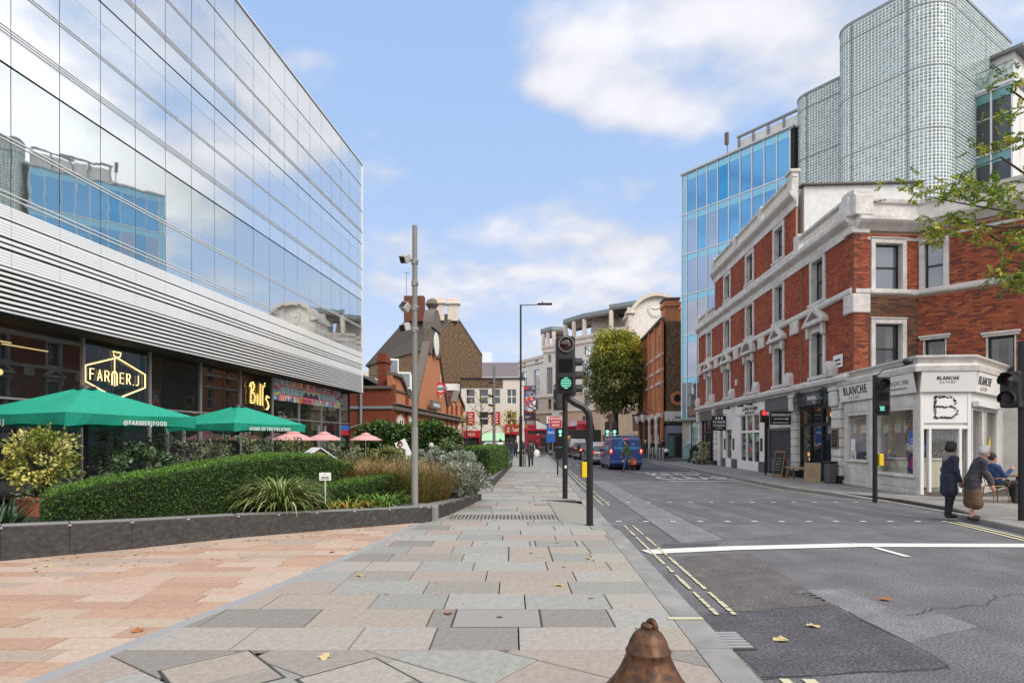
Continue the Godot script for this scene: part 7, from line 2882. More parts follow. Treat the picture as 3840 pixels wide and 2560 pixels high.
func bush(called: String,label: String,cat: String,at: Vector3,mid: float,rad: Vector3,count: int,size: float,tones: Array,mm := "leaf",clumps := 0,group := "") -> Node3D:
	var o := thing(called,label,cat,at,0.0,group)
	var s := sh()
	for k in 4:
		var a := k * 1.7
		s.tube([Vector3(0.05 * cos(a),0,0.05 * sin(a)),Vector3(rad.x * 0.3 * cos(a),mid * 0.8,rad.z * 0.3 * sin(a)),Vector3(rad.x * 0.6 * cos(a),mid + rad.y * 0.4,rad.z * 0.6 * sin(a))],[0.025,0.018,0.008],5)
	node("stem",s,"bark",o)
	leaf_cloud(o,"foliage",Vector3(0,mid,0),rad,count,size,tones,mm,"leaf",clumps)
	return o

func build_plants() -> void:
	var yew := [Color(0.042,0.10,0.013),Color(0.062,0.135,0.016),Color(0.022,0.055,0.011),Color(0.10,0.18,0.022),Color(0.04,0.085,0.014)]
	var o := thing("clipped_hedge","long clipped yew hedge with a wave shaped top behind the stone planter wall","hedge")
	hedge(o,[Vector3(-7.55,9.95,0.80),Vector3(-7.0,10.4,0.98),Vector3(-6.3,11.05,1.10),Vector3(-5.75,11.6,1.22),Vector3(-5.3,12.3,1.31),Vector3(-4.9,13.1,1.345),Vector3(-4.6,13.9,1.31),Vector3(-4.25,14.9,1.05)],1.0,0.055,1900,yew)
	o = thing("clipped_hedge","short low clipped hedge ramping up beside the orange grasses","hedge")
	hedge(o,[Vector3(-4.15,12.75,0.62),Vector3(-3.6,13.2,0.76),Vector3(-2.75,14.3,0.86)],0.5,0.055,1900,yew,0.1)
	o = thing("clipped_hedge","square clipped dark yew block in the second planter by the pavement","hedge")
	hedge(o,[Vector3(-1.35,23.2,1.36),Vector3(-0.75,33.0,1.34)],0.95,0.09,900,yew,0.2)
	o = thing("laurel_hedge","loose dark green laurel hedge in front of the orange station","hedge")
	var laurel := [Color(0.035,0.085,0.02),Color(0.06,0.12,0.03),Color(0.02,0.05,0.014),Color(0.09,0.13,0.03)]
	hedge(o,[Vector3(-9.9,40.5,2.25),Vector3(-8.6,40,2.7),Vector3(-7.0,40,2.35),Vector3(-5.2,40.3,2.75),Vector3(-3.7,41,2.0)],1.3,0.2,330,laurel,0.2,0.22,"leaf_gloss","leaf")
	# variegated ball in a terracotta pot
	o = bush("potted_shrub","round cream and green variegated shrub in a square terracotta pot","potted shrub",P(-9.45,0.3,12.3),0.98,Vector3(0.64,0.62,0.64),3600,0.082,[Color(0.42,0.40,0.10),Color(0.34,0.33,0.08),Color(0.20,0.24,0.05),Color(0.10,0.15,0.03),Color(0.50,0.46,0.17)],"leaf",70)
	var s := sh()
	s.lathe(Vector3(0,-0.3,0),[Vector2(0.33,0),Vector2(0.41,0.5),Vector2(0.43,0.5),Vector2(0.43,0.56),Vector2(0.38,0.56),Vector2(0.36,0.5)],4,Basis(Vector3.UP,0.6))
	node("pot",s,"terracotta",o)
	leaf_cloud(o,"underplanting",Vector3(0,0.3,0),Vector3(0.45,0.14,0.45),420,0.06,[Color(0.08,0.16,0.03),Color(0.12,0.2,0.05),Color(0.6,0.6,0.5)])
	# strap leaved clumps at the wall
	o = thing("spider_plant","arching cream striped strap leaved clump in front of the long hedge","plant",P(-4.45,0.25,11.75))
	tuft(o,"blades",680,Vector2(0.24,0.2),0.65,1.2,0.0,0.85,[Color(0.14,0.20,0.045),Color(0.36,0.38,0.17),Color(0.22,0.28,0.08),Color(0.09,0.14,0.03)],blade_mesh("strap",0.021,1.65))
	o = thing("daylily","low daylily clump turning orange at the stone wall beside the grey column","plant",P(-3.35,0.2,12.5))
	tuft(o,"blades",150,Vector2(0.5,0.22),0.35,0.7,0.3,1.2,[Color(0.16,0.22,0.03),Color(0.10,0.18,0.03),Color(0.45,0.24,0.03),Color(0.30,0.28,0.05)],blade_mesh("lily",0.022,1.7))
	o = thing("daylily","bright green strap leaved clump left of the grey column's foot","plant",P(-2.75,0.2,13.1))
	tuft(o,"blades",190,Vector2(0.35,0.3),0.45,0.75,0.2,1.1,[Color(0.07,0.19,0.02),Color(0.11,0.24,0.03),Color(0.16,0.26,0.04)],blade_mesh("lily",0.022,1.7))
	# tall autumn grasses
	var hot := [Color(0.42,0.20,0.05),Color(0.36,0.24,0.06),Color(0.22,0.22,0.06),Color(0.13,0.17,0.05),Color(0.46,0.26,0.09),Color(0.30,0.15,0.05)]
	var cool := [Color(0.12,0.16,0.05),Color(0.20,0.19,0.06),Color(0.36,0.22,0.07),Color(0.09,0.13,0.04)]
	var spots := [[-3.95,14.75,hot,"golden feathery grass clump touching the end of the long hedge"],[-4.0,15.5,hot,"golden orange feathery grass clump farthest left of the column"],[-3.45,15.0,hot,"orange brown feathery grass clump behind the short low hedge"],[-2.85,14.6,cool,"greener feathery grass clump just left of the grey column"],[-2.25,14.4,cool,"green gold feathery grass clump right behind the grey column"],[-1.95,15.3,hot,"orange tipped feathery grass clump next to the silver bush"],[-2.95,16.0,hot,"rusty feathery grass clump at the back of the bed"]]
	for q in spots:
		o = thing("ornamental_grass",q[3],"grass clump",P(q[0],0.15,q[1]),0,"feathery grasses round the column")
		tuft(o,"blades",800,Vector2(0.38,0.32),0.8,1.5,0.0,0.85,q[2],blade_mesh("grass",0.0055,1.15,0.0),1.0)
		tuft(o,"seed_heads",120,Vector2(0.36,0.36),1.15,1.6,0.0,0.8,[Color(0.42,0.24,0.11),Color(0.38,0.19,0.08)],blade_mesh("grass",0.0055,1.15,0.0),1.0)
	# silver bushes
	var silver := [Color(0.27,0.30,0.25),Color(0.20,0.235,0.18),Color(0.33,0.36,0.31),Color(0.13,0.16,0.12)]
	bush("silver_bush","rounded silver grey bush spilling over the corner of the stone planter wall","bush",P(-1.35,0.1,15.8),0.5,Vector3(0.62,0.46,0.62),2600,0.075,silver,"leaf",60,"silver bushes")
	bush("silver_bush","second silver grey bush farther along the planter wall's end","bush",P(-1.05,0.1,16.9),0.5,Vector3(0.48,0.42,0.5),1700,0.075,silver,"leaf",40,"silver bushes")
	bush("silver_bush","silver grey bush beyond the path beside the square yew block","bush",P(-1.95,0.1,22.6),0.7,Vector3(0.7,0.5,0.6),1500,0.09,silver,"leaf",40,"silver bushes")
	bush("silver_bush","low silver grey bush behind the grasses left of the yew block","bush",P(-3.2,0.1,24.5),0.75,Vector3(0.9,0.5,0.7),1300,0.1,silver,"leaf",40,"silver bushes")
	bush("low_shrub","small dark shrub at the far end of the square yew block","shrub",P(-0.55,0.1,35),0.6,Vector3(0.5,0.5,0.8),700,0.11,[Color(0.06,0.10,0.02),Color(0.12,0.12,0.03)])
	# shrubs before the restaurant
	var olive := [Color(0.11,0.14,0.075),Color(0.16,0.18,0.10),Color(0.06,0.085,0.04),Color(0.20,0.21,0.12)]
	var deep := [Color(0.02,0.05,0.018),Color(0.04,0.085,0.03),Color(0.075,0.12,0.05)]
	for q in [[-8.7,14.2,0.85,0.8,0.55,1300,0.12,deep,"leaf_gloss","glossy dark green shrub between the terracotta pot and the door"],[-9.3,16.8,1.15,0.75,0.75,1500,0.075,olive,"leaf","olive grey shrub under the near edge of the second green umbrella"],[-8.0,17.6,1.1,0.85,0.65,1500,0.075,olive,"leaf","olive grey shrub left of the second umbrella's pole"],
			[-7.6,19.2,1.0,0.7,0.55,1000,0.1,deep,"leaf_gloss","dark glossy shrub right of the second umbrella's pole"],[-7.05,20.2,1.2,0.52,0.6,1500,0.07,[Color(0.13,0.14,0.03),Color(0.08,0.10,0.02),Color(0.18,0.18,0.04)],"leaf","rounded olive yellow shrub by the small wooden hut"],[-5.6,20.5,0.95,0.8,0.45,800,0.09,olive,"leaf","pale low shrub behind the wooden hut"],
			[-6.6,24,1.1,1.0,0.5,800,0.12,deep,"leaf","dark low shrub in front of the pink parasols"],[-4.6,22,0.9,0.9,0.45,700,0.1,[Color(0.20,0.20,0.05),Color(0.12,0.14,0.04)],"leaf","yellow green low shrub behind the orange grasses"],[-10.6,10.9,0.6,0.6,0.5,900,0.11,deep,"leaf_gloss","dark shrub at the frame's edge beside the terracotta pot"],
			[-9.9,15.2,1.2,0.35,0.95,800,0.08,deep,"leaf","slim dark climbing shrub by the restaurant door"],[-2.9,29,1.1,0.8,0.6,700,0.14,[Color(0.10,0.16,0.05),Color(0.16,0.22,0.09)],"leaf_gloss","pale green strappy shrub behind the square yew block"]]:
		bush("shrub",q[9],"shrub",P(q[0],0.1,q[1]),q[2],Vector3(q[3],q[4],q[3]),q[5],q[6],q[7],q[8],36,"shrubs before the restaurant")
	o = thing("yucca","spiky yellow green yucca between the terracotta pot and the long hedge","plant",P(-8.15,0.15,11.9))
	tuft(o,"blades",90,Vector2(0.14,0.14),0.6,1.0,0.1,0.9,[Color(0.25,0.27,0.09),Color(0.14,0.18,0.05),Color(0.34,0.33,0.13)],blade_mesh("yucca",0.018,0.7))
	o = thing("fan_palm","dark fan leaved palm at the frame's edge below the variegated shrub","plant",P(-8.7,0.1,10.4))
	tuft(o,"blades",130,Vector2(0.3,0.3),0.5,0.9,0.2,1.1,[Color(0.025,0.07,0.03),Color(0.05,0.10,0.04)],blade_mesh("yucca",0.018,0.7))
	# plane tree at the street's end
	o = thing("plane_tree","large rounded plane tree turning yellow at the top before the stone block","tree",P(12.7,0,75))
	s = sh()
	s.tube([Vector3(0,0,0),Vector3(0.05,3,0),Vector3(-0.1,6.5,0),Vector3(0,11,0)],[0.34,0.28,0.22,0.08],9)
	for k in 9:
		var a := k * 2.4
		s.tube([Vector3(0,5 + k * 0.5,0),Vector3(cos(a) * 1.4,7.0 + k * 0.6,sin(a) * 1.4),Vector3(cos(a) * 2.7,8.2 + k * 0.7,sin(a) * 2.7)],[0.13,0.08,0.03],6)
	node("trunk",s,"bark",o)
	var crown := [Color(0.18,0.22,0.05),Color(0.12,0.16,0.04),Color(0.25,0.26,0.06),Color(0.085,0.115,0.035)]
	leaf_cloud(o,"crown",Vector3(0,9.2,0),Vector3(3.7,4.0,3.7),15000,0.32,crown,"leaf","leaf",190)
	leaf_cloud(o,"crown",Vector3(0.3,12.4,0),Vector3(3.0,2.9,3.0),10000,0.3,[Color(0.42,0.40,0.05),Color(0.32,0.34,0.05),Color(0.20,0.24,0.04),Color(0.50,0.44,0.07)],"leaf","leaf",130)
	# thin street tree with the last yellow leaves
	for q in [[-2.85,56.0,6.2,"thin bare street tree with a few yellow leaves before the cream block"],[-4.6,62.0,4.6,"second thin bare tree with yellow leaves beside the station's end"],[-0.2,84.0,6.0,"yellow leaved young tree behind the hanging banner"]]:
		o = thing("young_tree",q[3],"tree",P(q[0],0,q[1]))
		s = sh()
		var H: float = q[2]
		s.tube([Vector3(0,0,0),Vector3(0.05,H * 0.5,0),Vector3(0,H,0)],[0.09,0.06,0.015],6)
		var tips := []
		for k in 16:
			var a := k * 2.4
			var h := H * (0.35 + 0.035 * k)
			var L := H * 0.3 * (1.15 - k / 20.0)
			var e := Vector3(cos(a) * L,h + L * 0.7,sin(a) * L)
			s.tube([Vector3(0.03,h,0),Vector3(cos(a) * L * 0.5,h + L * 0.28,sin(a) * L * 0.5),e],[0.03,0.02,0.008],4)
			tips.append(e)
			tips.append(Vector3(cos(a) * L * 0.6,h + L * 0.35,sin(a) * L * 0.6))
		node("trunk",s,"bark",o)
		var where := []
		for t in tips:
			for k in (2 if q[0] < -1 else 14):
				where.append(leaf_at(t + rnd_dir() * r(0.05,0.5),Vector3.DOWN,r(0.16,0.28),1.0))
		var tint := []
		for w in where:
			tint.append(Color(0.55,0.36,0.02) * r(0.6,1.2))
		scatter("leaves",leaf_mesh(),where,tint,"leaf",o)
	# honey locust reaching in from the corner
	o = thing("locust_tree","honey locust whose feathery yellow green sprays hang before the brick corner","tree",P(13.0,0,13.0))
	var knots := [[8.62,7.2],[9.15,6.85],[9.6,7.3],[10.15,7.85],[10.6,8.6],[9.75,6.65],[10.25,6.8],[10.65,6.5],[9.5,6.35],[9.95,6.0],[10.45,5.7],[10.75,5.4],[10.25,5.05],[10.6,5.1],[10.8,7.3],[10.75,9.3],[9.2,6.3],[10.05,7.2],[11.2,6.2],[11.4,7.4],[11.3,8.4],[11.2,5.2],[8.95,6.0]]
	s = sh()
	s.tube([Vector3(0,0,0),Vector3(0.1,3.0,0),Vector3(-0.2,5.5,0),Vector3(-0.4,8.5,0.1)],[0.2,0.16,0.12,0.05],8)
	for q in [[[-0.1,5.0],[-1.8,6.3],[-3.2,6.6],[-4.2,6.9]],[[-0.2,5.6],[-1.6,7.2],[-2.6,7.7],[-3.3,7.4]],[[-0.3,6.6],[-1.6,8.4],[-2.2,9.2]],[[-0.1,4.4],[-1.4,5.2],[-2.6,5.4],[-2.9,5.0]],[[-1.8,6.3],[-2.8,6.1],[-3.7,6.2]],[[-1.6,5.9],[-2.4,5.8],[-3.0,5.95]]]:
		var pts := []
		for p in q:
			pts.append(Vector3(p[0],p[1],r(-0.3,0.3)))
		s.tube(pts,[0.05,0.028,0.018,0.008].slice(0,pts.size()),6)
	node("trunk",s,"bark",o)
	var where := []
	var tint := []
	for q in knots:
		var c := Vector3(q[0] - 13.0,q[1],r(-0.7,0.7))
		for k in 22:
			var p := c + rnd_dir() * r(0.05,0.5) * Vector3(1.4,0.65,1.2)
			var d := (rnd_dir() + Vector3(0,-0.5,0)).normalized()
			var tone: Color = [Color(0.17,0.26,0.02),Color(0.30,0.34,0.03),Color(0.42,0.40,0.04),Color(0.10,0.18,0.02)][rng.randi() % 4] * r(0.8,1.2)
			for j in 9:
				for sd in [-1.0,1.0]:
					var side: Vector3 = d.cross(Vector3.UP).normalized() * sd
					where.append(leaf_at(p + d * 0.026 * j,side + d * 0.5,0.062,0.25))
					tint.append(tone)
	scatter("crown",leaf_mesh(),where,tint,"leaf",o)

func build_leaf_litter() -> void:
	var s := sh()
	var lobes := []
	for i in 11:
		var a := TAU * i / 11.0
		lobes.append(Vector2(cos(a),sin(a)) * (0.66 if i % 2 else 1.0))
	for i in 11:
		var p: Vector2 = lobes[i]
		var q: Vector2 = lobes[(i + 1) % 11]
		s.tri(Vector3(0,0.12,0),Vector3(q.x,0.25 * sin(i * 1.9),q.y),Vector3(p.x,0.25 * sin((i - 1) * 1.9),p.y))
	var m := s.mesh()
	var spots := [[-5.55,9.0,"curled orange leaf standing up against the foot of the planter wall"],[-6.2,8.2,"tan leaf on the pink slabs below the terracotta pot"],[-3.9,10.7,"dark brown leaf near the wall joint under the daylilies"],[-4.3,10.35,"flat tan leaf under the spider plant on the pink slabs"],[-1.87,7.6,"pale dry leaf on the grey slabs by the band of setts"],[-1.45,4.75,"large pale dry leaf near the recessed stone cover"],[-0.62,5.95,"small rust leaf touching the square access cover"],[0.55,7.1,"pale leaf on the grey slabs between the covers and the kerb"],[1.1,8.7,"brown leaf on the slabs close to the kerb"],[4.2,6.9,"orange leaf on the asphalt beyond the pale patch"],[2.4,5.5,"pale leaf on the dark asphalt patch near the grate"],[2.9,5.9,"tan leaf in the middle of the dark asphalt patch"],[-2.7,9.2,"small yellow leaf on the pink slabs by the setts"],[-3.3,5.4,"small brown leaf on the pink slabs near the camera"]]
	for q in spots:
		var o := tag(node("fallen_leaf",m,M["litter%d" % (rng.randi() % 3)],self,P(q[0],(0.012 if q[0] < 1.7 else ROAD + 0.025),q[1])),q[2],"leaf","fallen leaves")
		o.scale = Vector3(1,0.5,0.75) * r(0.05,0.085)
		o.rotation = Vector3(r(-0.2,0.2),r(0,6),r(-0.2,0.2))
	var where := []
	var tint := []
	for k in 170:
		var t := rng.randf()
		var x := lerpf(-7.0,-1.9,t)
		var d := lerpf(8.3,12.3,t) - pow(rng.randf(),2.0) * 2.2
		if k > 110:
			x = r(-1.4,1.3)
			d = r(6,22)
		where.append(Transform3D(Basis(Vector3.UP,r(0,6)) * Basis.from_scale(Vector3(1,0.4,0.8) * r(0.012,0.035)),P(x,0.008,d)))
		tint.append([Color(0.35,0.20,0.08),Color(0.22,0.11,0.05),Color(0.45,0.33,0.14)][k % 3])
	scatter("leaf_litter",m,where,tint,"leaf")

func umbrella(label: String,at: Vector3,turn: float,words: Array) -> void:
	var o := thing("cafe_umbrella",label,"umbrella",at,turn,"green umbrellas before the restaurant")
	var s := sh()
	s.tube([Vector3(0,0,0),Vector3(0,3.0,0)],0.06,10)
	node("pole",s,"black_paint",o)
	node("base",sh_box(Vector3(0,0.06,0),Vector3(1.0,0.12,1.0),0.02),"grey_front",o)
	var a := 1.75
	var ey := 2.3
	var ty := 3.05
	var can := sh()
	var ribs := sh()
	for k in 4:
		var b := Basis(Vector3.UP,k * PI / 2)
		var rows := 6
		for i in rows:
			for j in 8:
				var q := []
				for w in [[i,j],[i,j + 1],[i + 1,j + 1],[i + 1,j]]:
					var t: float = lerpf(1.0,0.08,w[0] / float(rows))
					var u: float = w[1] / 4.0 - 1.0
					var sag := 0.05 * sin(t * PI) * (1.0 - absf(u)) + 0.03 * (1.0 - absf(u)) * t
					q.append(b * Vector3(u * a * t,lerpf(ty,ey,t) - sag,a * t))
				can.face(q[0],q[1],q[2],q[3],b * Vector3(0,1,0.5))
		ribs.tube([Vector3(0,ty - 0.12,0),b * Vector3(a * 0.98,ey - 0.05,a * 0.98)],0.018,5)
		ribs.tube([Vector3(0,2.1,0),b * Vector3(a * 0.5,ey + 0.22,a * 0.5)],0.015,5)
		s = sh()
		for j in 16:
			var u0 := j / 8.0 - 1.0
			var u1 := (j + 1) / 8.0 - 1.0
			var q := []
			for w in [[u0,0],[u1,0],[u1,1],[u0,1]]:
				var y: float = ey - 0.03 * (1.0 - absf(w[0])) - 0.005
				if w[1] == 0:
					y = ey - 0.25 - 0.05 * pow(absf(w[0]),3) + 0.012 * sin(w[0] * 9.0 + k)
				q.append(b * Vector3(w[0] * (a + 0.012),y,a + 0.02 + 0.02 * sin(w[0] * 7.0 + k * 2.0) * (1 - w[1]) - (0.05 if w[1] == 0 else 0.0)))
			s.face(q[0],q[1],q[2],q[3],b * Vector3(0,0,1))
		node("valance",s,"umbrella_green",o)
		for w in words:
			if w[0] == k:
				var tx := text("valance_text",w[1],w[3],"sign_white",o,b * Vector3(w[2],ey - 0.2,a + 0.045),Vector3(0,k * PI / 2,0))
				tx.mesh.depth = 0.003
	node("canopy",can,"umbrella_green",o)
	node("ribs",ribs,"black_paint",o).name = "rib_frame"
	s = sh()
	s.lathe(Vector3(0,ty - 0.07,0),[Vector2(0.24,0),Vector2(0.22,0.07),Vector2(0.06,0.1),Vector2(0,0.12)],14)
	node("cap",s,"black_paint",o)

func build_terrace() -> void:
	umbrella("green square umbrella lettered @FARMERJFOOD nearest the pink square",P(-10.83,0,15.6),-0.33,[[0,"FARMER J",-0.55,0.13],[1,"@FARMERJFOOD",0.2,0.11]])
	umbrella("green square umbrella lettered HOME OF THE FIELDTRAY beside the painted fascia",P(-10.7,0,24.0),-0.42,[[1,"HOME OF THE FIELDTRAY",-0.1,0.12]])
	for q in [[-10.55,29.6,"pink parasol nearest the second green umbrella"],[-10.15,33.2,"pink parasol in the middle of the three"],[-9.05,38.0,"pink parasol at the laurel hedge"]]:
		var o := thing("pink_parasol",q[2],"parasol",P(q[0],0,q[1]),0.3,"pink parasols on the terrace")
		var s := sh()
		s.lathe(Vector3.ZERO,[Vector2(1.0,1.66),Vector2(1.02,1.70),Vector2(0.55,1.93),Vector2(0.22,2.04)],8)
		node("canopy",s,"umbrella_pink",o)
		s = sh()
		s.lathe(Vector3.ZERO,[Vector2(0.34,2.03),Vector2(0.18,2.12),Vector2(0.0,2.17)],8)
		node("vent",s,"umbrella_pink",o)
		s = sh()
		s.tube([Vector3(0,0,0),Vector3(0,2.1,0)],0.03,6)
		node("pole",s,"alu_white",o)
		node("base",sh_box(Vector3(0,0.06,0),Vector3(0.5,0.1,0.5),0.02),"grey_front",o)
	var o := thing("wooden_hut","little wooden hut with a pale lean roof behind the long hedge","hut",P(-5.35,0,16.8),0.5)
	var s := sh()
	s.prism(poly([-0.45,0.0,0.45,0.0,0.45,1.1,0.0,1.42,-0.45,1.1]),Transform3D(Basis(),Vector3(0,0,-0.45)),0.9,0.0,true)
	node("wall",s,"wood_pale",o)
	for sd in [-1.0,1.0]:
		node("roof_board",sh_box(Vector3(sd * 0.27,1.29,0),Vector3(0.64,0.035,1.06),0.008,Basis(Vector3(0,0,1),-sd * 0.62)),"alu_white",o)
	o = thing("warning_sign","small white warning notice on a post before the long hedge","sign",P(-3.82,0.1,12.55),0.15)
	s = sh()
	s.tube([Vector3(0,0,0),Vector3(0,0.75,0)],0.014,6)
	node("post",s,"alu_white",o)
	node("plate",sh_box(Vector3(0,0.84,0.015),Vector3(0.235,0.165,0.01),0.003),"sign_white",o)
	text("notice_text","Warning",0.024,"ink",o,Vector3(0,0.83,0.022))
	for i in 2:
		node("print_line",sh_box(Vector3(0,0.805 - 0.018 * i,0.021),Vector3(0.17 - 0.03 * i,0.007,0.002)),"ink_soft",o)
	s = sh()
	s.lathe(Vector3(0,0.89,0.02),[Vector2(0.013,0),Vector2(0.0,0.003)],8,Basis(Vector3.RIGHT,PI / 2))
	node("emblem",s,"ink_soft",o)
	o = thing("notice_stand","slanted white notice panel standing behind the orange grasses","notice panel",P(-4.75,0,27),0.3)
	node("panel",sh_box(Vector3(0,1.25,0),Vector3(0.5,0.9,0.04),0.008,Basis(Vector3(0,0,1),0.45)),"sign_white",o)
	node("post",sh_box(Vector3(0.1,0.6,-0.03),Vector3(0.05,1.2,0.05)),"grey_paint",o)
	# flower stall
	var tones := [Color(0.10,0.22,0.03),Color(0.05,0.12,0.03),Color(0.6,0.6,0.5),Color(0.55,0.12,0.2),Color(0.5,0.45,0.05),Color(0.6,0.25,0.3)]
	var g := ["flower bucket of bright greens nearest the road at the flower shop","bucket of white and pink flowers by the flower shop chair","dark wreath plant against the flower shop doorway","tall leafy plant at the pub end of the flower stall","low tray of mixed blooms under the flower shop window"]
	var at := [[13.1,43.2,0.5],[13.3,42.6,0.6],[13.9,44.6,1.2],[13.4,44.7,0.8],[13.55,43.6,0.7]]
	for i in 5:
		var p := thing("flower_bucket",g[i],"flowers",P(at[i][0],0,at[i][1]),0,"flower stall")
		s = sh()
		s.lathe(Vector3.ZERO,[Vector2(0.14,0),Vector2(0.19,0.34),Vector2(0.17,0.34)],9)
		node("bucket",s,"grey_front",p)
		leaf_cloud(p,"blooms",Vector3(0,at[i][2],0),Vector3(0.36,0.32,0.36),170,0.13,[tones[1],tones[0],tones[2 + i % 4],tones[(i * 2) % 6]])
	chair("wooden_chair","wooden chair holding flowers outside the flower shop",P(12.95,0,41.9),-1.2)
	chair("cafe_chair","bent wood cafe chair the man in the blue jacket sits on",P(13.0,0,16.5),PI / 2)
	chair("cafe_chair","empty bent wood cafe chair at the table by the frame's edge",P(14.35,0,16.9),-PI / 2 + 0.3)
	o = thing("cafe_table","small round cafe table between the two bent wood chairs","table",P(13.75,0,16.7))
	s = sh()
	s.lathe(Vector3.ZERO,[Vector2(0.36,0.70),Vector2(0.37,0.72),Vector2(0.36,0.735),Vector2(0,0.736)],20)
	node("top",s,"wood",o)
	s = sh()
	s.lathe(Vector3.ZERO,[Vector2(0.22,0),Vector2(0.2,0.03),Vector2(0.03,0.06),Vector2(0.03,0.7)],10)
	node("pedestal",s,"black_paint",o)

func chair(called: String,label: String,at: Vector3,turn: float) -> void:  # faces its own +z
	var o := thing(called,label,"chair",at,turn)
	var s := sh()
	s.lathe(Vector3(0,0.44,0),[Vector2(0.2,0),Vector2(0.22,0.015),Vector2(0.2,0.035),Vector2(0,0.036)],14)
	node("seat",s,"wood_pale",o)
	for q in [[-0.17,-0.17],[0.17,-0.17],[-0.17,0.17],[0.17,0.17]]:
		s = sh()
		s.tube([Vector3(q[0],0.45,q[1]),Vector3(q[0] * 1.25,0,q[1] * 1.3)],[0.02,0.014],6)
		node("leg",s,"wood",o)
	s = sh()
	var hoop := []
	for i in 11:
		var a := PI * i / 10.0
		hoop.append(Vector3(cos(a) * 0.21,0.52 + sin(a) * 0.38,-0.2 - 0.09 * sin(a)))
	s.tube(hoop,0.018,6)
	for k in 3:
		s.tube([Vector3(-0.1 + k * 0.1,0.46,-0.19),Vector3(-0.1 + k * 0.1,0.84,-0.28)],0.01,5)
	node("backrest",s,"wood",o)
	for sd in [-1.0,1.0]:
		s = sh()
		s.tube([Vector3(sd * 0.21,0.66,-0.2),Vector3(sd * 0.26,0.68,0.02),Vector3(sd * 0.25,0.64,0.17),Vector3(sd * 0.21,0.46,0.18)],0.016,6)
		node("armrest",s,"wood",o)

# a vehicle facing away (its tail at +z); profile: (z,y) round its side,belt: height where the sides start to lean in
func body_shell(s: Shape,prof: Array,W: float,belt: float,top: float,lean: float) -> void:
	var c := Vector2()
	for p in prof:
		c += p / prof.size()
	var m := prof.size()
	var ring := []
	for p in prof:
		var hw := W / 2 - lean * maxf(0.0,(p.y - belt) / (top - belt))
		var q: Vector2 = c + (p - c) * (1.0 - 0.05 / maxf(0.3,(p - c).length()))
		ring.append([Vector3(hw - 0.06,p.y,p.x),Vector3(hw,q.y,q.x)])
	for i in m:
		var a = ring[i]
		var b = ring[(i + 1) % m]
		var out := Vector3(0,((a[0] + b[0]) / 2).y - c.y,((a[0] + b[0]) / 2).z - c.x)
		s.face(a[0],b[0],Vector3(-b[0].x,b[0].y,b[0].z),Vector3(-a[0].x,a[0].y,a[0].z),out)
		for sd in [1.0,-1.0]:
			var f := Vector3(sd,1,1)
			s.face(a[0] * f,b[0] * f,b[1] * f,a[1] * f,out + Vector3(sd * 2,0,0))
	var flat2 := PackedVector2Array()
	for q in ring:
		flat2.append(Vector2(q[1].z,q[1].y))
	var ix := Geometry2D.triangulate_polygon(flat2)
	for sd in [1.0,-1.0]:
		var f := Vector3(sd,1,1)
		for i in range(0,ix.size(),3):
			s.tri_out(ring[ix[i]][1] * f,ring[ix[i + 1]][1] * f,ring[ix[i + 2]][1] * f,Vector3(sd,0,0))

func wheel(o: Node3D,at: Vector3,rad: float) -> void:
	var s := sh()
	var b := Basis(Vector3(0,0,1),PI / 2)
	s.lathe(at + Vector3(0.11,0,0),[Vector2(rad * 0.6,0),Vector2(rad * 0.93,0),Vector2(rad,0.03),Vector2(rad,0.19),Vector2(rad * 0.93,0.22),Vector2(rad * 0.6,0.22)],18,b)
	var t := node("wheel",s,"rubber",o)
	s = sh()
	s.lathe(at + Vector3(0.1,0,0),[Vector2(0,0.01),Vector2(rad * 0.62,0.0),Vector2(rad * 0.62,0.2),Vector2(0,0.19)],14,b)
	node("rim",s,"steel",t)

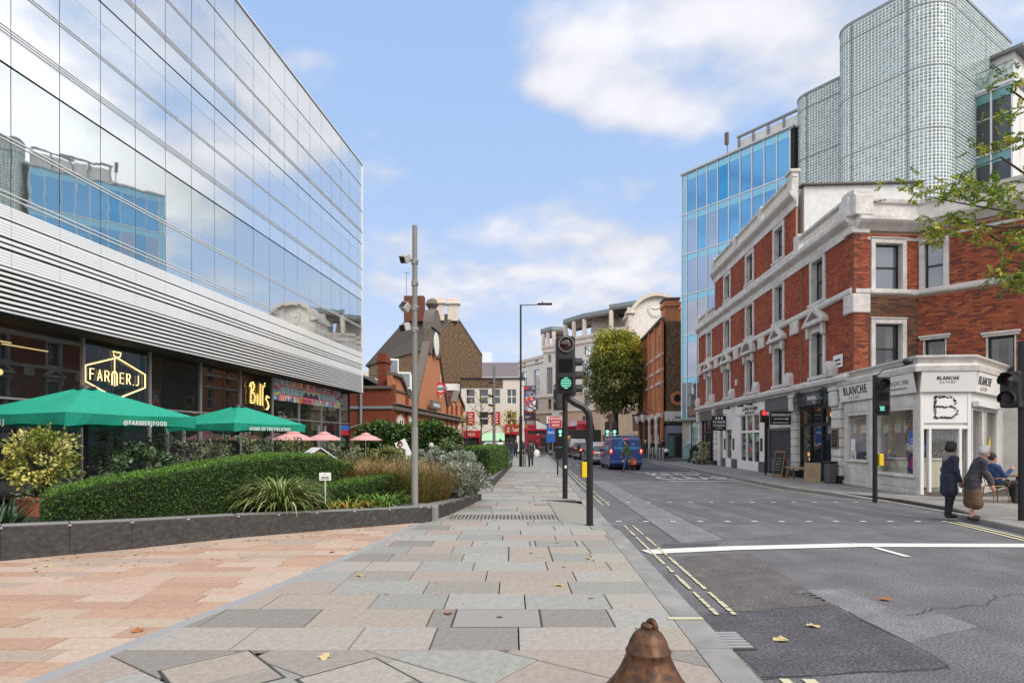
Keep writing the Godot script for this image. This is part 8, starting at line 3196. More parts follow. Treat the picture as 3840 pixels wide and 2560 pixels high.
func car(called: String,label: String,cat: String,at: Vector3,turn: float,d: Dictionary) -> Node3D:
	var o := thing(called,label,cat,at,turn)
	var W: float = d.w
	var H: float = d.h
	var zr: float = d.l / 2
	var belt: float = d.belt
	var rk: float = d.rake  # how far the top of the tailgate leans in
	var van: bool = d.get("van",false)
	var prof := [Vector2(zr - 0.1,0.28),Vector2(zr,0.42),Vector2(zr,belt * 0.92),Vector2(zr - 0.05,belt),Vector2(zr - rk,H - 0.07),Vector2(zr - rk - 0.12,H),Vector2(zr - d.l * (0.62 if van else 0.5),H - 0.02),Vector2(-zr + (1.25 if van else 1.65),belt + 0.12),Vector2(-zr + 0.3,belt - 0.12),Vector2(-zr,belt - 0.35),Vector2(-zr,0.34),Vector2(-zr + 0.1,0.28)]
	var s := sh()
	body_shell(s,prof,W,belt,H,d.lean)
	node("body",s,d.paint,o)
	node("underside",sh_box(Vector3(0,0.26,0),Vector3(W - 0.14,0.2,d.l - 0.3)),"rubber",o)
	for z in [zr - d.rear,-zr + 0.85]:
		for sd in [-1.0,1.0]:
			wheel(o,Vector3(sd * (W / 2 - 0.12),0.32,z),0.32)
	var hw := W / 2 - 0.13
	var hw2: float = hw - d.lean
	var n := Vector3(0,rk * 0.25,H - belt).normalized() * 0.014
	if not van:
		var y0 := belt + 0.05
		var y1 := H - 0.14
		var z0 := zr - 0.05 - (rk - 0.05) * 0.08
		var z1 := zr - rk + (rk - 0.05) * 0.08
		s = sh()
		s.quad(Vector3(-hw,y0,z0 + 0.02),Vector3(hw,y0,z0 + 0.02),Vector3(hw2,y1,z1 + 0.02),Vector3(-hw2,y1,z1 + 0.02))
		node("rear_window",s,"window_dark",o)
		for sd in [-1.0,1.0]:
			s = sh()
			var xx: float = sd * (W / 2 + 0.004)
			var xt: float = sd * (W / 2 - d.lean * 0.85 + 0.004)
			s.face(Vector3(xx,belt + 0.04,zr - 0.35),Vector3(xx,belt + 0.04,-zr + 1.9),Vector3(xt,H - 0.13,-zr + 2.4),Vector3(xt,H - 0.13,zr - rk - 0.25),Vector3(sd,0,0))
			node("side_window",s,"window_dark",o)
	for sd in [-1.0,1.0]:
		var lamp: float = d.lamp
		var lw := 0.13 if van else 0.3
		var lh := 0.3 if van else 0.2
		var lx: float = sd * (W / 2 - lw / 2 - 0.01)
		var t := node("tail_lamp",sh_box(Vector3(lx,lamp,zr - 0.03),Vector3(lw,lh,0.1),0.025),"tail_lamp" if d.get("lit",true) else "tail_off",o)
		if d.get("lit",true):
			s = sh()
			s.ball(Vector3(lx + sd * (0.0 if van else 0.06),lamp + 0.03,zr + 0.02),Vector3(0.05,0.065,0.015),8,5)
			node("lit_lens",s,"tail_hot",t)
		node("wing_mirror",sh_box(Vector3(sd * (W / 2 + 0.12),belt + 0.06,-zr + 1.7),Vector3(0.22,0.16,0.1),0.03),"black_plastic",o)
	node("bumper",sh_box(Vector3(0,0.46,zr + 0.01),Vector3(W - 0.04,0.2,0.14),0.04),d.get("bumper",d.paint),o)
	node("number_plate",sh_box(Vector3(0,d.plate,zr + (0.015 if d.plate > 0.6 else 0.085)),Vector3(0.52,0.12,0.02),0.004),"plate_yellow",o)
	node("brake_lamp",sh_box(Vector3(0,H - 0.1,zr - rk + 0.015),Vector3(0.3,0.04,0.04),0.008),"tail_lamp" if d.get("lit",true) else "tail_off",o)
	return o

func build_vehicles() -> void:
	var s := sh()
	var o := car("builders_van","dark blue panel van with a cyan house emblem and roof rack, stopped in the queue","van",P(6.93,ROAD,39.5),-0.02,{"w": 1.95,"h": 1.97,"l": 5.0,"belt": 1.1,"rake": 0.14,"lean": 0.12,"van": true,"paint": "van_blue","lamp": 1.13,"plate": 0.55,"rear": 0.8,"bumper": "van_blue"})
	var z := 2.5
	for sd in [-0.42,0.42]:
		node("rear_door",sh_box(Vector3(sd,1.2,z - 0.055),Vector3(0.81,1.32,0.1),0.02,Basis(Vector3.RIGHT,-0.07)),"van_blue",o)
	s = sh()
	var b := Basis(Vector3.RIGHT,-0.07)
	var path := [[-0.5,0.25],[-0.36,0.25],[-0.36,0.38],[-0.42,0.38],[-0.2,0.56],[0.02,0.38],[-0.02,0.38],[-0.02,0.25]]
	var pts := []
	for p in path:
		pts.append(Vector3(0.02,1.25,z + 0.02) + b * Vector3(p[0],p[1],0))
	s.tube(pts,0.018,5)
	node("house_emblem",s,"van_print",o)
	text("van_text","Construction",0.17,"van_print",o,Vector3(0.02,1.35,z + 0.012),Vector3(-0.07,0,0))
	text("van_text","LTD",0.06,"sign_white",o,Vector3(0.42,1.57,z + 0.005),Vector3(-0.07,0,0))
	node("van_strapline",sh_box(Vector3(-0.1,1.16,z + 0.015),Vector3(0.34,0.035,0.01)),"sign_white",o)
	s = sh()
	for k in 3:
		s.tube([Vector3(-0.8,2.1,1.8 - k * 1.4),Vector3(0.8,2.1,1.8 - k * 1.4)],0.025,5)
		for sd in [-0.75,0.75]:
			s.tube([Vector3(sd,1.92,1.8 - k * 1.4),Vector3(sd,2.2,1.8 - k * 1.4)],0.02,5)
	for sd in [-0.75,0.75]:
		s.tube([Vector3(sd,2.2,1.9),Vector3(sd,2.2,-1.2)],0.02,5)
	node("roof_rack",s,"alu",o)
	node("side_print",sh_box(Vector3(-0.965,1.3,1.2),Vector3(0.012,0.3,1.1)),"van_print",o)
	car("estate_car","silver estate car with lit brake lamps ahead of the blue van","car",P(6.5,ROAD,46.6),0.02,{"w": 1.82,"h": 1.55,"l": 4.6,"belt": 0.95,"rake": 0.42,"lean": 0.2,"paint": "car_silver","lamp": 0.92,"plate": 0.72,"rear": 0.95})
	car("hatchback_car","black hatchback with lit brake lamps behind the swan neck pole","car",P(6.95,ROAD,58.0),0.05,{"w": 1.78,"h": 1.52,"l": 4.2,"belt": 0.92,"rake": 0.45,"lean": 0.2,"paint": "car_black","lamp": 0.9,"plate": 0.7,"rear": 0.8})
	car("hatchback_car","black car in front of the other black car, by the white van","car",P(7.0,ROAD,64.0),0.06,{"w": 1.8,"h": 1.58,"l": 4.3,"belt": 0.95,"rake": 0.4,"lean": 0.2,"paint": "car_black","lamp": 0.95,"plate": 0.7,"rear": 0.85})
	car("delivery_van","white panel van at the head of the queue beside the far island","van",P(7.4,ROAD,72.0),0.06,{"w": 1.9,"h": 1.95,"l": 4.8,"belt": 1.05,"rake": 0.16,"lean": 0.14,"van": true,"paint": "car_white","lamp": 0.95,"plate": 0.6,"rear": 0.8,"lit": false})
	car("saloon_car","white car half hidden beyond the blue van's roof","car",P(9.35,ROAD,68.0),0.03,{"w": 1.82,"h": 1.62,"l": 4.4,"belt": 0.98,"rake": 0.4,"lean": 0.2,"paint": "car_white","lamp": 1.25,"plate": 0.7,"rear": 0.85})
	car("saloon_car","white car peeping out on the kerb side of the blue van","car",P(9.95,ROAD,54.0),-0.02,{"w": 1.85,"h": 1.6,"l": 4.4,"belt": 0.98,"rake": 0.35,"lean": 0.16,"paint": "car_white","lamp": 1.02,"plate": 0.7,"rear": 0.85})
	car("parked_car","white car parked before the cream corner block, beside the bare tree","car",P(-2.6,0.0,66.0),1.2,{"w": 1.8,"h": 1.5,"l": 4.3,"belt": 0.92,"rake": 0.4,"lean": 0.2,"paint": "car_white","lamp": 0.9,"plate": 0.7,"rear": 0.85,"lit": false})
	# double decker
	o = thing("double_decker_bus","red double decker bus with a rounded top deck behind the dark truck","bus",P(9.4,ROAD,80),0.1)
	s = sh()
	body_shell(s,[Vector2(1.0,0.35),Vector2(1.1,0.6),Vector2(1.1,3.0),Vector2(0.9,3.9),Vector2(0.5,4.35),Vector2(-8.5,4.4),Vector2(-9,4.0),Vector2(-9,0.35)],2.5,3.2,4.4,0.2)
	node("body",s,"bus_red",o)
	for q in [[1.7,0.8],[3.35,0.7]]:
		for sd in [-1,1]:
			node("side_window",sh_box(Vector3(sd * (1.25 if q[0] < 2 else 1.18),q[0],-4),Vector3(0.04,q[1],9)),"window_dark",o)
	node("rear_window",sh_box(Vector3(0.75,3.3,0.98),Vector3(0.7,0.9,0.2),0.03),"window_dark",o)
	node("grille",sh_box(Vector3(-0.35,2.9,1.09),Vector3(0.7,0.18,0.06)),"ink",o)
	for sd in [-1.0,1.0]:
		wheel(o,Vector3(sd * 1.12,0.5,-1.2),0.5)
		node("tail_lamp",sh_box(Vector3(sd * 1.05,1.3,1.1),Vector3(0.16,0.4,0.06),0.02),"tail_off",o)
	# dark truck crossing
	o = thing("dark_truck","black sided box truck crossing the junction in front of the red bus","truck",P(7.7,ROAD,77),PI / 2 - 0.1)
	node("box_body",sh_box(Vector3(0,1.95,0.6),Vector3(2.3,2.3,5.6),0.04),"truck_black",o)
	node("cab",sh_box(Vector3(0,1.4,-3.2),Vector3(2.2,1.9,1.7),0.15),"truck_black",o)
	node("cab_window",sh_box(Vector3(1.0,1.75,-3.3),Vector3(0.25,0.6,1.0),0.05),"window_glass",o)
	node("chassis",sh_box(Vector3(0,0.65,-0.4),Vector3(2.0,0.3,6.4)),"rubber",o)
	node("side_mark",sh_box(Vector3(1.16,1.7,-0.9),Vector3(0.02,0.4,0.5)),"sign_red",o)
	node("side_mark",sh_box(Vector3(1.16,1.3,-0.6),Vector3(0.02,0.12,0.9)),"ink_soft",o)
	for sd in [-1.0,1.0]:
		for q in [2.2,-2.9]:
			wheel(o,Vector3(sd * 1.0,0.45,q),0.45)
	# red bus on the far left
	o = thing("red_bus","red bus passing the cream corner block at the far junction","bus",P(1.9,ROAD,98),-1.1)
	node("body",sh_box(Vector3(0,2.3,-3),Vector3(2.5,4.0,9),0.2),"maroon",o)
	for q in [1.7,3.4]:
		node("side_window",sh_box(Vector3(-1.26,q,-3),Vector3(0.06,0.7,8)),"window_dark",o)
		node("end_window",sh_box(Vector3(0,q,1.5),Vector3(2.0,0.8,0.06)),"window_dark",o)
	for sd in [-1.0,1.0]:
		wheel(o,Vector3(sd * 1.1,0.5,-0.6),0.5)
	# bicycles
	for q in [[2.85,64.0,0.35,"bicycle leaning on the far island, front wheel turned to the pavement"],[3.25,62.5,-0.3,"second bicycle parked nearest the blue cycle signs"]]:
		o = thing("bicycle",q[3],"bicycle",P(q[0],0,q[1]),q[2],"bicycles on the far island")
		for w in [0.52,-0.52]:
			s = sh()
			var ring := []
			for i in 19:
				ring.append(Vector3(0,0.34 + cos(TAU * i / 18.0) * 0.32,w + sin(TAU * i / 18.0) * 0.32))
			s.tube(ring,0.022,5,false)
			node("wheel",s,"rubber",o)
		s = sh()
		for e in [[Vector3(0,0.34,-0.52),Vector3(0,0.36,0)],[Vector3(0,0.36,0),Vector3(0,0.88,-0.16)],[Vector3(0,0.8,-0.14),Vector3(0,0.84,0.36)],[Vector3(0,0.36,0),Vector3(0,0.72,0.38)],[Vector3(0,0.98,0.34),Vector3(0,0.34,0.52)],[Vector3(-0.28,1.0,0.32),Vector3(0.28,1.0,0.32)],[Vector3(0,0.34,-0.52),Vector3(0,0.8,-0.14)]]:
			s.tube(e,0.02,5)
		node("frame",s,"grey_paint",o)
		node("saddle",sh_box(Vector3(0,0.93,-0.18),Vector3(0.13,0.06,0.26),0.02),"ink",o)
	o = thing("litter_bin","dark bin with a green lid on the far island","bin",P(4.25,0,56))
	node("drum",sh_box(Vector3(0,0.5,0),Vector3(0.6,1.0,0.6),0.05),"ink",o)
	node("lid",sh_box(Vector3(0,1.03,0),Vector3(0.64,0.1,0.64),0.03),"umbrella_green",o)
	o = thing("beacon","small yellow beacon lamp on a post left of the white van","beacon",P(6.05,ROAD,66))
	s = sh()
	s.tube([Vector3(0,0,0),Vector3(0,1.9,0)],0.05,6)
	node("post",s,"grey_paint",o)
	node("lamp_box",sh_box(Vector3(0,2.1,0),Vector3(0.5,0.4,0.3),0.05),"gold",o)
	# flags and shelter at the junction
	o = thing("bus_shelter","red edged bus shelter roof beyond the cycle signs","shelter",P(2.4,0,72))
	node("roof",sh_box(Vector3(0.6,2.9,0),Vector3(3.2,0.22,1.6),0.03),"sign_red",o)
	node("fascia",sh_box(Vector3(0.8,2.6,0.1),Vector3(2.6,0.35,1.4)),"ink",o)
	for x in [-0.8,1.9]:
		node("post",sh_box(Vector3(x,1.4,-0.5),Vector3(0.1,2.8,0.1)),"grey_paint",o)
	o = thing("street_flag","white triangular flag hanging over the far junction","flag",P(3.0,4.2,78))
	s = sh()
	s.prism(poly([0,0,1.9,-0.9,0.2,-1.9]),Transform3D(Basis(Vector3.UP,0.2),Vector3.ZERO),0.02,0.0,true)
	node("cloth",s,"sign_white",o)

# the smooth union of tapered capsules [a,b,radius a,radius b],meshed by surface nets
func nets(caps: Array,cell: float,k: float) -> Shape:
	var lo := Vector3.ONE * 1e9
	var hi := -lo
	for c in caps:
		for e in 2:
			var g: float = c[2 + e] + k + cell * 2.0
			lo = lo.min(c[e] - Vector3.ONE * g)
			hi = hi.max(c[e] + Vector3.ONE * g)
	var nx := int((hi.x - lo.x) / cell) + 2
	var ny := int((hi.y - lo.y) / cell) + 2
	var nz := int((hi.z - lo.z) / cell) + 2
	var f := PackedFloat32Array()
	f.resize(nx * ny * nz)
	f.fill(9.0)
	for c in caps:
		var a: Vector3 = c[0]
		var ab: Vector3 = c[1] - a
		var l2 := maxf(ab.length_squared(),1e-9)
		var g: float = maxf(c[2],c[3]) + k + cell
		var p0 := (a.min(c[1]) - Vector3.ONE * g - lo) / cell
		var p1 := (a.max(c[1]) + Vector3.ONE * g - lo) / cell
		for iz in range(maxi(0,int(p0.z)),mini(nz,int(p1.z) + 1)):
			for iy in range(maxi(0,int(p0.y)),mini(ny,int(p1.y) + 1)):
				var at := (iz * ny + iy) * nx
				for ix in range(maxi(0,int(p0.x)),mini(nx,int(p1.x) + 1)):
					var p := lo + Vector3(ix,iy,iz) * cell - a
					var t := clampf(p.dot(ab) / l2,0.0,1.0)
					var d: float = (p - ab * t).length() - lerpf(c[2],c[3],t)
					var e := f[at + ix]
					var h := maxf(k - absf(d - e),0.0) / k
					f[at + ix] = minf(d,e) - h * h * k * 0.25
	var id := {}
	var pos := []
	var nor := []
	var step := [1,nx,nx * ny]
	for iz in nz - 1:
		for iy in ny - 1:
			for ix in nx - 1:
				var at := (iz * ny + iy) * nx + ix
				var v0 := f[at]
				if v0 > cell * 2.5:
					continue
				var inside := 0
				var q := PackedFloat32Array()
				for w in 8:
					var v := f[at + (w & 1) + ((w >> 1) & 1) * nx + (w >> 2) * nx * ny]
					q.append(v)
					if v < 0.0:
						inside += 1
				if inside == 0 or inside == 8:
					continue
				var sum := Vector3()
				var m := 0
				for w in 8:
					for ax in 3:
						var b: int = 1 << ax
						if w & b == 0 and (q[w] < 0.0) != (q[w | b] < 0.0):
							var t := q[w] / (q[w] - q[w | b])
							var e := Vector3(w & 1,(w >> 1) & 1,w >> 2)
							e[ax] = t
							sum += e
							m += 1
				id[at] = pos.size()
				pos.append(lo + (Vector3(ix,iy,iz) + sum / m) * cell)
				nor.append(Vector3(q[1] + q[3] + q[5] + q[7] - q[0] - q[2] - q[4] - q[6],q[2] + q[3] + q[6] + q[7] - q[0] - q[1] - q[4] - q[5],q[4] + q[5] + q[6] + q[7] - q[0] - q[1] - q[2] - q[3]).normalized())
	var s := sh()
	for at in id:
		for ax in 3:
			if (f[at] < 0.0) == (f[at + step[ax]] < 0.0):
				continue
			var u: int = step[(ax + 1) % 3]
			var v: int = step[(ax + 2) % 3]
			if id.has(at - u) and id.has(at - v) and id.has(at - u - v):
				var w := [id[at],id[at - u],id[at - u - v],id[at - v]]
				s.smooth(pos[w[0]],pos[w[1]],pos[w[2]],pos[w[3]],nor[w[0]],nor[w[1]],nor[w[2]],nor[w[3]])
	return s

func person(label: String,at: Vector3,turn: float,o := {}) -> Node3D:
	var h: float = o.get("h",1.72) / 1.72
	var cell: float = o.get("cell",0.036)
	var stride: float = o.get("stride",0.35)
	var lean: float = o.get("lean",0.03)
	var seat: bool = o.get("seat",false)
	var n := thing("person",label,"person",at,turn,o.get("group",""))
	var hip := 0.52 if seat else 0.93
	var up := Basis(Vector3.RIGHT,lean)
	var pv := Vector3(0,hip,0)
	var J := {"pelvis": pv,"chest": pv + up * Vector3(0,0.33,0),"neck": pv + up * Vector3(0,0.545,-0.01)}
	var nod: float = o.get("nod",0.0)
	var hb := up * Basis(Vector3.RIGHT,nod - lean * 0.5)
	J.head = J.neck + hb * Vector3(0,0.135,0.025)
	for sd in [-1,1]:
		var k := "r" if sd > 0 else "l"
		var ph: float = sd * stride
		J["sh" + k] = pv + up * Vector3(sd * 0.158,0.445,0)
		J["el" + k] = J["sh" + k] + Vector3(sd * 0.05,-0.27,-0.03 - ph * 0.22 + sin(lean) * 0.1)
		J["wr" + k] = J["el" + k] + Vector3(sd * 0.0,-0.24,0.06 - ph * 0.2 + sin(lean) * 0.1)
		if o.has("arm" + k):
			J["el" + k] = J["sh" + k] + o["arm" + k][0]
			J["wr" + k] = J["el" + k] + o["arm" + k][1]
		J["hp" + k] = pv + Vector3(sd * 0.085,-0.02,0)
		if seat:
			J["kn" + k] = Vector3(sd * 0.12,0.54,0.43)
			J["an" + k] = Vector3(sd * 0.13,0.09,0.50 + 0.1 * sd)
		else:
			J["kn" + k] = Vector3(sd * 0.09,0.5 - absf(ph) * 0.02,0.03 + ph * 0.32)
			J["an" + k] = Vector3(sd * 0.095,0.09 + (0.07 if ph < -0.1 else 0.0),ph * 0.62 - 0.02)
		J["to" + k] = J["an" + k] + Vector3(sd * 0.02,-0.045,0.15)
	for q in J:
		J[q] *= h
	var skin := []
	var hands := []
	skin.append([J.pelvis,J.chest,0.08,0.09])
	skin.append([J.chest,J.neck,0.06,0.05])
	skin.append([J.neck,J.head,0.052,0.06])
	skin.append([J.head + hb * Vector3(0,-0.05,0.035) * h,J.head + hb * Vector3(0,0.055,0) * h,0.068 * h,0.094 * h])
	skin.append([J.head + hb * Vector3(0,0.0,0.09) * h,J.head + hb * Vector3(0,-0.03,0.112) * h,0.012,0.015])
	var coat := [[J.pelvis + Vector3(-0.05,0,0),J.chest + Vector3(-0.06,0,0),0.125 * h,0.125 * h],[J.pelvis + Vector3(0.05,0,0),J.chest + Vector3(0.06,0,0),0.125 * h,0.125 * h],[J.shl,J.shr,0.072 * h,0.072 * h],[J.shl,J.neck + up * Vector3(-0.03,-0.04,0),0.062 * h,0.06 * h],[J.shr,J.neck + up * Vector3(0.03,-0.04,0),0.062 * h,0.06 * h],[J.chest,J.neck + up * Vector3(0,-0.05,0),0.12 * h,0.07 * h]]
	var legs := [[J.hpl,J.hpr,0.11 * h,0.11 * h]]
	var shoes := []
	for k in ["l","r"]:
		skin.append([J["sh" + k],J["el" + k],0.035,0.03])
		skin.append([J["el" + k],J["wr" + k],0.034,0.026])
		skin.append([J["hp" + k],J["kn" + k],0.06,0.045])
		skin.append([J["kn" + k],J["an" + k],0.052,0.034])
		var fd: Vector3 = (J["wr" + k] - J["el" + k]).normalized()
		var sx := fd.cross(Vector3(0,0,1) if absf(fd.z) < 0.8 else Vector3.UP).normalized()
		var sp := sx.cross(fd)
		var wr: Vector3 = J["wr" + k]
		skin.append([wr,wr + fd * 0.07,0.03,0.034])
		if cell < 0.03:  # five fingers,slightly curled,on a grid of their own
			hands.append([wr,wr + fd * 0.075,0.028,0.036])
			for i in 4:
				var root := wr + fd * 0.08 + sp * (i - 1.5) * 0.019
				var L: float = [0.068,0.078,0.072,0.055][i]
				var mid: Vector3 = root + fd * L * 0.55 - sx * 0.008
				hands.append([root - fd * 0.02,mid,0.0098,0.0092])
				hands.append([mid,mid + (fd * 0.8 - sx * 0.6) * L * 0.5,0.0092,0.008])
			var tb := wr + fd * 0.03 - sp * 0.03
			hands.append([tb,tb + (fd * 0.7 - sp * 0.6) * 0.04,0.012,0.0105])
			hands.append([tb + (fd * 0.7 - sp * 0.6) * 0.04,tb + (fd - sp * 0.35) * 0.075,0.0105,0.009])
		coat.append([J["sh" + k],J["el" + k],0.062 * h,0.054 * h])
		coat.append([J["el" + k],J["wr" + k] - fd * 0.01,0.056 * h,0.047 * h])
		if not o.has("skirt"):
			legs.append([J["hp" + k],J["kn" + k],0.092 * h,0.07 * h])
			legs.append([J["kn" + k],J["an" + k] + Vector3(0,0.01,0),0.07 * h,0.062 * h])
		shoes.append([J["an" + k] + Vector3(0,-0.035,-0.02),J["to" + k] + Vector3(0,0.002,0),0.048,0.042])
	if o.has("hem"):  # a coat that hangs below the hips
		var y: float = o.hem * h
		for x in [-0.06,0.06]:
			coat.append([J.pelvis + Vector3(x,0,0),Vector3(x * 1.3,y,J.pelvis.z),0.13 * h,0.135 * h])
	if o.has("skirt"):
		var y: float = o.skirt * h
		for x in [-0.09,0.0,0.09]:
			legs.append([J.pelvis + Vector3(x * 0.5,0,0),Vector3(x * 1.5,y,0.02),0.12 * h,0.145 * h])
	var body := nets(skin,cell * (0.75 if cell > 0.03 else 0.8),0.03)
	if hands.size():
		var hs := nets(hands,0.0055,0.008)
		body.v.append_array(hs.v)
		body.n.append_array(hs.n)
		body.t.append_array(hs.t)
		body.c.append_array(hs.c)
	node("body",body,o.get("skin","skin"),n)
	node("coat",nets(coat,cell,0.05),cloth(o.get("top",Color(0.02,0.02,0.025))),n)
	node("skirt" if o.has("skirt") else "trousers",nets(legs,cell,0.04),cloth(o.get("bottom",Color(0.015,0.015,0.018))),n)
	node("shoes",nets(shoes,minf(cell,0.03),0.02),cloth(o.get("shoe",Color(0.02,0.017,0.015))),n)
	var hair := []
	if o.has("hat"):
		hair = [[J.head + hb * Vector3(0,0.055,-0.012) * h,J.head + hb * Vector3(0,0.085,-0.02) * h,0.107 * h,0.095 * h]]
		node("beanie",nets(hair,minf(cell,0.022),0.03),cloth(o.hat),n)
	else:
		hair = [[J.head + hb * Vector3(0,0.05,-0.026) * h,J.head + hb * Vector3(0,0.08,-0.01) * h,0.112 * h,0.1 * h],[J.head + hb * Vector3(-0.05,0.0,-0.05) * h,J.head + hb * Vector3(0.05,0.0,-0.05) * h,0.075 * h,0.075 * h]]
		if o.get("long",false):
			hair.append([J.head + hb * Vector3(0,0.03,-0.06) * h,J.head + hb * Vector3(0,-0.07,-0.055) * h,0.075 * h,0.06 * h])
		if o.get("bun",false):
			hair.append([J.head + hb * Vector3(0,0.12,-0.08) * h,J.head + hb * Vector3(0,0.13,-0.09) * h,0.055 * h,0.05 * h])
		node("hair",nets(hair,minf(cell,0.022),0.03),o.get("hair","hair_dark"),n)
	if o.has("scarf"):
		node("collar",nets([[J.neck + up * Vector3(-0.03,-0.02,0),J.neck + up * Vector3(0.03,-0.02,0),0.085,0.085],[J.neck + up * Vector3(0,-0.02,-0.06),J.chest + Vector3(0,0.1,-0.11),0.07,0.06]],minf(cell,0.025),0.03),cloth(o.scarf),n)
	if cell < 0.03:
		for sd in [-1.0,1.0]:
			var s := sh()
			s.ball(J.head + hb * Vector3(sd * 0.033,0.012,0.088) * h,Vector3(0.012,0.008,0.008),8,5)
			node("eye",s,"ink",n)
			s = sh()
			s.ball(J.head + hb * Vector3(sd * 0.094,0.0,-0.005) * h,Vector3(0.012,0.032,0.02),8,5)
			node("ear",s,o.get("skin","skin"),n)
		var s := sh()
		s.ball(J.head + hb * Vector3(0,-0.058,0.092) * h,Vector3(0.022,0.005,0.006),8,4)
		node("mouth",s,"mouth",n)
	return n

func cloth(c: Color) -> StandardMaterial3D:
	var key := "cloth" + c.to_html()
	if not M.has(key):
		mat(key,c * 1.25,0.85,{"bump": T.fold,"bump_cm": 1.6,"scale": 1.1,"rim": 0.4})
	return M[key]

func build_people() -> void:
	var s := sh()
	person("woman in a long navy coat with dark tied hair, arm in arm at the kerb",P(9.82,-0.06,13.8),1.5,{"h": 1.66,"cell": 0.02,"stride": 0.08,"top": Color(0.012,0.017,0.035),"hem": 0.62,"bottom": Color(0.008,0.008,0.012),"bun": true,"scarf": Color(0.16,0.13,0.13),"lean": 0.1,"skin": "skin_dark"})
	person("stooping white haired woman in a dark grey jacket and brown skirt at the kerb",P(10.05,-0.06,13.4),1.3,{"h": 1.62,"cell": 0.02,"stride": 0.08,"lean": 0.36,"nod": 0.1,"top": Color(0.028,0.028,0.038),"hem": 0.76,"skirt": 0.40,"bottom": Color(0.085,0.05,0.028),"hair": "hair_grey"})
	person("seated man in a blue jacket and dark beanie raising his hand at the cafe table",P(13.0,0,16.5),PI / 2,{"h": 1.72,"cell": 0.02,"seat": true,"lean": -0.16,"top": Color(0.018,0.045,0.12),"bottom": Color(0.012,0.012,0.014),"hat": Color(0.025,0.025,0.022),"arml": [Vector3(-0.05,-0.22,0.16),Vector3(0.04,0.16,0.2)],"armr": [Vector3(0.05,-0.24,0.14),Vector3(-0.08,0.02,0.24)]})
	person("bearded man in a green jacket and jeans crossing the road behind the blue van",P(6.57,ROAD,35.2),-1.25,{"h": 1.78,"stride": 0.4,"cell": 0.03,"top": Color(0.045,0.07,0.028),"bottom": Color(0.03,0.055,0.12),"shoe": Color(0.12,0.07,0.04)})
	var b := thing("shopping_bag","red and orange paper bag in the hand of the man in green","bag",P(6.92,ROAD + 0.4,35.0),0.3)
	node("sack",sh_box(Vector3(0,0.16,0),Vector3(0.34,0.34,0.14),0.02),"bag_red",b)
	node("flash",sh_box(Vector3(0.05,0.16,0.073),Vector3(0.18,0.2,0.006)),"bag_orange",b)
	s = sh()
	s.tube([Vector3(-0.08,0.32,0),Vector3(-0.03,0.46,0),Vector3(0.03,0.46,0),Vector3(0.08,0.32,0)],0.008,5)
	node("handle",s,"bag_orange",b)
	person("walker in a dark grey hooded coat carrying bags along the pavement",P(1.19,0,38.9),PI,{"h": 1.72,"cell": 0.03,"top": Color(0.03,0.03,0.03),"hem": 0.72,"scarf": Color(0.10,0.11,0.16),"stride": 0.25})
	b = thing("carrier_bag","white carrier bag on the shoulder of the walker in the hooded coat","bag",P(1.56,0.62,38.8))
	s = sh()
	s.ball(Vector3(0,0.22,0),Vector3(0.2,0.26,0.12),10,7)
	s.tube([Vector3(-0.08,0.42,0),Vector3(-0.16,0.74,0)],0.02,5)
	node("sack",s,"sign_white",b)
	b = thing("tall_bag","tall pale striped bag hanging at the walker's other side","bag",P(0.78,0.04,38.85))
	node("sack",sh_box(Vector3(0,0.36,0),Vector3(0.24,0.72,0.14),0.02),"bag_grey",b)
	for k in 2:
		node("stripe",sh_box(Vector3(-0.05 + 0.1 * k,0.36,0.073),Vector3(0.04,0.7,0.006)),"ink",b)
	var g := "walkers on the far pavement"
	for q in [["man in a dark jacket and blue jeans walking away past the second planter",-0.05,51.0,PI,Color(0.02,0.022,0.035),Color(0.03,0.06,0.16)],["man in a white shirt walking away beside the yew block",-0.95,50.5,PI + 0.2,Color(0.55,0.56,0.6),Color(0.05,0.05,0.06)],["walker in black between the white shirt and the dark jacket",-0.45,55.0,PI,Color(0.015,0.015,0.018),Color(0.02,0.02,0.025)],["person in black walking towards the camera left of the street lamp",0.35,60.0,0.1,Color(0.02,0.022,0.02),Color(0.015,0.015,0.018)],["person in a pale hat walking behind the street lamp",1.1,64.0,0.2,Color(0.03,0.04,0.07),Color(0.03,0.03,0.04)],["person in black beside the parked bicycles",2.5,63.0,0.8,Color(0.012,0.012,0.016),Color(0.012,0.013,0.02)]]:
		var d := {"top": q[4],"bottom": q[5],"group": g,"h": 1.74}
		if q[0].contains("pale hat"):
			d.hat = Color(0.5,0.42,0.36)
		person(q[0],P(q[1],0,q[2]),q[3],d)
	person("person in a dark leather jacket bending over the flower stall",P(12.95,0,44.4),PI / 2 - 0.1,{"h": 1.72,"lean": 0.75,"stride": 0.3,"top": Color(0.012,0.014,0.016),"nod": 0.3,"hair": "hair_grey","armr": [Vector3(0.05,-0.26,0.12),Vector3(0.0,-0.2,0.16)],"arml": [Vector3(-0.05,-0.26,0.12),Vector3(0.0,-0.2,0.16)]})
	person("man in a navy jacket pushing a pushchair towards the camera",P(13.95,0,56.8),0.1,{"h": 1.82,"stride": 0.2,"top": Color(0.012,0.016,0.04),"armr": [Vector3(0.04,-0.26,0.06),Vector3(-0.05,-0.12,0.2)],"arml": [Vector3(-0.04,-0.26,0.06),Vector3(0.05,-0.12,0.2)]})
	b = thing("pushchair","black pushchair with a pale blanket in front of the man in navy","pushchair",P(14.0,0,55.9),0.1)
	node("seat",sh_box(Vector3(0,0.5,0),Vector3(0.42,0.4,0.5),0.08,Basis(Vector3.RIGHT,0.4)),"ink",b)
	s = sh()
	s.ball(Vector3(0,0.72,0.12),Vector3(0.24,0.2,0.22),10,7)
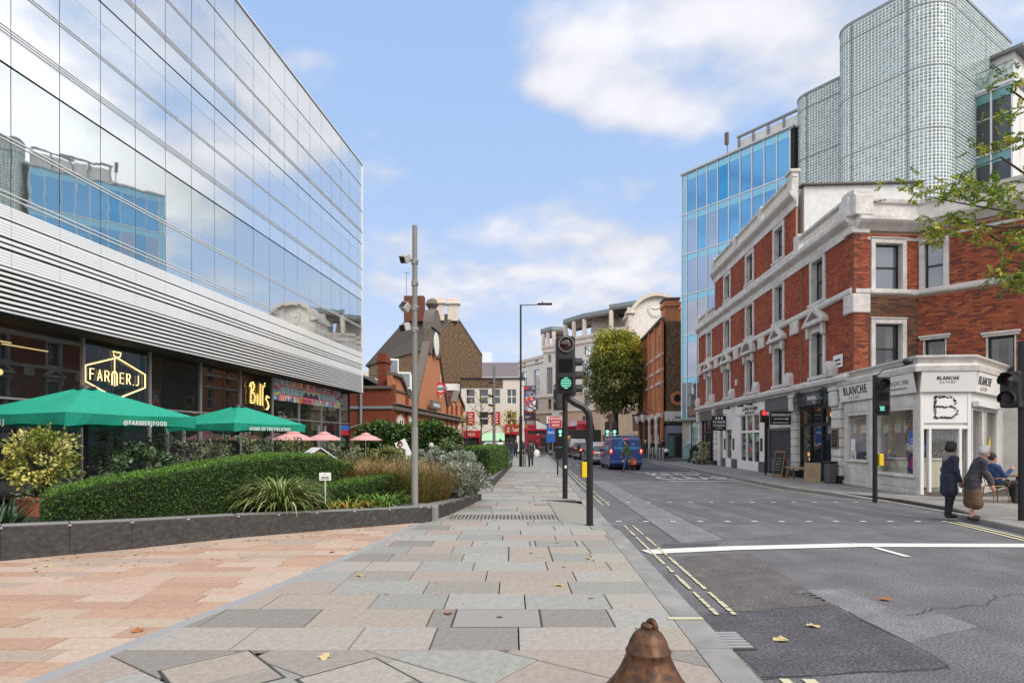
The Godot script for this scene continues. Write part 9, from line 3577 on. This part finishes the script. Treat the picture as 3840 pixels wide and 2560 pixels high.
	node("blanket",s,"sign_white",b)
	s = sh()
	for sd in [-0.2,0.2]:
		s.tube([Vector3(sd,0.16,0.36),Vector3(sd,0.55,-0.1),Vector3(sd,1.0,-0.42)],0.018,5)
	s.tube([Vector3(-0.2,1.0,-0.42),Vector3(0.2,1.0,-0.42)],0.02,5)
	node("frame",s,"grey_paint",b)
	for q in [[-0.24,0.36],[0.24,0.36],[-0.24,-0.28],[0.24,-0.28]]:
		s = sh()
		s.lathe(Vector3(q[0] + 0.025,0.15,q[1]),[Vector2(0.0,0),Vector2(0.15,0),Vector2(0.15,0.05),Vector2(0,0.05)],12,Basis(Vector3(0,0,1),PI / 2))
		node("wheel",s,"rubber",b)
	g = "people by the steel bollards"
	person("man in a black coat nearest the white car by the bollards",P(12.55,0,60.5),0.4,{"h": 1.84,"top": Color(0.015,0.014,0.014),"group": g})
	person("woman in a long brown black coat left of the steel bollards",P(12.75,0,58.6),-0.2,{"h": 1.66,"top": Color(0.03,0.022,0.02),"hem": 0.5,"bottom": Color(0.06,0.07,0.12),"long": true,"group": g,"hair": "hair_grey"})
	person("person in black behind the middle steel bollard",P(13.75,0,60.0),0.1,{"h": 1.66,"top": Color(0.015,0.015,0.016),"group": g})
	person("person in an olive parka and jeans beside the middle steel bollards",P(13.55,0,56.3),0.1,{"h": 1.6,"top": Color(0.03,0.03,0.02),"hem": 0.66,"bottom": Color(0.10,0.13,0.2),"long": true,"group": g})
	g = "people sitting among the plants"
	person("person in a dark grey top sitting behind the orange grasses, facing the camera",P(-4.75,0.28,26.0),0.3,{"h": 1.72,"seat": true,"top": Color(0.05,0.042,0.04),"group": g})
	person("grey haired person sitting with their back turned before the laurel hedge",P(-3.75,0.2,28.5),PI,{"h": 1.72,"seat": true,"top": Color(0.03,0.03,0.032),"hair": "hair_grey","group": g})
	for q in [[-4.75,26.1,"wooden garden seat under the person in dark grey"],[-3.75,28.4,"wooden garden seat under the grey haired person"]]:
		b = thing("garden_seat",q[2],"seat",P(q[0],0,q[1]))
		node("top",sh_box(Vector3(0,0.66,0),Vector3(0.6,0.08,0.5),0.01),"wood",b)
		node("frame",sh_box(Vector3(0,0.31,0),Vector3(0.5,0.62,0.4)),"wood",b)

func build_all() -> void:
	build_ground()
	build_planters()
	build_glass_office()
	build_red_terrace()
	build_cafe()
	build_blue_office()
	build_block_towers()
	build_annex()
	build_pub()
	build_beige_block()
	build_station()
	build_gable_house()
	build_backdrop()
	build_street_furniture()
	build_plants()
	build_leaf_litter()
	build_terrace()
	build_vehicles()
	build_people()
